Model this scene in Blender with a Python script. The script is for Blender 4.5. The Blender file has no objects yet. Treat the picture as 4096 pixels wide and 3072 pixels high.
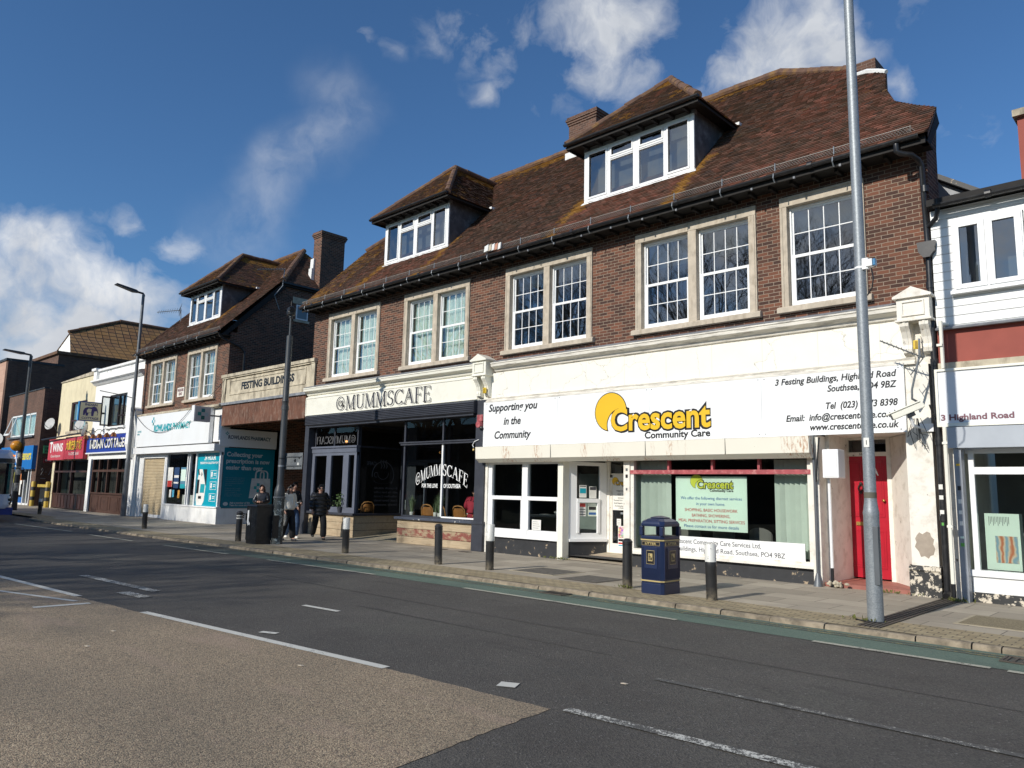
import bpy, math, random
from mathutils import Vector, Matrix, noise
S = bpy.context.scene
COL = S.collection
R_ = math.radians
random.seed(7)
# ------------------------------------------------------------------ camera
def cam_axes(yaw, pitch, roll):
    cy, sy = math.cos(yaw), math.sin(yaw)
    f = Vector((sy*math.cos(pitch), cy*math.cos(pitch), math.sin(pitch)))
    r = Vector((cy, -sy, 0)); u = r.cross(f)
    r2 = r*math.cos(roll)+u*math.sin(roll); u2 = u*math.cos(roll)-r*math.sin(roll)
    return r2, u2, f
cr, cu, cf = cam_axes(R_(-43.735), R_(8.061), R_(1.2546))
cd = bpy.data.cameras.new('camera'); cam = bpy.data.objects.new('camera', cd); COL.objects.link(cam)
cam.matrix_world = Matrix(((cr.x, cu.x, -cf.x, 0), (cr.y, cu.y, -cf.y, 0), (cr.z, cu.z, -cf.z, 1.65), (0, 0, 0, 1)))
cd.sensor_width = 36; cd.lens = 26.558; cd.clip_end = 3000; cd.clip_start = .05
S.camera = cam
# ------------------------------------------------------------------ world, sun, exposure
SUN_EL, SUN_AZ = 30.5, 184.6
W = bpy.data.worlds.new('World'); S.world = W; W.use_nodes = True
wn, wl = W.node_tree.nodes, W.node_tree.links
wn.clear()
def wnode(t, **k):
    n = wn.new(t)
    for a, v in k.items(): setattr(n, a, v)
    return n
def wmath(op, a, b=None, c=None, clamp=False):
    n = wnode('ShaderNodeMath', operation=op, use_clamp=clamp)
    for i, x in enumerate((a, b, c)):
        if x is None: continue
        if isinstance(x, (int, float)): n.inputs[i].default_value = x
        else: wl.new(x, n.inputs[i])
    return n.outputs[0]
sky = wnode('ShaderNodeTexSky', sky_type='NISHITA', sun_disc=False)
sky.sun_elevation = R_(SUN_EL); sky.sun_rotation = R_(SUN_AZ)
sky.air_density = 1.0; sky.dust_density = 0.35; sky.ozone_density = 2.2
tc = wnode('ShaderNodeTexCoord'); D = tc.outputs['Generated']
# clouds: soft masses around directions of the sky, broken up by noise
CLOUD = [((-0.654,0.530,0.540),0.035,0.50),((-0.630,0.544,0.554),0.050,0.62),((-0.618,0.572,0.539),0.050,0.60),((-0.597,0.574,0.561),0.050,0.60),((-0.600,0.601,0.527),0.040,0.55),((-0.619,0.598,0.509),0.035,0.50),((-0.639,0.602,0.479),0.028,0.62),((-0.621,0.612,0.489),0.025,0.60),((-0.575,0.607,0.549),0.050,0.60),((-0.594,0.646,0.480),0.030,0.45),((-0.513,0.653,0.557),0.070,0.95),((-0.492,0.680,0.543),0.075,1.00),((-0.463,0.695,0.550),0.060,0.90),((-0.518,0.677,0.523),0.065,0.90),((-0.495,0.702,0.513),0.060,0.75),((-0.440,0.718,0.539),0.045,0.50),((-0.548,0.680,0.487),0.050,0.42),((-0.520,0.709,0.477),0.050,0.40),((-0.390,0.747,0.538),0.030,0.55),((-0.356,0.771,0.528),0.050,0.80),((-0.326,0.778,0.536),0.060,0.95),((-0.301,0.792,0.532),0.060,1.00),((-0.288,0.812,0.508),0.055,1.00),((-0.325,0.799,0.506),0.070,1.00),((-0.364,0.786,0.499),0.065,0.95),((-0.404,0.772,0.490),0.055,0.80),((-0.427,0.770,0.474),0.050,0.60),((-0.268,0.813,0.517),0.040,0.70),((-0.242,0.857,0.454),0.035,0.60),((-0.215,0.826,0.521),0.050,0.40),((-0.186,0.899,0.397),0.050,0.45),((-0.212,0.905,0.369),0.040,0.35),((-0.702,0.477,0.529),0.020,0.50),((-0.704,0.487,0.517),0.020,0.45),((-0.694,0.503,0.515),0.018,0.40),
 ((-0.946,0.197,0.259),0.050,0.95),((-0.941,0.218,0.258),0.050,0.95),((-0.937,0.241,0.252),0.050,0.95),((-0.934,0.264,0.241),0.050,0.90),((-0.953,0.202,0.225),0.070,1.00),((-0.946,0.237,0.221),0.070,1.00),((-0.935,0.276,0.222),0.060,0.95),((-0.925,0.308,0.221),0.050,0.90),((-0.918,0.332,0.219),0.050,0.85),((-0.910,0.337,0.242),0.030,0.70),((-0.908,0.361,0.212),0.050,0.75),((-0.958,0.221,0.182),0.080,1.00),((-0.944,0.273,0.184),0.080,0.95),((-0.926,0.327,0.186),0.060,0.80),((-0.967,0.208,0.150),0.060,1.00),((-0.957,0.252,0.145),0.060,0.90),((-0.906,0.310,0.287),0.034,0.62),((-0.893,0.358,0.275),0.040,0.64),((-0.914,0.278,0.295),0.020,0.40),((-0.894,0.374,0.247),0.030,0.40),
 ((-.33,-.87,.36),.50,.88),((-.62,-.70,.35),.30,.7),((.25,-.85,.42),.22,.8),((-.75,-.55,.35),.25,.7),((.6,-.7,.3),.2,.7),((-.1,-.6,.75),.2,.6)]  # clouds out of view; the first bank is added to whiten the window reflections
STREAK = [((-0.757,0.446,0.478),0.030,0.15),((-0.752,0.463,0.469),0.030,0.30),((-0.750,0.481,0.455),0.032,0.45),((-0.761,0.481,0.437),0.032,0.45),((-0.777,0.469,0.420),0.034,0.50),((-0.792,0.454,0.409),0.034,0.50),((-0.805,0.440,0.398),0.034,0.50),((-0.815,0.434,0.385),0.034,0.48),((-0.823,0.431,0.370),0.034,0.45),((-0.832,0.429,0.353),0.036,0.42),((-0.841,0.425,0.335),0.038,0.36),((-0.851,0.419,0.317),0.042,0.30),((-0.863,0.408,0.296),0.045,0.20)]
wn0 = wnode('ShaderNodeTexNoise'); wn0.inputs['Scale'].default_value = 11; wn0.inputs['Detail'].default_value = 3; wl.new(D, wn0.inputs['Vector'])
wv = wnode('ShaderNodeVectorMath', operation='SUBTRACT'); wl.new(wn0.outputs['Color'], wv.inputs[0]); wv.inputs[1].default_value = (.5, .5, .5)
ws_ = wnode('ShaderNodeVectorMath', operation='SCALE'); wl.new(wv.outputs[0], ws_.inputs[0]); ws_.inputs['Scale'].default_value = .075
wa = wnode('ShaderNodeVectorMath', operation='ADD'); wl.new(D, wa.inputs[0]); wl.new(ws_.outputs[0], wa.inputs[1]); DW = wa.outputs[0]
nz = wnode('ShaderNodeTexNoise'); nz.inputs['Scale'].default_value = 13; nz.inputs['Detail'].default_value = 13; nz.inputs['Roughness'].default_value = .60; wl.new(DW, nz.inputs['Vector'])
mp = wnode('ShaderNodeMapping'); mp.inputs['Scale'].default_value = (1, 1, 1.5); wl.new(DW, mp.inputs['Vector'])
def masses(lst, grow):
    acc = None
    for d, r, s in lst:
        vm = wnode('ShaderNodeVectorMath', operation='DISTANCE'); wl.new(DW, vm.inputs[0]); vm.inputs[1].default_value = Vector(d).normalized()
        mr = wnode('ShaderNodeMapRange', interpolation_type='SMOOTHSTEP'); wl.new(vm.outputs['Value'], mr.inputs[0])
        mr.inputs[1].default_value = r*grow; mr.inputs[2].default_value = 0; mr.inputs[3].default_value = 0; mr.inputs[4].default_value = s
        acc = mr.outputs[0] if acc is None else wmath('MAXIMUM', acc, mr.outputs[0])
    return acc
fb = wmath('DIVIDE', wmath('SUBTRACT', nz.outputs['Fac'], .34), .32)
m1 = masses(CLOUD, 1.45)
dens = wmath('DIVIDE', wmath('SUBTRACT', wmath('MULTIPLY_ADD', m1, 1.45, fb), .98), 1.05, clamp=True)
dens = wmath('MULTIPLY', dens, wmath('MULTIPLY', m1, 1.35, clamp=True))
m2 = masses(STREAK, 1.75)
st = wmath('MULTIPLY', wmath('MULTIPLY', m2, 1.0), wmath('MULTIPLY_ADD', fb, .75, .15, ), clamp=True)
dens = wmath('ADD', dens, st, clamp=True)
# grey undersides low in each mass, white tops
sep = wnode('ShaderNodeSeparateXYZ'); wl.new(D, sep.inputs[0])
nz3 = wnode('ShaderNodeTexNoise'); nz3.inputs['Scale'].default_value = 16; nz3.inputs['Detail'].default_value = 5; wl.new(mp.outputs[0], nz3.inputs['Vector'])
lowf = wnode('ShaderNodeMapRange'); wl.new(sep.outputs[2], lowf.inputs[0]); lowf.inputs[1].default_value = .16; lowf.inputs[2].default_value = .26; lowf.inputs[3].default_value = .50; lowf.inputs[4].default_value = 1.0
lit = wmath('MULTIPLY', lowf.outputs[0], wmath('MULTIPLY_ADD', nz3.outputs['Fac'], 1.5, .08))
hi = wnode('ShaderNodeMapRange'); wl.new(sep.outputs[2], hi.inputs[0]); hi.inputs[1].default_value = .30; hi.inputs[2].default_value = .48; hi.inputs[3].default_value = 1; hi.inputs[4].default_value = .60
lit = wmath('MULTIPLY', lit, hi.outputs[0])
cc = wnode('ShaderNodeMix', data_type='RGBA'); wl.new(lit, cc.inputs[0])
cc.inputs[6].default_value = (3.6, 4.0, 4.7, 1); cc.inputs[7].default_value = (7.6, 7.8, 8.1, 1)
tint = wnode('ShaderNodeMix', data_type='RGBA', blend_type='MULTIPLY'); tint.inputs[0].default_value = 1; wl.new(sky.outputs[0], tint.inputs[6]); tint.inputs[7].default_value = (.52, .80, 1.05, 1)   # deep polarised blue of the day
mixs = wnode('ShaderNodeMix', data_type='RGBA'); wl.new(dens, mixs.inputs[0]); wl.new(tint.outputs[2], mixs.inputs[6]); wl.new(cc.outputs[2], mixs.inputs[7])
bg = wnode('ShaderNodeBackground'); bg.inputs['Strength'].default_value = .108; wl.new(mixs.outputs[2], bg.inputs['Color'])
wo = wnode('ShaderNodeOutputWorld'); wl.new(bg.outputs[0], wo.inputs['Surface'])
sd = bpy.data.lights.new('sun', 'SUN'); sd.energy = 4.3; sd.angle = R_(.53); sd.color = (1, .95, .86)
so = bpy.data.objects.new('sun', sd); COL.objects.link(so)
az = R_(SUN_AZ); el = R_(SUN_EL)
SUNV = Vector((math.sin(az)*math.cos(el), math.cos(az)*math.cos(el), math.sin(el)))
so.rotation_euler = (-SUNV).to_track_quat('-Z', 'Y').to_euler(); so.location = (0, -20, 40)
S.view_settings.view_transform = 'Standard'; S.view_settings.look = 'None'; S.view_settings.exposure = 0.0; S.view_settings.gamma = 1
S.render.engine = 'CYCLES'; S.cycles.max_bounces = 8; S.cycles.transparent_max_bounces = 12; S.cycles.use_denoising = True
# ------------------------------------------------------------------ helpers
ORG = {}
def org(p): return ORG.get(p.name, Vector((0, 0, 0))) if p else Vector((0, 0, 0))
def thing(name, label, cat, loc=(0, 0, 0), group=None):
    o = bpy.data.objects.new(name, None); COL.objects.link(o); o.location = loc; o.empty_display_size = .2
    ORG[o.name] = Vector(loc); o['label'] = label; o['category'] = cat
    if group: o['group'] = group
    return o
def tag(o, label, cat, group=None):
    o['label'] = label; o['category'] = cat
    if group: o['group'] = group
    return o
class MB:
    def __init__(s): s.v = []; s.f = []; s.m = []; s.uv = None
    def add(s, vs, fs, mi=0):
        o = len(s.v); s.v += [tuple(v) for v in vs]; s.f += [tuple(i+o for i in f) for f in fs]; s.m += [mi]*len(fs); return s
    def box(s, x0, x1, y0, y1, z0, z1, mi=0):
        return s.add([(x0,y0,z0),(x1,y0,z0),(x1,y1,z0),(x0,y1,z0),(x0,y0,z1),(x1,y0,z1),(x1,y1,z1),(x0,y1,z1)],
                     [(0,3,2,1),(4,5,6,7),(0,1,5,4),(1,2,6,5),(2,3,7,6),(3,0,4,7)], mi)
    def quad(s, *p, mi=0): return s.add(p, [tuple(range(len(p)))], mi)
    def prism(s, pts, ax, a, b, mi=0):
        n = len(pts)
        def P(p, t): return {'x': (t, p[0], p[1]), 'y': (p[0], t, p[1]), 'z': (p[0], p[1], t)}[ax]
        vs = [P(p, a) for p in pts]+[P(p, b) for p in pts]
        return s.add(vs, [tuple(range(n))[::-1], tuple(range(n, 2*n))]+[(i, (i+1) % n, n+(i+1) % n, n+i) for i in range(n)], mi)
    def tube(s, path, r, n=8, mi=0, cap=True):
        path = [Vector(p) for p in path]; m = len(path); vs = []; fs = []
        for i, p in enumerate(path):
            t = (path[min(i+1, m-1)]-path[max(i-1, 0)]).normalized()
            a = t.orthogonal().normalized() if i == 0 else (a-t*a.dot(t)).normalized()
            b = t.cross(a); rr = r[i] if isinstance(r, (list, tuple)) else r
            vs += [p+(a*math.cos(2*math.pi*j/n)+b*math.sin(2*math.pi*j/n))*rr for j in range(n)]
        for i in range(m-1):
            fs += [(i*n+j, i*n+(j+1) % n, (i+1)*n+(j+1) % n, (i+1)*n+j) for j in range(n)]
        if cap: fs += [tuple(range(n))[::-1], tuple(range((m-1)*n, m*n))]
        return s.add(vs, fs, mi)
    def lathe(s, cx, cy, prof, n=20, mi=0, sx=1, sy=1):
        vs = []; fs = []; m = len(prof)
        for r, z in prof: vs += [(cx+r*sx*math.cos(2*math.pi*j/n), cy+r*sy*math.sin(2*math.pi*j/n), z) for j in range(n)]
        for i in range(m-1): fs += [(i*n+j, i*n+(j+1) % n, (i+1)*n+(j+1) % n, (i+1)*n+j) for j in range(n)]
        fs += [tuple(range(n))[::-1], tuple(range((m-1)*n, m*n))]
        return s.add(vs, fs, mi)
    def ball(s, c, r, n=12, mi=0):
        rx, ry, rz = r if isinstance(r, tuple) else (r, r, r)
        k = n//2; prof = [(math.sin(math.pi*(i+.02)/(k+.04)), -math.cos(math.pi*(i+.02)/(k+.04))) for i in range(k+1)]
        vs = []; fs = []
        for q, z in prof: vs += [(c[0]+rx*q*math.cos(2*math.pi*j/n), c[1]+ry*q*math.sin(2*math.pi*j/n), c[2]+rz*z) for j in range(n)]
        for i in range(k): fs += [(i*n+j, i*n+(j+1) % n, (i+1)*n+(j+1) % n, (i+1)*n+j) for j in range(n)]
        return s.add(vs, fs, mi)
    def xf(s, M):
        s.v = [tuple(M @ Vector(v)) for v in s.v]; return s
    def build(s, name, mats, parent=None, smooth=False, bevel=0, seg=2):
        me = bpy.data.meshes.new(name); o0 = org(parent)
        me.from_pydata([(x-o0.x, y-o0.y, z-o0.z) for x, y, z in s.v], [], s.f)
        ms = mats if isinstance(mats, (list, tuple)) else [mats]
        for m in ms: me.materials.append(m)
        if len(ms) > 1: me.polygons.foreach_set('material_index', s.m)
        if s.uv:
            ul = me.uv_layers.new(name='tile'); i = 0
            for p in me.polygons:
                u = s.uv[p.index]
                for li in p.loop_indices: ul.data[li].uv = u
        if smooth: me.polygons.foreach_set('use_smooth', [True]*len(me.polygons))
        me.update()
        o = bpy.data.objects.new(name, me); COL.objects.link(o)
        if parent: o.parent = parent; ORG[o.name] = o0
        if bevel:
            b = o.modifiers.new('bevel', 'BEVEL'); b.width = bevel; b.segments = seg; b.limit_method = 'ANGLE'; b.angle_limit = R_(40)
        if smooth and hasattr(me, 'set_sharp_from_angle'): me.set_sharp_from_angle(angle=R_(38))
        return o
def bx(name, m, parent, *b, bevel=0): return MB().box(*b).build(name, m, parent, bevel=bevel)
def tb(name, m, parent, path, r, n=8): return MB().tube(path, r, n).build(name, m, parent, smooth=True)
def copies(o, offs, parent):
    out = []
    for d in offs:
        c = o.copy(); COL.objects.link(c); c.parent = parent; c.location = Vector(o.location)+Vector(d); ORG[c.name] = ORG.get(o.name, Vector()); out.append(c)
    return out
# ------------------------------------------------------------------ materials
def srgb(r, g, b): return tuple(((x/255)/12.92 if x/255 < .04045 else ((x/255+.055)/1.055)**2.4) for x in (r, g, b))
class NT:
    def __init__(s, name):
        s.mat = bpy.data.materials.new(name); s.mat.use_nodes = True; s.t = s.mat.node_tree; s.n = s.t.nodes; s.l = s.t.links
        s.b = s.n['Principled BSDF']; s.geo = None; s.out = s.n['Material Output']
    def node(s, t, ins=None, **k):
        n = s.n.new(t)
        for a, v in k.items(): setattr(n, a, v)
        for i, v in (ins or {}).items():
            if hasattr(v, 'is_linked'): s.l.new(v, n.inputs[i])
            else: n.inputs[i].default_value = v
        return n
    def pos(s):
        if not s.geo: s.geo = s.node('ShaderNodeNewGeometry')
        return s.geo.outputs['Position']
    def math(s, op, a, b=0., c=0., clamp=False): return s.node('ShaderNodeMath', {0: a, 1: b, 2: c}, operation=op, use_clamp=clamp).outputs[0]
    def noise(s, scale, detail=4, rough=.55, vec=None, stretch=None, dist=0):
        v = vec or s.pos()
        if stretch: v = s.node('ShaderNodeMapping', {'Vector': v, 'Scale': stretch}).outputs[0]
        return s.node('ShaderNodeTexNoise', {'Vector': v, 'Scale': scale, 'Detail': detail, 'Roughness': rough, 'Distortion': dist}).outputs['Fac']
    def ramp(s, v, a, b, lo=0., hi=1.): return s.node('ShaderNodeMapRange', {0: v, 1: a, 2: b, 3: lo, 4: hi}).outputs[0]
    def mix(s, f, a, b):
        c = lambda x: x if hasattr(x, 'is_linked') else (*x[:3], 1)
        return s.node('ShaderNodeMix', {0: f, 6: c(a), 7: c(b)}, data_type='RGBA').outputs[2]
    def bump(s, h, strength=.3, dist=.01):
        n = s.node('ShaderNodeBump', {'Height': h, 'Strength': strength, 'Distance': dist}); s.l.new(n.outputs[0], s.b.inputs['Normal'])
    def done(s, col=None, rough=.7, metal=0, spec=None):
        if col is not None:
            if hasattr(col, 'is_linked'): s.l.new(col, s.b.inputs['Base Color'])
            else: s.b.inputs['Base Color'].default_value = (*col[:3], 1)
        if hasattr(rough, 'is_linked'): s.l.new(rough, s.b.inputs['Roughness'])
        else: s.b.inputs['Roughness'].default_value = rough
        s.b.inputs['Metallic'].default_value = metal
        if spec is not None: s.b.inputs['Specular IOR Level'].default_value = spec
        return s.mat
def pm(name, col, rough=.6, var=.18, scale=3, bump=0, bscale=80, metal=0, dirt=None, damt=.5, dscale=2.5, streak=None, spec=None, chip=None, camt=.62, csc=5):
    m = NT(name); n = m.noise(scale, 5)
    c = m.mix(m.ramp(n, .3, .7), [x*(1-var) for x in col], [min(1, x*(1+var)) for x in col])
    if dirt:
        d = m.noise(dscale, 7, .65, stretch=streak)
        c = m.mix(m.ramp(d, .5, .75, 0, damt), c, dirt)
    if chip:
        d = m.noise(csc, 9, .7); c = m.mix(m.ramp(d, camt, camt+.02), c, [x*.6 for x in chip]); c = m.mix(m.ramp(d, camt+.012, camt+.03), c, chip)
    if bump: m.bump(m.noise(bscale, 3), bump, .01)
    return m.done(c, rough, metal, spec)
def brickmat(name, c1, c2, mortar, rough=.85, w=.225, h=.075, soot=.25):
    m = NT(name); g = m.node('ShaderNodeNewGeometry'); m.geo = g
    p = m.node('ShaderNodeSeparateXYZ', {0: g.outputs['Position']}).outputs; n = m.node('ShaderNodeSeparateXYZ', {0: g.outputs['True Normal']}).outputs
    ax = m.math('GREATER_THAN', m.math('ABSOLUTE', n[0]), .6)
    u = m.node('ShaderNodeMix', {0: ax, 2: p[0], 3: p[1]}).outputs[0]
    v = m.node('ShaderNodeCombineXYZ', {0: u, 1: p[2], 2: 0.}).outputs[0]
    wob = m.node('ShaderNodeVectorMath', {0: v, 1: m.node('ShaderNodeVectorMath', {0: m.node('ShaderNodeTexNoise', {'Vector': g.outputs['Position'], 'Scale': 9.}).outputs['Color'], 1: (.012, .012, 0)}, operation='MULTIPLY').outputs[0]}, operation='ADD').outputs[0]
    br = m.node('ShaderNodeTexBrick', {'Vector': wob, 'Color1': (*c1, 1), 'Color2': (*c2, 1), 'Mortar': (*mortar, 1), 'Scale': 1., 'Mortar Size': .0065, 'Mortar Smooth': .25, 'Bias': -.15, 'Brick Width': w, 'Row Height': h})
    big = m.noise(.9, 5); fine = m.noise(45, 4)
    c = m.mix(m.ramp(big, .35, .7, 0, soot), br.outputs['Color'], [x*.35 for x in c1])
    c = m.mix(m.ramp(fine, .3, .75, 0, .35), c, [x*.5 for x in c2])
    m.bump(m.math('ADD', m.math('MULTIPLY', br.outputs['Fac'], -1.), m.math('MULTIPLY', fine, .5)), .55, .008)
    return m.done(c, rough)
M = {}
M['brick'] = brickmat('red_brick', (.046,.021,.015), (.225,.084,.045), (.34,.275,.205))
M['brick_far'] = brickmat('brown_brick', (.085,.042,.028), (.18,.085,.052), (.25,.19,.15), soot=.4)
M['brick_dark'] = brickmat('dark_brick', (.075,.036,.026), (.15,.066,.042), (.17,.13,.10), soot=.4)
M['stone'] = pm('limestone', (.50,.43,.34), .85, .15, 6, .5, 60, dirt=(.24,.19,.13), damt=.7, dscale=7, streak=(1,1,.35))
M['stone_w'] = pm('weathered_stone', (.50,.44,.33), .9, .25, 3, .5, 40, dirt=(.10,.075,.05), damt=.95, dscale=3, streak=(1,1,.35))
M['render'] = pm('white_render', (.80,.77,.68), .7, .06, 2, .15, 30, dirt=(.45,.36,.26), damt=.35, dscale=5, streak=(1,1,.3))
def crackmat():
    m = NT('cracked_white_paint'); p = m.pos()
    d = m.node('ShaderNodeTexNoise', {'Vector': p, 'Scale': 3., 'Detail': 6.}).outputs['Color']
    w = m.node('ShaderNodeVectorMath', {0: p, 1: m.node('ShaderNodeVectorMath', {0: d, 1: (.5,.5,.5)}, operation='MULTIPLY').outputs[0]}, operation='ADD').outputs[0]
    vo = m.node('ShaderNodeTexVoronoi', {'Vector': w, 'Scale': .75}, feature='DISTANCE_TO_EDGE').outputs['Distance']
    c = m.mix(m.noise(2.5, 5), (.84,.82,.74), (.78,.75,.66))
    jx = m.math('FRACT', m.math('MULTIPLY', m.node('ShaderNodeSeparateXYZ', {0: p}).outputs[0], .87)); c = m.mix(m.ramp(jx, .010, .006, 0, .45), c, (.33,.30,.26)); c = m.mix(m.ramp(vo, .0032, .001, 0, .75), c, (.26,.23,.19))
    c = m.mix(m.ramp(m.noise(6, 8, .7, stretch=(1,1,.25)), .62, .8, 0, .5), c, (.45,.38,.28))
    m.bump(m.ramp(vo, 0, .01), .3, .01); return m.done(c, .6)
M['crack'] = crackmat()
M['cream_gloss'] = pm('cream_gloss_paint', (.80,.78,.68), .45, .04, 2, dirt=(.5,.46,.36), damt=.2)
M['peel_white'] = pm('peeling_white_paint', (.78,.74,.66), .65, .06, 3, .3, 25, dirt=(.36,.30,.22), damt=.6, dscale=4, chip=(.20,.16,.12), camt=.66)
M['upvc'] = pm('white_upvc', (.84,.84,.83), .3, .02, 2)
M['sign_white'] = pm('white_sign_panel', (.82,.83,.83), .35, .02, .8, dirt=(.6,.57,.5), damt=.2, dscale=1.5, streak=(1,1,.3))
M['shut_cream'] = None
def rustmat():
    m = NT('cream_steel_box'); c = m.mix(m.noise(2, 4), (.80,.77,.66), (.74,.70,.6))
    sp = m.ramp(m.noise(38, 3, .7), .68, .73); big = m.ramp(m.noise(1.1, 4), .58, .72)
    c = m.mix(m.math('MULTIPLY', sp, big), c, (.12,.09,.06))
    ru = m.math('MULTIPLY', m.ramp(m.noise(1.3, 3, stretch=(1,1,0)), .53, .60), m.ramp(m.noise(16, 6, .7, stretch=(2.2,1,.5)), .5, .62))
    c = m.mix(m.math('MULTIPLY', ru, .85), c, (.40,.16,.05)); return m.done(c, .5)
M['shut_cream'] = rustmat()
M['slate'] = pm('slate_blue_paint', (.036,.039,.051), .5, .15, 4, .1, 40, dirt=(.12,.12,.13), damt=.25)
M['slate_l'] = pm('grey_blue_paint', (.115,.127,.165), .5, .1, 4, dirt=(.08,.09,.11), damt=.3)
M['sill_peel'] = pm('peeling_slate_sill', (.06,.07,.095), .55, .15, 4, chip=(.68,.66,.6), camt=.60)
M['char'] = pm('charcoal_paint', (.028,.029,.032), .55, .2, 5, .15, 30, chip=(.36,.28,.19), camt=.605)
M['black'] = pm('black_paint', (.012,.012,.013), .4, .2, 8, .1, 60)
M['blackplas'] = pm('black_plastic_gutter', (.016,.016,.018), .35, .2, 8, dirt=(.08,.075,.07), damt=.4, dscale=6)
M['darkwood'] = pm('dark_timber', (.012,.010,.009), .8, .3, 8)
M['lead'] = pm('lead_flashing', (.20,.21,.23), .6, .25, 5, .3, 20, dirt=(.5,.5,.5), damt=.35)
M['leadd'] = pm('dark_lead_cheek', (.085,.085,.09), .7, .3, 3, .3, 12, dirt=(.26,.26,.27), damt=.7, dscale=3.5)
M['flash_white'] = pm('white_mortar_flashing', (.72,.72,.7), .8, .1, 10, .5, 30)
M['galv'] = None
def galvmat(name, a, b, sc=70, patch=None):
    m = NT(name); vo = m.node('ShaderNodeTexVoronoi', {'Vector': m.pos(), 'Scale': float(sc)}).outputs['Color']
    s = m.node('ShaderNodeSeparateColor', {0: vo}).outputs[0]
    c = m.mix(m.math('MULTIPLY_ADD', s, .6, m.math('MULTIPLY', m.noise(5, 6), .4)), a, b)
    if patch: c = m.mix(m.ramp(m.noise(9, 8, .75), .53, .58), c, patch)
    return m.done(c, .5, .35)
M['cornice'] = pm('grimy_cornice_paint', (.74,.70,.62), .65, .08, 3, .3, 25, dirt=(.16,.14,.12), damt=.9, dscale=8, streak=(.3,1,2.5))
M['wire'] = pm('dull_wire', (.30,.27,.24), .6, .15, 6)
M['galv'] = galvmat('galvanised_steel', (.19,.21,.225), (.34,.365,.385))
M['greypole'] = pm('grey_painted_steel', (.045,.05,.055), .45, .15, 4, dirt=(.12,.12,.12), damt=.3)
M['polebase'] = galvmat('scuffed_pole_paint', (.05,.06,.06), (.08,.09,.09), 50, (.42,.47,.46))
M['lampgrey'] = pm('grey_lamp_column', (.14,.15,.16), .45, .1, 3, metal=.3)
M['glass'] = None
def glassmat(name, tint=(.86,.9,.88), base=.07, mul=1.4, rough=0.0):
    m = NT(name); m.n.remove(m.b)
    fr = m.node('ShaderNodeFresnel', {0: 1.5}).outputs[0]; f = m.math('MULTIPLY_ADD', fr, mul, base-.04*mul, clamp=True)
    tr = m.node('ShaderNodeBsdfTransparent', {0: (*tint, 1)}).outputs[0]; gl = m.node('ShaderNodeBsdfGlossy', {'Color': (.95,.97,1,1), 'Roughness': rough}).outputs[0]
    mx = m.node('ShaderNodeMixShader', {0: f, 1: tr, 2: gl}).outputs[0]; m.l.new(mx, m.out.inputs[0]); return m.mat
M['glass'] = glassmat('window_glass', base=.21, rough=.012)
M['shopglass'] = glassmat('shop_glass', (.80,.84,.82), base=.03, mul=.9)
M['glass_dk'] = glassmat('dark_glass', (.30,.33,.34), base=.10)
M['net'] = pm('net_curtain', (.62,.72,.66), .9, .12, 9, dirt=(.4,.48,.44), damt=.5, dscale=14, streak=(1,1,.08))
M['blind'] = pm('vertical_blind', (.66,.74,.66), .8, .05, 4)
M['vblind'] = pm('venetian_blind', (.55,.56,.54), .6, .05, 5)
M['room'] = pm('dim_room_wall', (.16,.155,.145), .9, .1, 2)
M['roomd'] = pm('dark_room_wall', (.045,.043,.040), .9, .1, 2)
M['floor'] = pm('dark_floor', (.04,.035,.03), .6, .2, 3)
M['dormback'] = pm('unlit_backing', (.07,.078,.085), .9, .1, 2)  # dark tone stands in for the unlit space behind the glass
M['yellow'] = pm('yellow_vinyl', (.78,.47,.02), .4, .03, 2)
M['inkblack'] = pm('black_vinyl', (.012,.012,.014), .4, .05, 2)
M['inkgrey'] = pm('slate_lettering', (.055,.055,.066), .5, .05, 2)
M['inkwhite'] = pm('white_lettering', (.82,.82,.8), .5, .03, 2)
M['inkred'] = pm('red_lettering', (.50,.04,.03), .5, .03, 2)
M['inkblue'] = pm('blue_lettering', (.04,.13,.36), .5, .03, 2)
M['inkteal'] = pm('teal_lettering', (.01,.33,.38), .5, .03, 2)
M['inkplum'] = pm('plum_lettering', (.17,.06,.08), .5, .05, 2)
M['mint'] = pm('mint_poster', (.66,.80,.70), .5, .03, 2)
M['teal'] = pm('teal_vinyl', (.0,.19,.26), .4, .05, 1)
M['teal_br'] = pm('bright_teal_vinyl', (.0,.32,.42), .4, .05, 1)
M['paper'] = pm('paper', (.74,.73,.68), .7, .05, 5)
M['red_door'] = pm('red_gloss_paint', (.42,.008,.024), .32, .12, 3)
M['redpaint'] = pm('faded_red_paint', (.36,.07,.08), .6, .3, 6, dirt=(.65,.42,.38), damt=.6, dscale=12)
M['terracotta'] = pm('red_floor_paint', (.33,.12,.09), .7, .2, 5, dirt=(.12,.08,.06), damt=.5)
M['redrender'] = pm('oxide_red_render', (.30,.075,.055), .8, .08, 3, .1, 40)
M['brass'] = pm('aged_brass', (.42,.29,.09), .4, .2, 10, metal=.8)
M['skin'] = pm('skin', (.48,.27,.19), .55, .06, 6)
M['hairblack'] = pm('black_hair', (.011,.008,.007), .45, .2, 40)
M['hairbrown'] = pm('dark_brown_hair', (.035,.014,.009), .45, .25, 40)
M['clothblack'] = pm('black_cloth', (.010,.010,.011), .8, .2, 12, .3, 60)
M['leather'] = pm('black_leather', (.010,.010,.012), .33, .2, 12, .3, 25)
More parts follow.
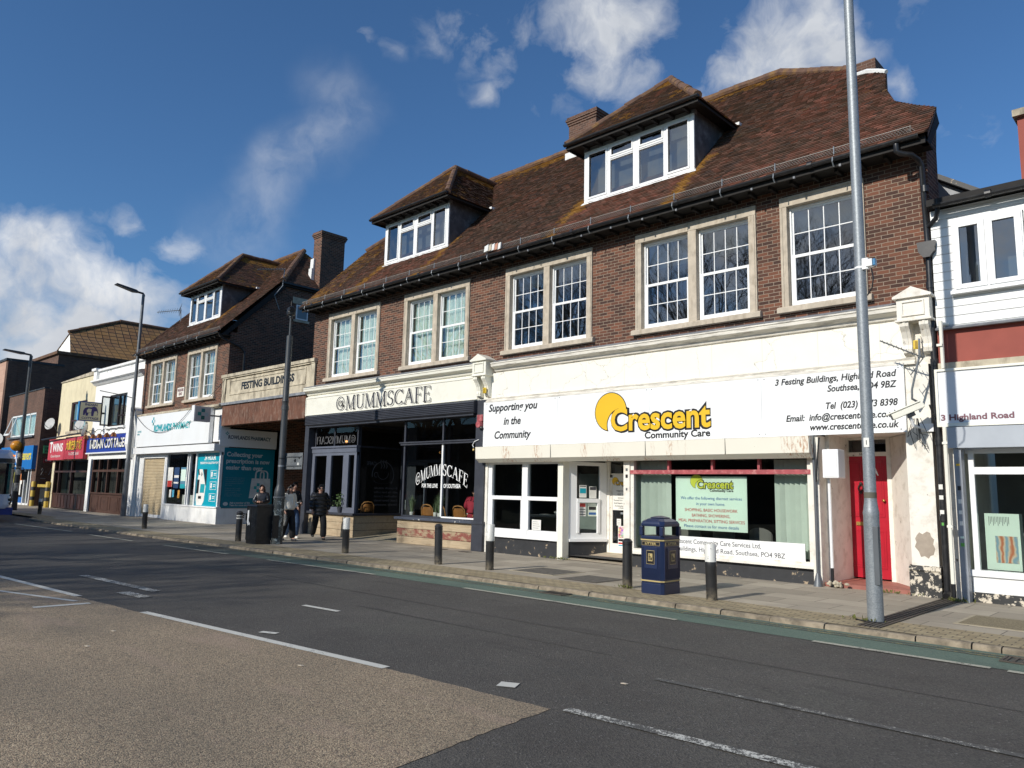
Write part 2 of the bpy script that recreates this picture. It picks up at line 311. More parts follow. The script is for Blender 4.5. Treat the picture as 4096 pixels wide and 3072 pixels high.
pf_ = NT('black_nylon'); pz_ = pf_.node('ShaderNodeSeparateXYZ', {0: pf_.pos()}).outputs[2]; pf_.bump(pf_.math('ADD', pf_.math('ABSOLUTE', pf_.math('SINE', pf_.math('MULTIPLY', pz_, 26.))), pf_.math('MULTIPLY', pf_.noise(25, 4), .6)), .9, .03); M['puffer'] = pf_.done((.014,.014,.015), .45)
M['cream'] = pm('cream_jacket', (.82,.76,.64), .7, .08, 8, .3, 30)
M['denim'] = pm('blue_denim', (.055,.10,.19), .85, .3, 12, .2, 80)
M['redtop'] = pm('crimson_cotton', (.36,.02,.045), .8, .15, 8)
M['wood'] = None
def woodmat(name, a, b, red=None, sc=1.0, axis=0):
    m = NT(name); st = [(.6,9,9),(9,.6,9),(9,9,.6)][axis]
    g = m.noise(3*sc, 8, .65, stretch=st, dist=.6); c = m.mix(m.ramp(g, .3, .72), a, b)
    c = m.mix(m.ramp(m.noise(2.2, 6), .52, .75, 0, .6), c, [x*.45 for x in a])
    kn = m.node('ShaderNodeTexVoronoi', {'Vector': m.node('ShaderNodeMapping', {'Vector': m.pos(), 'Scale': (1.6,1.6,5)}).outputs[0], 'Scale': 1.3}).outputs['Distance']
    c = m.mix(m.ramp(kn, .10, .05, 0, .7), c, [x*.35 for x in a])
    if red: c = m.mix(m.ramp(m.noise(5, 9, .75, stretch=(.5,1,1)), .46, .52, 0, .85), c, red)
    m.bump(g, .2, .01); return m.done(c, .75)
M['wood'] = woodmat('reclaimed_boards', (.34,.25,.155), (.52,.42,.28))
M['wood_red'] = woodmat('red_flaked_board', (.30,.22,.14), (.42,.32,.2), (.20,.035,.03))
M['woodchair'] = woodmat('oak', (.36,.16,.045), (.50,.25,.09), axis=2)
M['brownwood'] = woodmat('brown_stained_timber', (.045,.018,.010), (.085,.035,.02), axis=2)
M['rustbeam'] = pm('rusty_brown_beam', (.13,.055,.033), .85, .3, 2.5, .3, 20, dirt=(.42,.34,.27), damt=.45, dscale=7, streak=(2,1,.5))
# ------------------------------------------------------------------ lettering
TXT = {}
def text_mesh(s, bold=0, shear=0, ext=.002, spacing=1.0):
    cu_ = bpy.data.curves.new('t', 'FONT'); cu_.body = s; cu_.size = 1; cu_.offset = bold; cu_.shear = shear; cu_.extrude = ext; cu_.space_character = spacing; cu_.resolution_u = 3
    o = bpy.data.objects.new('t', cu_); COL.objects.link(o); bpy.context.view_layer.update()
    me = bpy.data.meshes.new_from_object(o); vs = [v.co.copy() for v in me.vertices]; fs = [tuple(p.vertices) for p in me.polygons]
    bpy.data.objects.remove(o); bpy.data.curves.remove(cu_); bpy.data.meshes.remove(me); return vs, fs
CAP = max(v.y for v in text_mesh('H')[0])
def text(s, h, x, y, z, mat, parent, face='front', align='l', w=None, bold=0, shear=0, name='lettering', mirror=False, spacing=1.0, cap=.028):
    vs, fs = text_mesh(s, min(cap, bold/(h/CAP)) if h else 0, shear, .0012/(h/CAP), spacing)
    if not vs: return None
    sc = h/CAP; x0 = min(v.x for v in vs); x1 = max(v.x for v in vs); tw = (x1-x0)*sc; fx = (w/tw if w else 1)
    if w: tw = w
    off = {'l': 0, 'c': -tw/2, 'r': -tw}[align]; mb = MB(); out = []
    for v in vs:
        a = (v.x-x0)*sc*fx+off; b = v.y*sc; d = v.z*sc
        if mirror: a = -a
        out.append((x+a, y-d, z+b) if face == 'front' else (x+d, y+a, z+b) if face == 'right' else (x-d, y-a, z+b) if face == 'left' else (x+a, y+b, z+d))
    mb.add(out, fs); return mb.build(name, mat, parent)
# high-contrast roman capitals drawn as strokes, for the cafe
def glyph(ch):
    P = []
    def ln(x0, y0, x1, y1, w):   # vertical-ish stroke of horizontal width w
        n = 5
        for i in range(n):
            a, b = i/n, (i+1)/n; xa, ya, xb, yb = x0+(x1-x0)*a, y0+(y1-y0)*a, x0+(x1-x0)*b, y0+(y1-y0)*b
            P.append([(xa-w/2, ya), (xa+w/2, ya), (xb+w/2, yb), (xb-w/2, yb)])
    def hb(x0, x1, y, h=.045): P.append([(x0, y-h/2), (x1, y-h/2), (x1, y+h/2), (x0, y+h/2)])
    def arc(cx, cy, rx, ry, a0, a1, w0, w1, n=16):
        for i in range(n):
            q = []
            for t in (i/n, (i+1)/n):
                a = R_(a0+(a1-a0)*t); w = w0+(w1-w0)*abs(math.cos(a)); q.append((a, w))
            (a, wa), (b, wb) = q
            P.append([(cx+(rx-wa/2)*math.cos(a), cy+(ry-wa/2)*math.sin(a)), (cx+(rx+wa/2)*math.cos(a), cy+(ry+wa/2)*math.sin(a)), (cx+(rx+wb/2)*math.cos(b), cy+(ry+wb/2)*math.sin(b)), (cx+(rx-wb/2)*math.cos(b), cy+(ry-wb/2)*math.sin(b))])
    if ch == 'M':
        ln(.10, 0, .13, 1, .045); ln(.15, 1, .46, .02, .12); ln(.46, .02, .76, 1, .045); ln(.80, 0, .78, 1, .13)
        hb(0, .22, .02); hb(.68, .93, .02); hb(.02, .2, .98); hb(.72, .9, .98); return P, .93
    if ch == 'U':
        ln(.16, .3, .14, 1, .12); arc(.40, .30, .25, .28, 180, 360, .06, .10); ln(.65, .3, .65, 1, .045); hb(.02, .28, .98); hb(.54, .78, .98); return P, .78
    if ch == 'S':
        arc(.30, .74, .20, .235, 30, 265, .05, .10); arc(.30, .255, .22, .235, 85, -155, .05, .12); ln(.49, .74, .49, .98, .04); ln(.06, .02, .06, .26, .04); return P, .58
    if ch == 'C':
        arc(.40, .50, .33, .47, 40, 320, .045, .13, 24); ln(.68, .72, .68, .99, .045); ln(.68, .01, .68, .2, .03); return P, .74
    if ch == 'A':
        ln(.08, 0, .40, 1, .05); ln(.42, 1, .72, 0, .13); hb(-.02, .2, .02); hb(.58, .84, .02); hb(.2, .6, .36, .04); ln(.30, .52, .40, .34, .04); ln(.50, .52, .40, .34, .04); return P, .82
    if ch == 'F':
        ln(.15, 0, .15, 1, .13); hb(.02, .30, .02); hb(.02, .56, .98); hb(.2, .44, .52); ln(.55, .78, .55, 1, .04); ln(.44, .42, .44, .62, .035); return P, .60
    if ch == 'E':
        ln(.15, 0, .15, 1, .13); hb(.02, .58, .02); hb(.02, .56, .98); hb(.2, .44, .52); ln(.55, .78, .55, 1, .04); ln(.44, .42, .44, .62, .035); ln(.57, 0, .57, .24, .04); return P, .64
    if ch == '@':
        arc(.42, .50, .38, .47, 50, 345, .04, .085, 26); arc(.42, .48, .16, .20, 0, 360, .04, .075, 16); ln(.585, .28, .60, .70, .06); arc(.68, .36, .09, .11, 180, 360, .045, .05, 8); arc(.42, .50, .37, .44, -5, 52, .04, .05, 8); return P, .88
    return P, .4
def roman(s, x, y, z, h, w, mat, parent, dx=0, dz=0, warp=None, name='lettering', face='front', mirror=False):
    mb = MB(); cx = 0; polys = []
    for ch in s:
        P, adv = glyph(ch)
        polys += [[(cx+px, py) for px, py in q] for q in P]; cx += adv+.06
    tot = cx-.06; sx = w/tot
    for q in polys:
        pts = [(px*sx, py*h) for px, py in q]
        if warp: pts = [warp(a, b) for a, b in pts]
        if mirror: pts = [(w-a, b) for a, b in pts]
        pts = [(x+a+dx, y, z+b+dz) if face == 'front' else (x, y+a+dx, z+b+dz) for a, b in pts]
        mb.quad(*pts)
    # one thin sheet with thickness from a solidify modifier
    o = mb.build(name, mat, parent); sm = o.modifiers.new('thick', 'SOLIDIFY'); sm.thickness = .003; return o
# ------------------------------------------------------------------ ground, road, pavement
def asphalt():
    m = NT('asphalt'); p = m.pos()
    ag = m.node('ShaderNodeTexVoronoi', {'Vector': p, 'Scale': 75.}); agc = m.node('ShaderNodeSeparateColor', {0: ag.outputs['Color']}).outputs
    f = m.noise(130, 3); big = m.noise(.5, 6, .6); mid = m.noise(2.2, 6, .65, stretch=(.35,1,1))
    c = m.mix(m.ramp(big, .3, .7), (.077,.069,.060), (.122,.112,.097))
    c = m.mix(m.ramp(mid, .5, .75, 0, .5), c, (.085,.083,.074))
    c = m.mix(m.ramp(m.noise(.55, 4, .6), .55, .70, 0, .6), c, (.125,.12,.10))          # broad paler patches
    c = m.mix(m.ramp(agc[0], .2, 1., 0, .55), c, (.020,.020,.022))
    c = m.mix(m.ramp(agc[1], .975, .99, 0, .6), c, (.22,.21,.20))
    c = m.mix(m.ramp(agc[2], .93, .98, 0, .4), c, (.13,.115,.11))
    w_ = m.node('ShaderNodeVectorMath', {0: p, 1: m.node('ShaderNodeVectorMath', {0: m.node('ShaderNodeTexNoise', {'Vector': p, 'Scale': 1.3, 'Detail': 5.}).outputs['Color'], 1: (.9,.9,.9)}, operation='MULTIPLY').outputs[0]}, operation='ADD').outputs[0]
    ck = m.node('ShaderNodeTexVoronoi', {'Vector': w_, 'Scale': .33}, feature='DISTANCE_TO_EDGE').outputs['Distance']
    c = m.mix(m.math('MULTIPLY', m.ramp(ck, .006, .002), m.ramp(m.noise(.4, 3), .50, .62, 0, .35)), c, (.02,.02,.02))       # wandering cracks
    c = m.mix(m.ramp(m.noise(1.0, 5, .7, stretch=(.25,1.3,1)), .60, .70, 0, .5), c, (.033,.031,.029))      # tar and oil smears
    m.bump(m.math('ADD', ag.outputs['Distance'], f), .6, .012); return m.done(c, .8, spec=.35)
M['asphalt'] = asphalt()
def buff():
    m = NT('buff_grit_surface'); p = m.pos()
    v = m.node('ShaderNodeTexVoronoi', {'Vector': p, 'Scale': 95.}); vc = m.node('ShaderNodeSeparateColor', {0: v.outputs['Color']}).outputs
    big = m.noise(.7, 5, stretch=(.6,1,1)); mid = m.noise(1.7, 5, stretch=(.3,1.2,1))
    c = m.mix(vc[0], (.22,.17,.108), (.58,.45,.30)); c = m.mix(m.ramp(vc[1], .72, .9, 0, .8), c, (.045,.042,.038)); c = m.mix(m.ramp(vc[2], .8, .95, 0, .6), c, (.29,.18,.12))
    c = m.mix(m.ramp(big, .3, .72, 0, .5), c, (.12,.105,.08)); c = m.mix(m.ramp(mid, .55, .72, 0, .45), c, (.42,.30,.23)); c = m.mix(m.ramp(m.noise(3.5, 5, .7), .62, .72, 0, .35), c, (.07,.062,.05))
    m.bump(m.math('ADD', m.math('MULTIPLY', v.outputs['Distance'], -1.), m.noise(200, 2)), .8, .01); return m.done(c, .85)
M['buff'] = buff()
def greenmat():
    m = NT('green_cycle_surface'); v = m.node('ShaderNodeTexVoronoi', {'Vector': m.pos(), 'Scale': 80.}); vc = m.node('ShaderNodeSeparateColor', {0: v.outputs['Color']}).outputs
    c = m.mix(vc[0], (.075,.120,.092), (.125,.175,.135)); c = m.mix(m.ramp(m.noise(1.3, 6, .65, stretch=(.5,1,1)), .5, .75, 0, .6), c, (.055,.07,.06))
    x = m.node('ShaderNodeSeparateXYZ', {0: m.pos()}).outputs[0]
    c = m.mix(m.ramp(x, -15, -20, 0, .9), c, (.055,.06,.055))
    m.bump(v.outputs['Distance'], .4, .01); return m.done(c, .85)
M['green'] = greenmat()
def paintmat(name, lo, col=(.62,.61,.55), sc=26):
    m = NT(name); n = m.noise(sc, 6, .75); big = m.noise(2.2, 3)
    v = m.node('ShaderNodeTexVoronoi', {'Vector': m.pos(), 'Scale': 75.}).outputs['Distance']
    f = m.ramp(m.math('ADD', m.math('ADD', n, m.math('MULTIPLY', big, .35)), m.math('MULTIPLY', v, -.22)), lo, lo+.05)
    c = m.mix(f, (.075,.073,.068), m.mix(m.noise(3, 4), col, [x*.8 for x in col])); return m.done(c, .7)
M['line'] = paintmat('road_paint', .40); M['line_worn'] = paintmat('worn_road_paint', .56); M['line_faint'] = paintmat('faint_road_paint', .63, (.48,.47,.41)); M['line_dim'] = paintmat('dull_edge_paint', .44, (.42,.41,.33)); M['line_yel'] = paintmat('yellow_edge_paint', .60, (.36,.29,.10))
def slabs():
    m = NT('paving_slabs'); p = m.pos(); s = m.node('ShaderNodeSeparateXYZ', {0: p}).outputs
    v = m.node('ShaderNodeCombineXYZ', {0: s[0], 1: s[1], 2: 0.}).outputs[0]
    b = m.node('ShaderNodeTexBrick', {'Vector': v, 'Color1': (.25,.215,.16,1), 'Color2': (.42,.365,.28,1), 'Mortar': (.085,.07,.05,1), 'Scale': 1., 'Mortar Size': .009, 'Mortar Smooth': .3, 'Brick Width': .92, 'Row Height': .62})
    c = m.mix(m.ramp(m.noise(1.1, 6, .65), .42, .72, 0, .55), b.outputs['Color'], (.19,.165,.13)); c = m.mix(m.ramp(m.noise(60, 4), .3, .8, 0, .35), c, (.42,.37,.30))
    c = m.mix(m.ramp(m.noise(33, 2), .73, .76, 0, .6), c, (.055,.05,.045))
    m.bump(m.math('ADD', m.math('MULTIPLY', b.outputs['Fac'], -1.5), m.noise(70, 3)), .4, .008); return m.done(c, .85)
M['slabs'] = slabs()
def setts():
    m = NT('block_paving'); p = m.pos(); s = m.node('ShaderNodeSeparateXYZ', {0: p}).outputs
    a = m.math('MULTIPLY', m.math('ADD', s[0], s[1]), .7071); b_ = m.math('MULTIPLY', m.math('SUBTRACT', s[0], s[1]), .7071)
    v = m.node('ShaderNodeCombineXYZ', {0: s[0], 1: s[1], 2: 0.}).outputs[0]
    b = m.node('ShaderNodeTexBrick', {'Vector': v, 'Color1': (.27,.21,.115,1), 'Color2': (.42,.34,.20,1), 'Mortar': (.07,.055,.035,1), 'Scale': 1., 'Mortar Size': .010, 'Mortar Smooth': .3, 'Brick Width': .205, 'Row Height': .105})
    c = m.mix(m.ramp(m.noise(2.2, 6, .65), .4, .72, 0, .5), b.outputs['Color'], (.19,.155,.095)); c = m.mix(m.ramp(m.noise(90, 3), .35, .75, 0, .3), c, (.36,.31,.22))
    m.bump(m.math('ADD', m.math('MULTIPLY', b.outputs['Fac'], -1.5), m.noise(80, 3)), .5, .01); return m.done(c, .9)
M['setts'] = setts()
M['kerb'] = pm('granite_kerb', (.25,.205,.145), .9, .4, 7, .9, 40, dirt=(.07,.06,.045), damt=.9, dscale=5)
M['iron'] = pm('cast_iron', (.07,.058,.045), .7, .3, 10, .3, 40)
def struct(o): o['kind'] = 'structure'; return o
KERB = [(14,10.42),(2,10.38),(-4,10.33),(-8,10.30),(-11,10.24),(-15.5,10.08),(-18,10.05),(-22,9.88),(-26,9.72),(-32,9.66),(-37.6,9.62),(-38.7,9.75),(-39.6,10.25),(-46,10.3),(-130,10.3)]
def kerb_y(x):
    for (a, b), (c, d) in zip(KERB, KERB[1:]):
        if c <= x <= a: return b+(d-b)*(a-x)/(a-c)
    return 10.3
g = MB().quad((-900,-900,-.145), (900,-900,-.145), (900,900,-.145), (-900,900,-.145)).build('ground', pm('dull_ground', (.075,.075,.07), .9, .2, .2)); struct(g)
struct(MB().quad((-160,-1.2,-.068), (60,-1.2,-.068), (60,11,-.068), (-160,11,-.068)).build('road', M['asphalt']))
pv = MB(); xs = [k[0] for k in KERB]
for i in range(len(KERB)-1):
    (a, b), (c, d) = KERB[i], KERB[i+1]
    pv.quad((c,d+.14,0), (a,b+.14,0), (a,30,0), (c,30,0))
struct(pv.build('pavement', M['slabs']))
bp = MB()
for i in range(len(KERB)-1):
    (a, b), (c, d) = KERB[i], KERB[i+1]
    if a < -41: break
    bp.quad((c,d+.14,.004), (a,b+.14,.004), (a,b+.98,.004), (c,d+.98,.004))
struct(bp.build('block_paving', M['setts']))
kb = MB(); x = 12.0; rr = random.Random(3)
while x > -128:
    L = rr.choice([.9,.6,1.1,.75,.3]) if x > -40 else 6
    x2 = x-L; ya, yb = kerb_y(x), kerb_y(x2); o1 = rr.uniform(-.012,.012); g_ = .008; dz = rr.uniform(-.006,.004)
    if -45 < x < -39.2: dz = -.08
    kb.add([(x2+g_,yb+o1,-.14),(x-g_,ya+o1,-.14),(x-g_,ya+.15,-.14),(x2+g_,yb+.15,-.14),(x2+g_,yb+o1+.025,dz-.02),(x-g_,ya+o1+.025,dz-.02),(x-g_,ya+.05+o1,.002+dz),(x2+g_,yb+.05+o1,.002+dz),(x-g_,ya+.15,.002+dz),(x2+g_,yb+.15,.002+dz)],
        [(0,1,5,4),(4,5,6,7),(7,6,8,9),(1,2,8,6,5),(0,4,7,9,3)])
    x = x2
struct(kb.build('kerb', M['kerb']))
zr = -.064; KS = .975
bf = [(-4.22,4.95),(-6.25,4.80),(-11.0,4.27),(-12.1,4.18),(-13.1,4.10),(-16.7,3.84),(-24,3.3),(-40,2.2),(-40,-1),(-3.9,-1),(-4.02,3.2),(-4.16,4.3)]
bf2 = []; rq = random.Random(9)
for i_, (a, b) in enumerate(bf):
    c, d = bf[(i_+1) % len(bf)]; n_ = max(1, int(math.hypot(c-a, d-b)/.09)) if a > -17 and i_ not in (8,) else 1
    bf2 += [(a+(c-a)*t/n_+(rq.uniform(-.012,.012) if t else 0), b+(d-b)*t/n_+(rq.uniform(-.012,.012) if t else 0)) for t in range(n_)]
bf = bf2
struct(MB().quad(*[(x*KS,y*KS,zr) for x,y in bf][::-1]).build('anti_skid_surface', M['buff']))
gs = MB()
gx = [8,2,-4,-8,-11,-14,-18,-22.5]
for a, c in zip(gx, gx[1:]):
    ea = 9.66 if a > -9 else 9.66-(-9-a)*.027; ec = 9.66 if c > -9 else 9.66-(-9-c)*.027
    ea *= KS; ec *= KS; gs.quad((c,ec,zr), (a,ea,zr), (a,kerb_y(a)+.02,zr), (c,kerb_y(c)+.02,zr))
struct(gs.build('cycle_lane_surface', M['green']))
zl = -.059
def line(name, a, b, w, m='line', z=zl):
    k_ = 1 if name.startswith('yellow') else KS; a, b = Vector((a[0]*k_, a[1]*k_, z)), Vector((b[0]*k_, b[1]*k_, z)); d = (b-a).normalized(); n = Vector((-d.y, d.x, 0))*w/2
    return struct(MB().quad(a-n, b-n, b+n, a+n).build(name, M[m]))
for a, b in (((-22.5,9.17),(-18.85,9.33)), ((-16.98,9.39),(-12.96,9.60)), ((-10.30,9.62),(-5.91,9.65)), ((-3.96,9.62),(-2.06,9.62)), ((-1.9,9.60),(2,9.6))): line('lane_edge_marking', a, b, .10, 'line_dim')
for dy in (.0, .13):
    for a, c in zip(gx[:-1], gx[1:]): line('yellow_edge_marking', (a,kerb_y(a)-.16-dy), (c,kerb_y(c)-.16-dy), .045, 'line_yel')
line('centre_marking', (-11.03,4.30), (-6.24,4.81), .11)
line('centre_marking', (-17.5,3.78), (-13.12,4.12), .11)
line('centre_marking', (-4.12,5.03), (-2.2,5.16), .11, 'line_worn'); line('centre_marking', (-2.2,5.16), (.3,5.3), .11, 'line_worn')
line('lane_marking', (-4.2,6.48), (-.2,6.55), .09, 'line_faint')
line('hatch_marking', (-14.6,3.33), (-12.6,3.93), .085); line('hatch_marking', (-12.32,3.30), (-12.28,4.02), .13)
line('lane_marking', (-10.24,6.31), (-9.44,6.39), .09)
line('arrow_marking', (-15.95,5.06), (-12.98,5.24), .16, 'line_worn'); line('arrow_marking', (-13.2,4.79), (-12.4,4.86), .2, 'line_worn')
line('arrow_marking', (-8.72,4.80), (-8.5,4.9), .09); line('arrow_marking', (-5.06,5.2), (-4.9,5.28), .16)
line('lane_marking', (-30,9.0), (-36,8.7), .12, 'line_dim'); line('lane_marking', (-24.5,9.05), (-28,8.95), .1, 'line_dim')
# patched trench strip and joints in the road
jt = MB()
for (a, b, w) in (((-10.35,5.30),(-9.5,6.75),.0), ((-14,7.6),(6,7.75),.009), ((-9.5,6.75),(-5,6.85),.008)):
    if w:
        d = Vector((b[0]-a[0], b[1]-a[1], 0)).normalized(); n = Vector((-d.y, d.x, 0))*w; A = Vector((a[0],a[1],zr)); B = Vector((b[0],b[1],zr)); jt.quad(A-n, B-n, B+n, A+n)
struct(jt.build('road_joint', pm('bitumen_seal', (.022,.022,.023), .6, .2, 8)))
# gullies, covers
def gully(x, y, w, d, label, z=-.058):
    t = thing('drain_grate', label, 'drain', (x, y, z)); fr = MB()
    fr.box(x-w/2,x+w/2,y-d/2,y-d/2+.03,z,z+.012); fr.box(x-w/2,x+w/2,y+d/2-.03,y+d/2,z,z+.012); fr.box(x-w/2,x-w/2+.03,y-d/2+.03,y+d/2-.03,z,z+.012); fr.box(x+w/2-.03,x+w/2,y-d/2+.03,y+d/2-.03,z,z+.012)
    fr.build('frame', M['iron'], t); b = MB(); n = 7
    for i in range(n): xx = x-w/2+.05+(w-.1)*i/(n-1); b.box(xx-.014,xx+.014,y-d/2+.03,y+d/2-.03,z,z+.009)
    b.build('bars', M['iron'], t); bx('pit', M['black'], t, x-w/2+.03,x+w/2-.03,y-d/2+.03,y+d/2-.03,z-.004,z+.001)
gully(-8.55, 10.12, .5, .3, 'rusty drain grate set against the kerb near the litter bin', -.059)
gully(-1.75, 10.02, .55, .38, 'drain grate in the green lane at the right edge of the road', -.059)
def cover(x0, x1, y0, y1, label, m, rim, z=.009):
    t = thing('access_cover', label, 'cover', ((x0+x1)/2, (y0+y1)/2, 0)); bx('plate', m, t, x0,x1,y0,y1,.001,z)
    r = MB(); e = .05
    r.box(x0-e,x1+e,y0-e,y0,.001,z-.002); r.box(x0-e,x1+e,y1,y1+e,.001,z-.002); r.box(x0-e,x0,y0,y1,.001,z-.002); r.box(x1,x1+e,y0,y1,.001,z-.002); r.build('rim', rim, t)
conc = pm('pale_concrete_rim', (.36,.31,.22), .9, .15, 8); tar = pm('bitumen_cover', (.10,.09,.075), .9, .3, 10, .5, 60); grit = pm('gravelled_cover', (.20,.165,.10), .9, .45, 60, .6, 70)
cover(-9.55,-8.75,11.5,12.35,'dark studded access cover in the pavement left of the litter bin', tar, M['iron']); cover(-11.15,-10.05,11.8,12.75,'grey access cover with a pale concrete rim in the pavement', tar, conc)
cover(-2.9,-1.7,11.9,12.9,'gravel filled access cover with pale rim at right edge of pavement', grit, conc)
for i, (x, y) in enumerate(((-16.2,14.25),(-15.2,14.2))): tag(bx('drain_plate', M['iron'], None, x-.16,x+.16,y-.1,y+.1,.002,.010), ['small dark metal plate in the paving below the left half of the cafe window','small dark metal plate in the paving beside the slate pilaster'][i], 'cover')
ch = thing('drainage_channel', 'ribbed iron drainage channel crossing the pavement from downpipe to kerb', 'drain', (-3.6, 12.6, 0))
for i in range(5):
    xx = -3.74+i*.062; ch_o = MB().box(xx-.02,xx+.02,10.55,14.5,.001,.016).build('rib', M['iron'], ch)
# ------------------------------------------------------------------ tiled roofs
def tilemat(name, dark, mid, red, lich=(.42,.21,.03), moss=(.05,.045,.025)):
    m = NT(name); uv = m.node('ShaderNodeUVMap'); s = m.node('ShaderNodeSeparateXYZ', {0: uv.outputs[0]}).outputs
    r = m.node('ShaderNodeValToRGB', {0: s[0]}); e = r.color_ramp.elements
    e[0].color = (*dark, 1); e[1].color = (*red, 1); k = e.new(.45); k.color = (*mid, 1)
    f = m.noise(26, 6, .7); c = m.mix(m.ramp(m.noise(1.4, 5), .45, .75, 0, .5), r.outputs[0], moss)
    l = m.ramp(m.math('ADD', s[1], m.math('MULTIPLY', m.math('SUBTRACT', f, .5), 1.3)), .42, .62)
    c = m.mix(l, c, m.mix(m.noise(9, 4), lich, [x*.55 for x in lich])); c = m.mix(m.ramp(f, .3, .8, 0, .35), c, [x*.4 for x in dark])
    m.bump(f, .35, .006); return m.done(c, .9)
M['tile'] = tilemat('clay_roof_tile', (.048,.027,.019), (.115,.057,.035), (.235,.085,.053))
M['ridge'] = pm('ridge_tile', (.12,.065,.042), .85, .3, 6, .3, 30, dirt=(.30,.16,.03), damt=.7, dscale=3.5)
def tile_roof(name, poly, O, U, V, N, parent, gauge=.1, w=.165, lichen=None, redf=None, mat='tile', seed=1, lift=.027):
    rnd = random.Random(seed); O, U, V, N = map(Vector, (O, U, V, N)); mb = MB(); mb.uv = []
    mb.add([O+U*a+V*b-N*.006 for a, b in poly], [tuple(range(len(poly)))]); mb.uv.append((.2, 0))
    vmin = min(p[1] for p in poly); vmax = max(p[1] for p in poly); k = 0; v = vmin
    while v < vmax-.02:
        v1 = min(v+gauge*1.02, vmax); vm = min(v+gauge*.5, vmax-.005); xs_ = []
        for i in range(len(poly)):
            (a, b), (c, d) = poly[i], poly[(i+1) % len(poly)]
            if (b-vm)*(d-vm) < 0: xs_.append(a+(c-a)*(vm-b)/(d-b))
        if len(xs_) >= 2:
            ua, ub = min(xs_), max(xs_); u = ua-(w/2 if k % 2 else 0)
            while u < ub-.01:
                a, b = max(u, ua), min(u+w-.004, ub)
                if b-a > .015:
                    h1 = lift+rnd.uniform(-.007, .008); h2 = h1+rnd.uniform(-.004, .004)
                    pts = [O+U*a+V*v+N*h1, O+U*b+V*v+N*h2, O+U*b+V*v1+N*.003, O+U*a+V*v1+N*.003, O+U*a+V*v-N*.003, O+U*b+V*v-N*.003]
                    mb.add(pts, [(0,1,2,3), (4,5,1,0)])
                    t = rnd.gauss(.38, .2); wp = O+U*(a+b)*.5+V*v
                    if redf: t += redf(wp)
                    l = lichen(wp)+rnd.gauss(0, .13) if lichen else 0
                    mb.uv += [(max(0, min(1, t)), max(0, min(1, l)))]*2
                u += w
        v += gauge; k += 1
    return mb.build(name, M[mat], parent)
Q = math.sqrt(.5)
def nz_(p, s): return noise.noise(Vector(p)*s)
DORM = (-19.31, -10.46)
def lich_main(p):
    v = 0; x, y, z = p
    for xc in DORM:
        for e, wd in ((-1.75, .55), (1.72, .45)):
            if 8 < z < 9.75+.5*nz_(p, .9):
                xe = xc+e+(9.4-z)*.14*(-1 if e < 0 else -.5)
                v = max(v, (.80-.1*(9.4-z))*max(0, 1-abs(x-xe)/wd))
    v = max(v, .85*max(0, 1-(13.5-z)/(.75+.5*nz_(p, .6))))
    if x < -22.8: v = max(v, .42)
    return v+.22*nz_(p, .8)+.1*nz_(p, 2.5)
def red_main(p):
    v = .12*nz_(p, .5)+.08*nz_(p, 2)
    for xc in DORM:
        if abs(p.x-xc) < 1.9 and p.z < 9.5: v += .3+.2*nz_(p, 1.3)
    if p.x > -7.5: v += .22+.25*nz_(p, .55)
    return v
def ridge_run(name, a, b, parent, r=.13, L=.45):
    a, b = Vector(a), Vector(b); d = b-a; n = max(1, int(d.length/L)); mb = MB(); rn = random.Random(int(a.x*10))
    for i in range(n):
        p, q = a+d*(i/n), a+d*((i+1.04)/n); j = Vector((0, 0, rn.uniform(-.012, .012))); mb.tube([p+j, q+j], [r*rn.uniform(.96, 1.05), r*.93], 10)
    return mb.build(name, M['ridge'], parent)
T = thing('brick_terrace', 'long red brick terrace with two white dormers over the cafe and care office shopfronts', 'building', (-14, 14.75, 0))
XL, XR = -24.3, -3.66
def main_plane(zs): return [(x, (z-8.2)/Q) for x, z in zs]
mp_ = [(XL-.14,8.12),(-3.46,8.12),(-3.48,8.9),(-3.9,9.22),(-4.41,9.67),(-4.75,10.35),(-4.97,11.12),(-6.4,12.32),(-8.35,13.47),(-21.85,13.47),(XL-.14,10.9)]
tile_roof('roof', main_plane(mp_), (0,14.2,8.2), (1,0,0), (0,Q,Q), (0,-Q,Q), T, lichen=lich_main, redf=red_main)
rb = MB()   # rear slope and hipped ends
bk = lambda x, z: ((x*(38.8-(z+6.0))/(z+6.0)-.25) if x > -8 else x, 38.8-(z+6.0), z); fr_ = lambda x, z: (x, z+6.0, z)
rb.quad(*[bk(x, z) for x, z in mp_][::-1])
for (a, b), (c, d) in zip(mp_[1:8], mp_[2:9]): rb.quad(fr_(a,b), bk(a,b), bk(c,d), fr_(c,d))
rb.quad(fr_(XL-.14,10.9), fr_(-21.85,13.47), bk(-21.85,13.47), bk(XL-.14,10.9))
rb.build('rear_roof', M['ridge'], T)
ridge_run('ridge_tiles', (-21.8,19.45,13.5), (-8.4,19.45,13.5), T)
ridge_run('ridge_tiles', (-8.4,19.45,13.5), (-5.9,18.05,11.98), T, .12)
ridge_run('ridge_tiles', (XL-.1,16.95,10.95), (-21.9,19.4,13.5), T, .12)
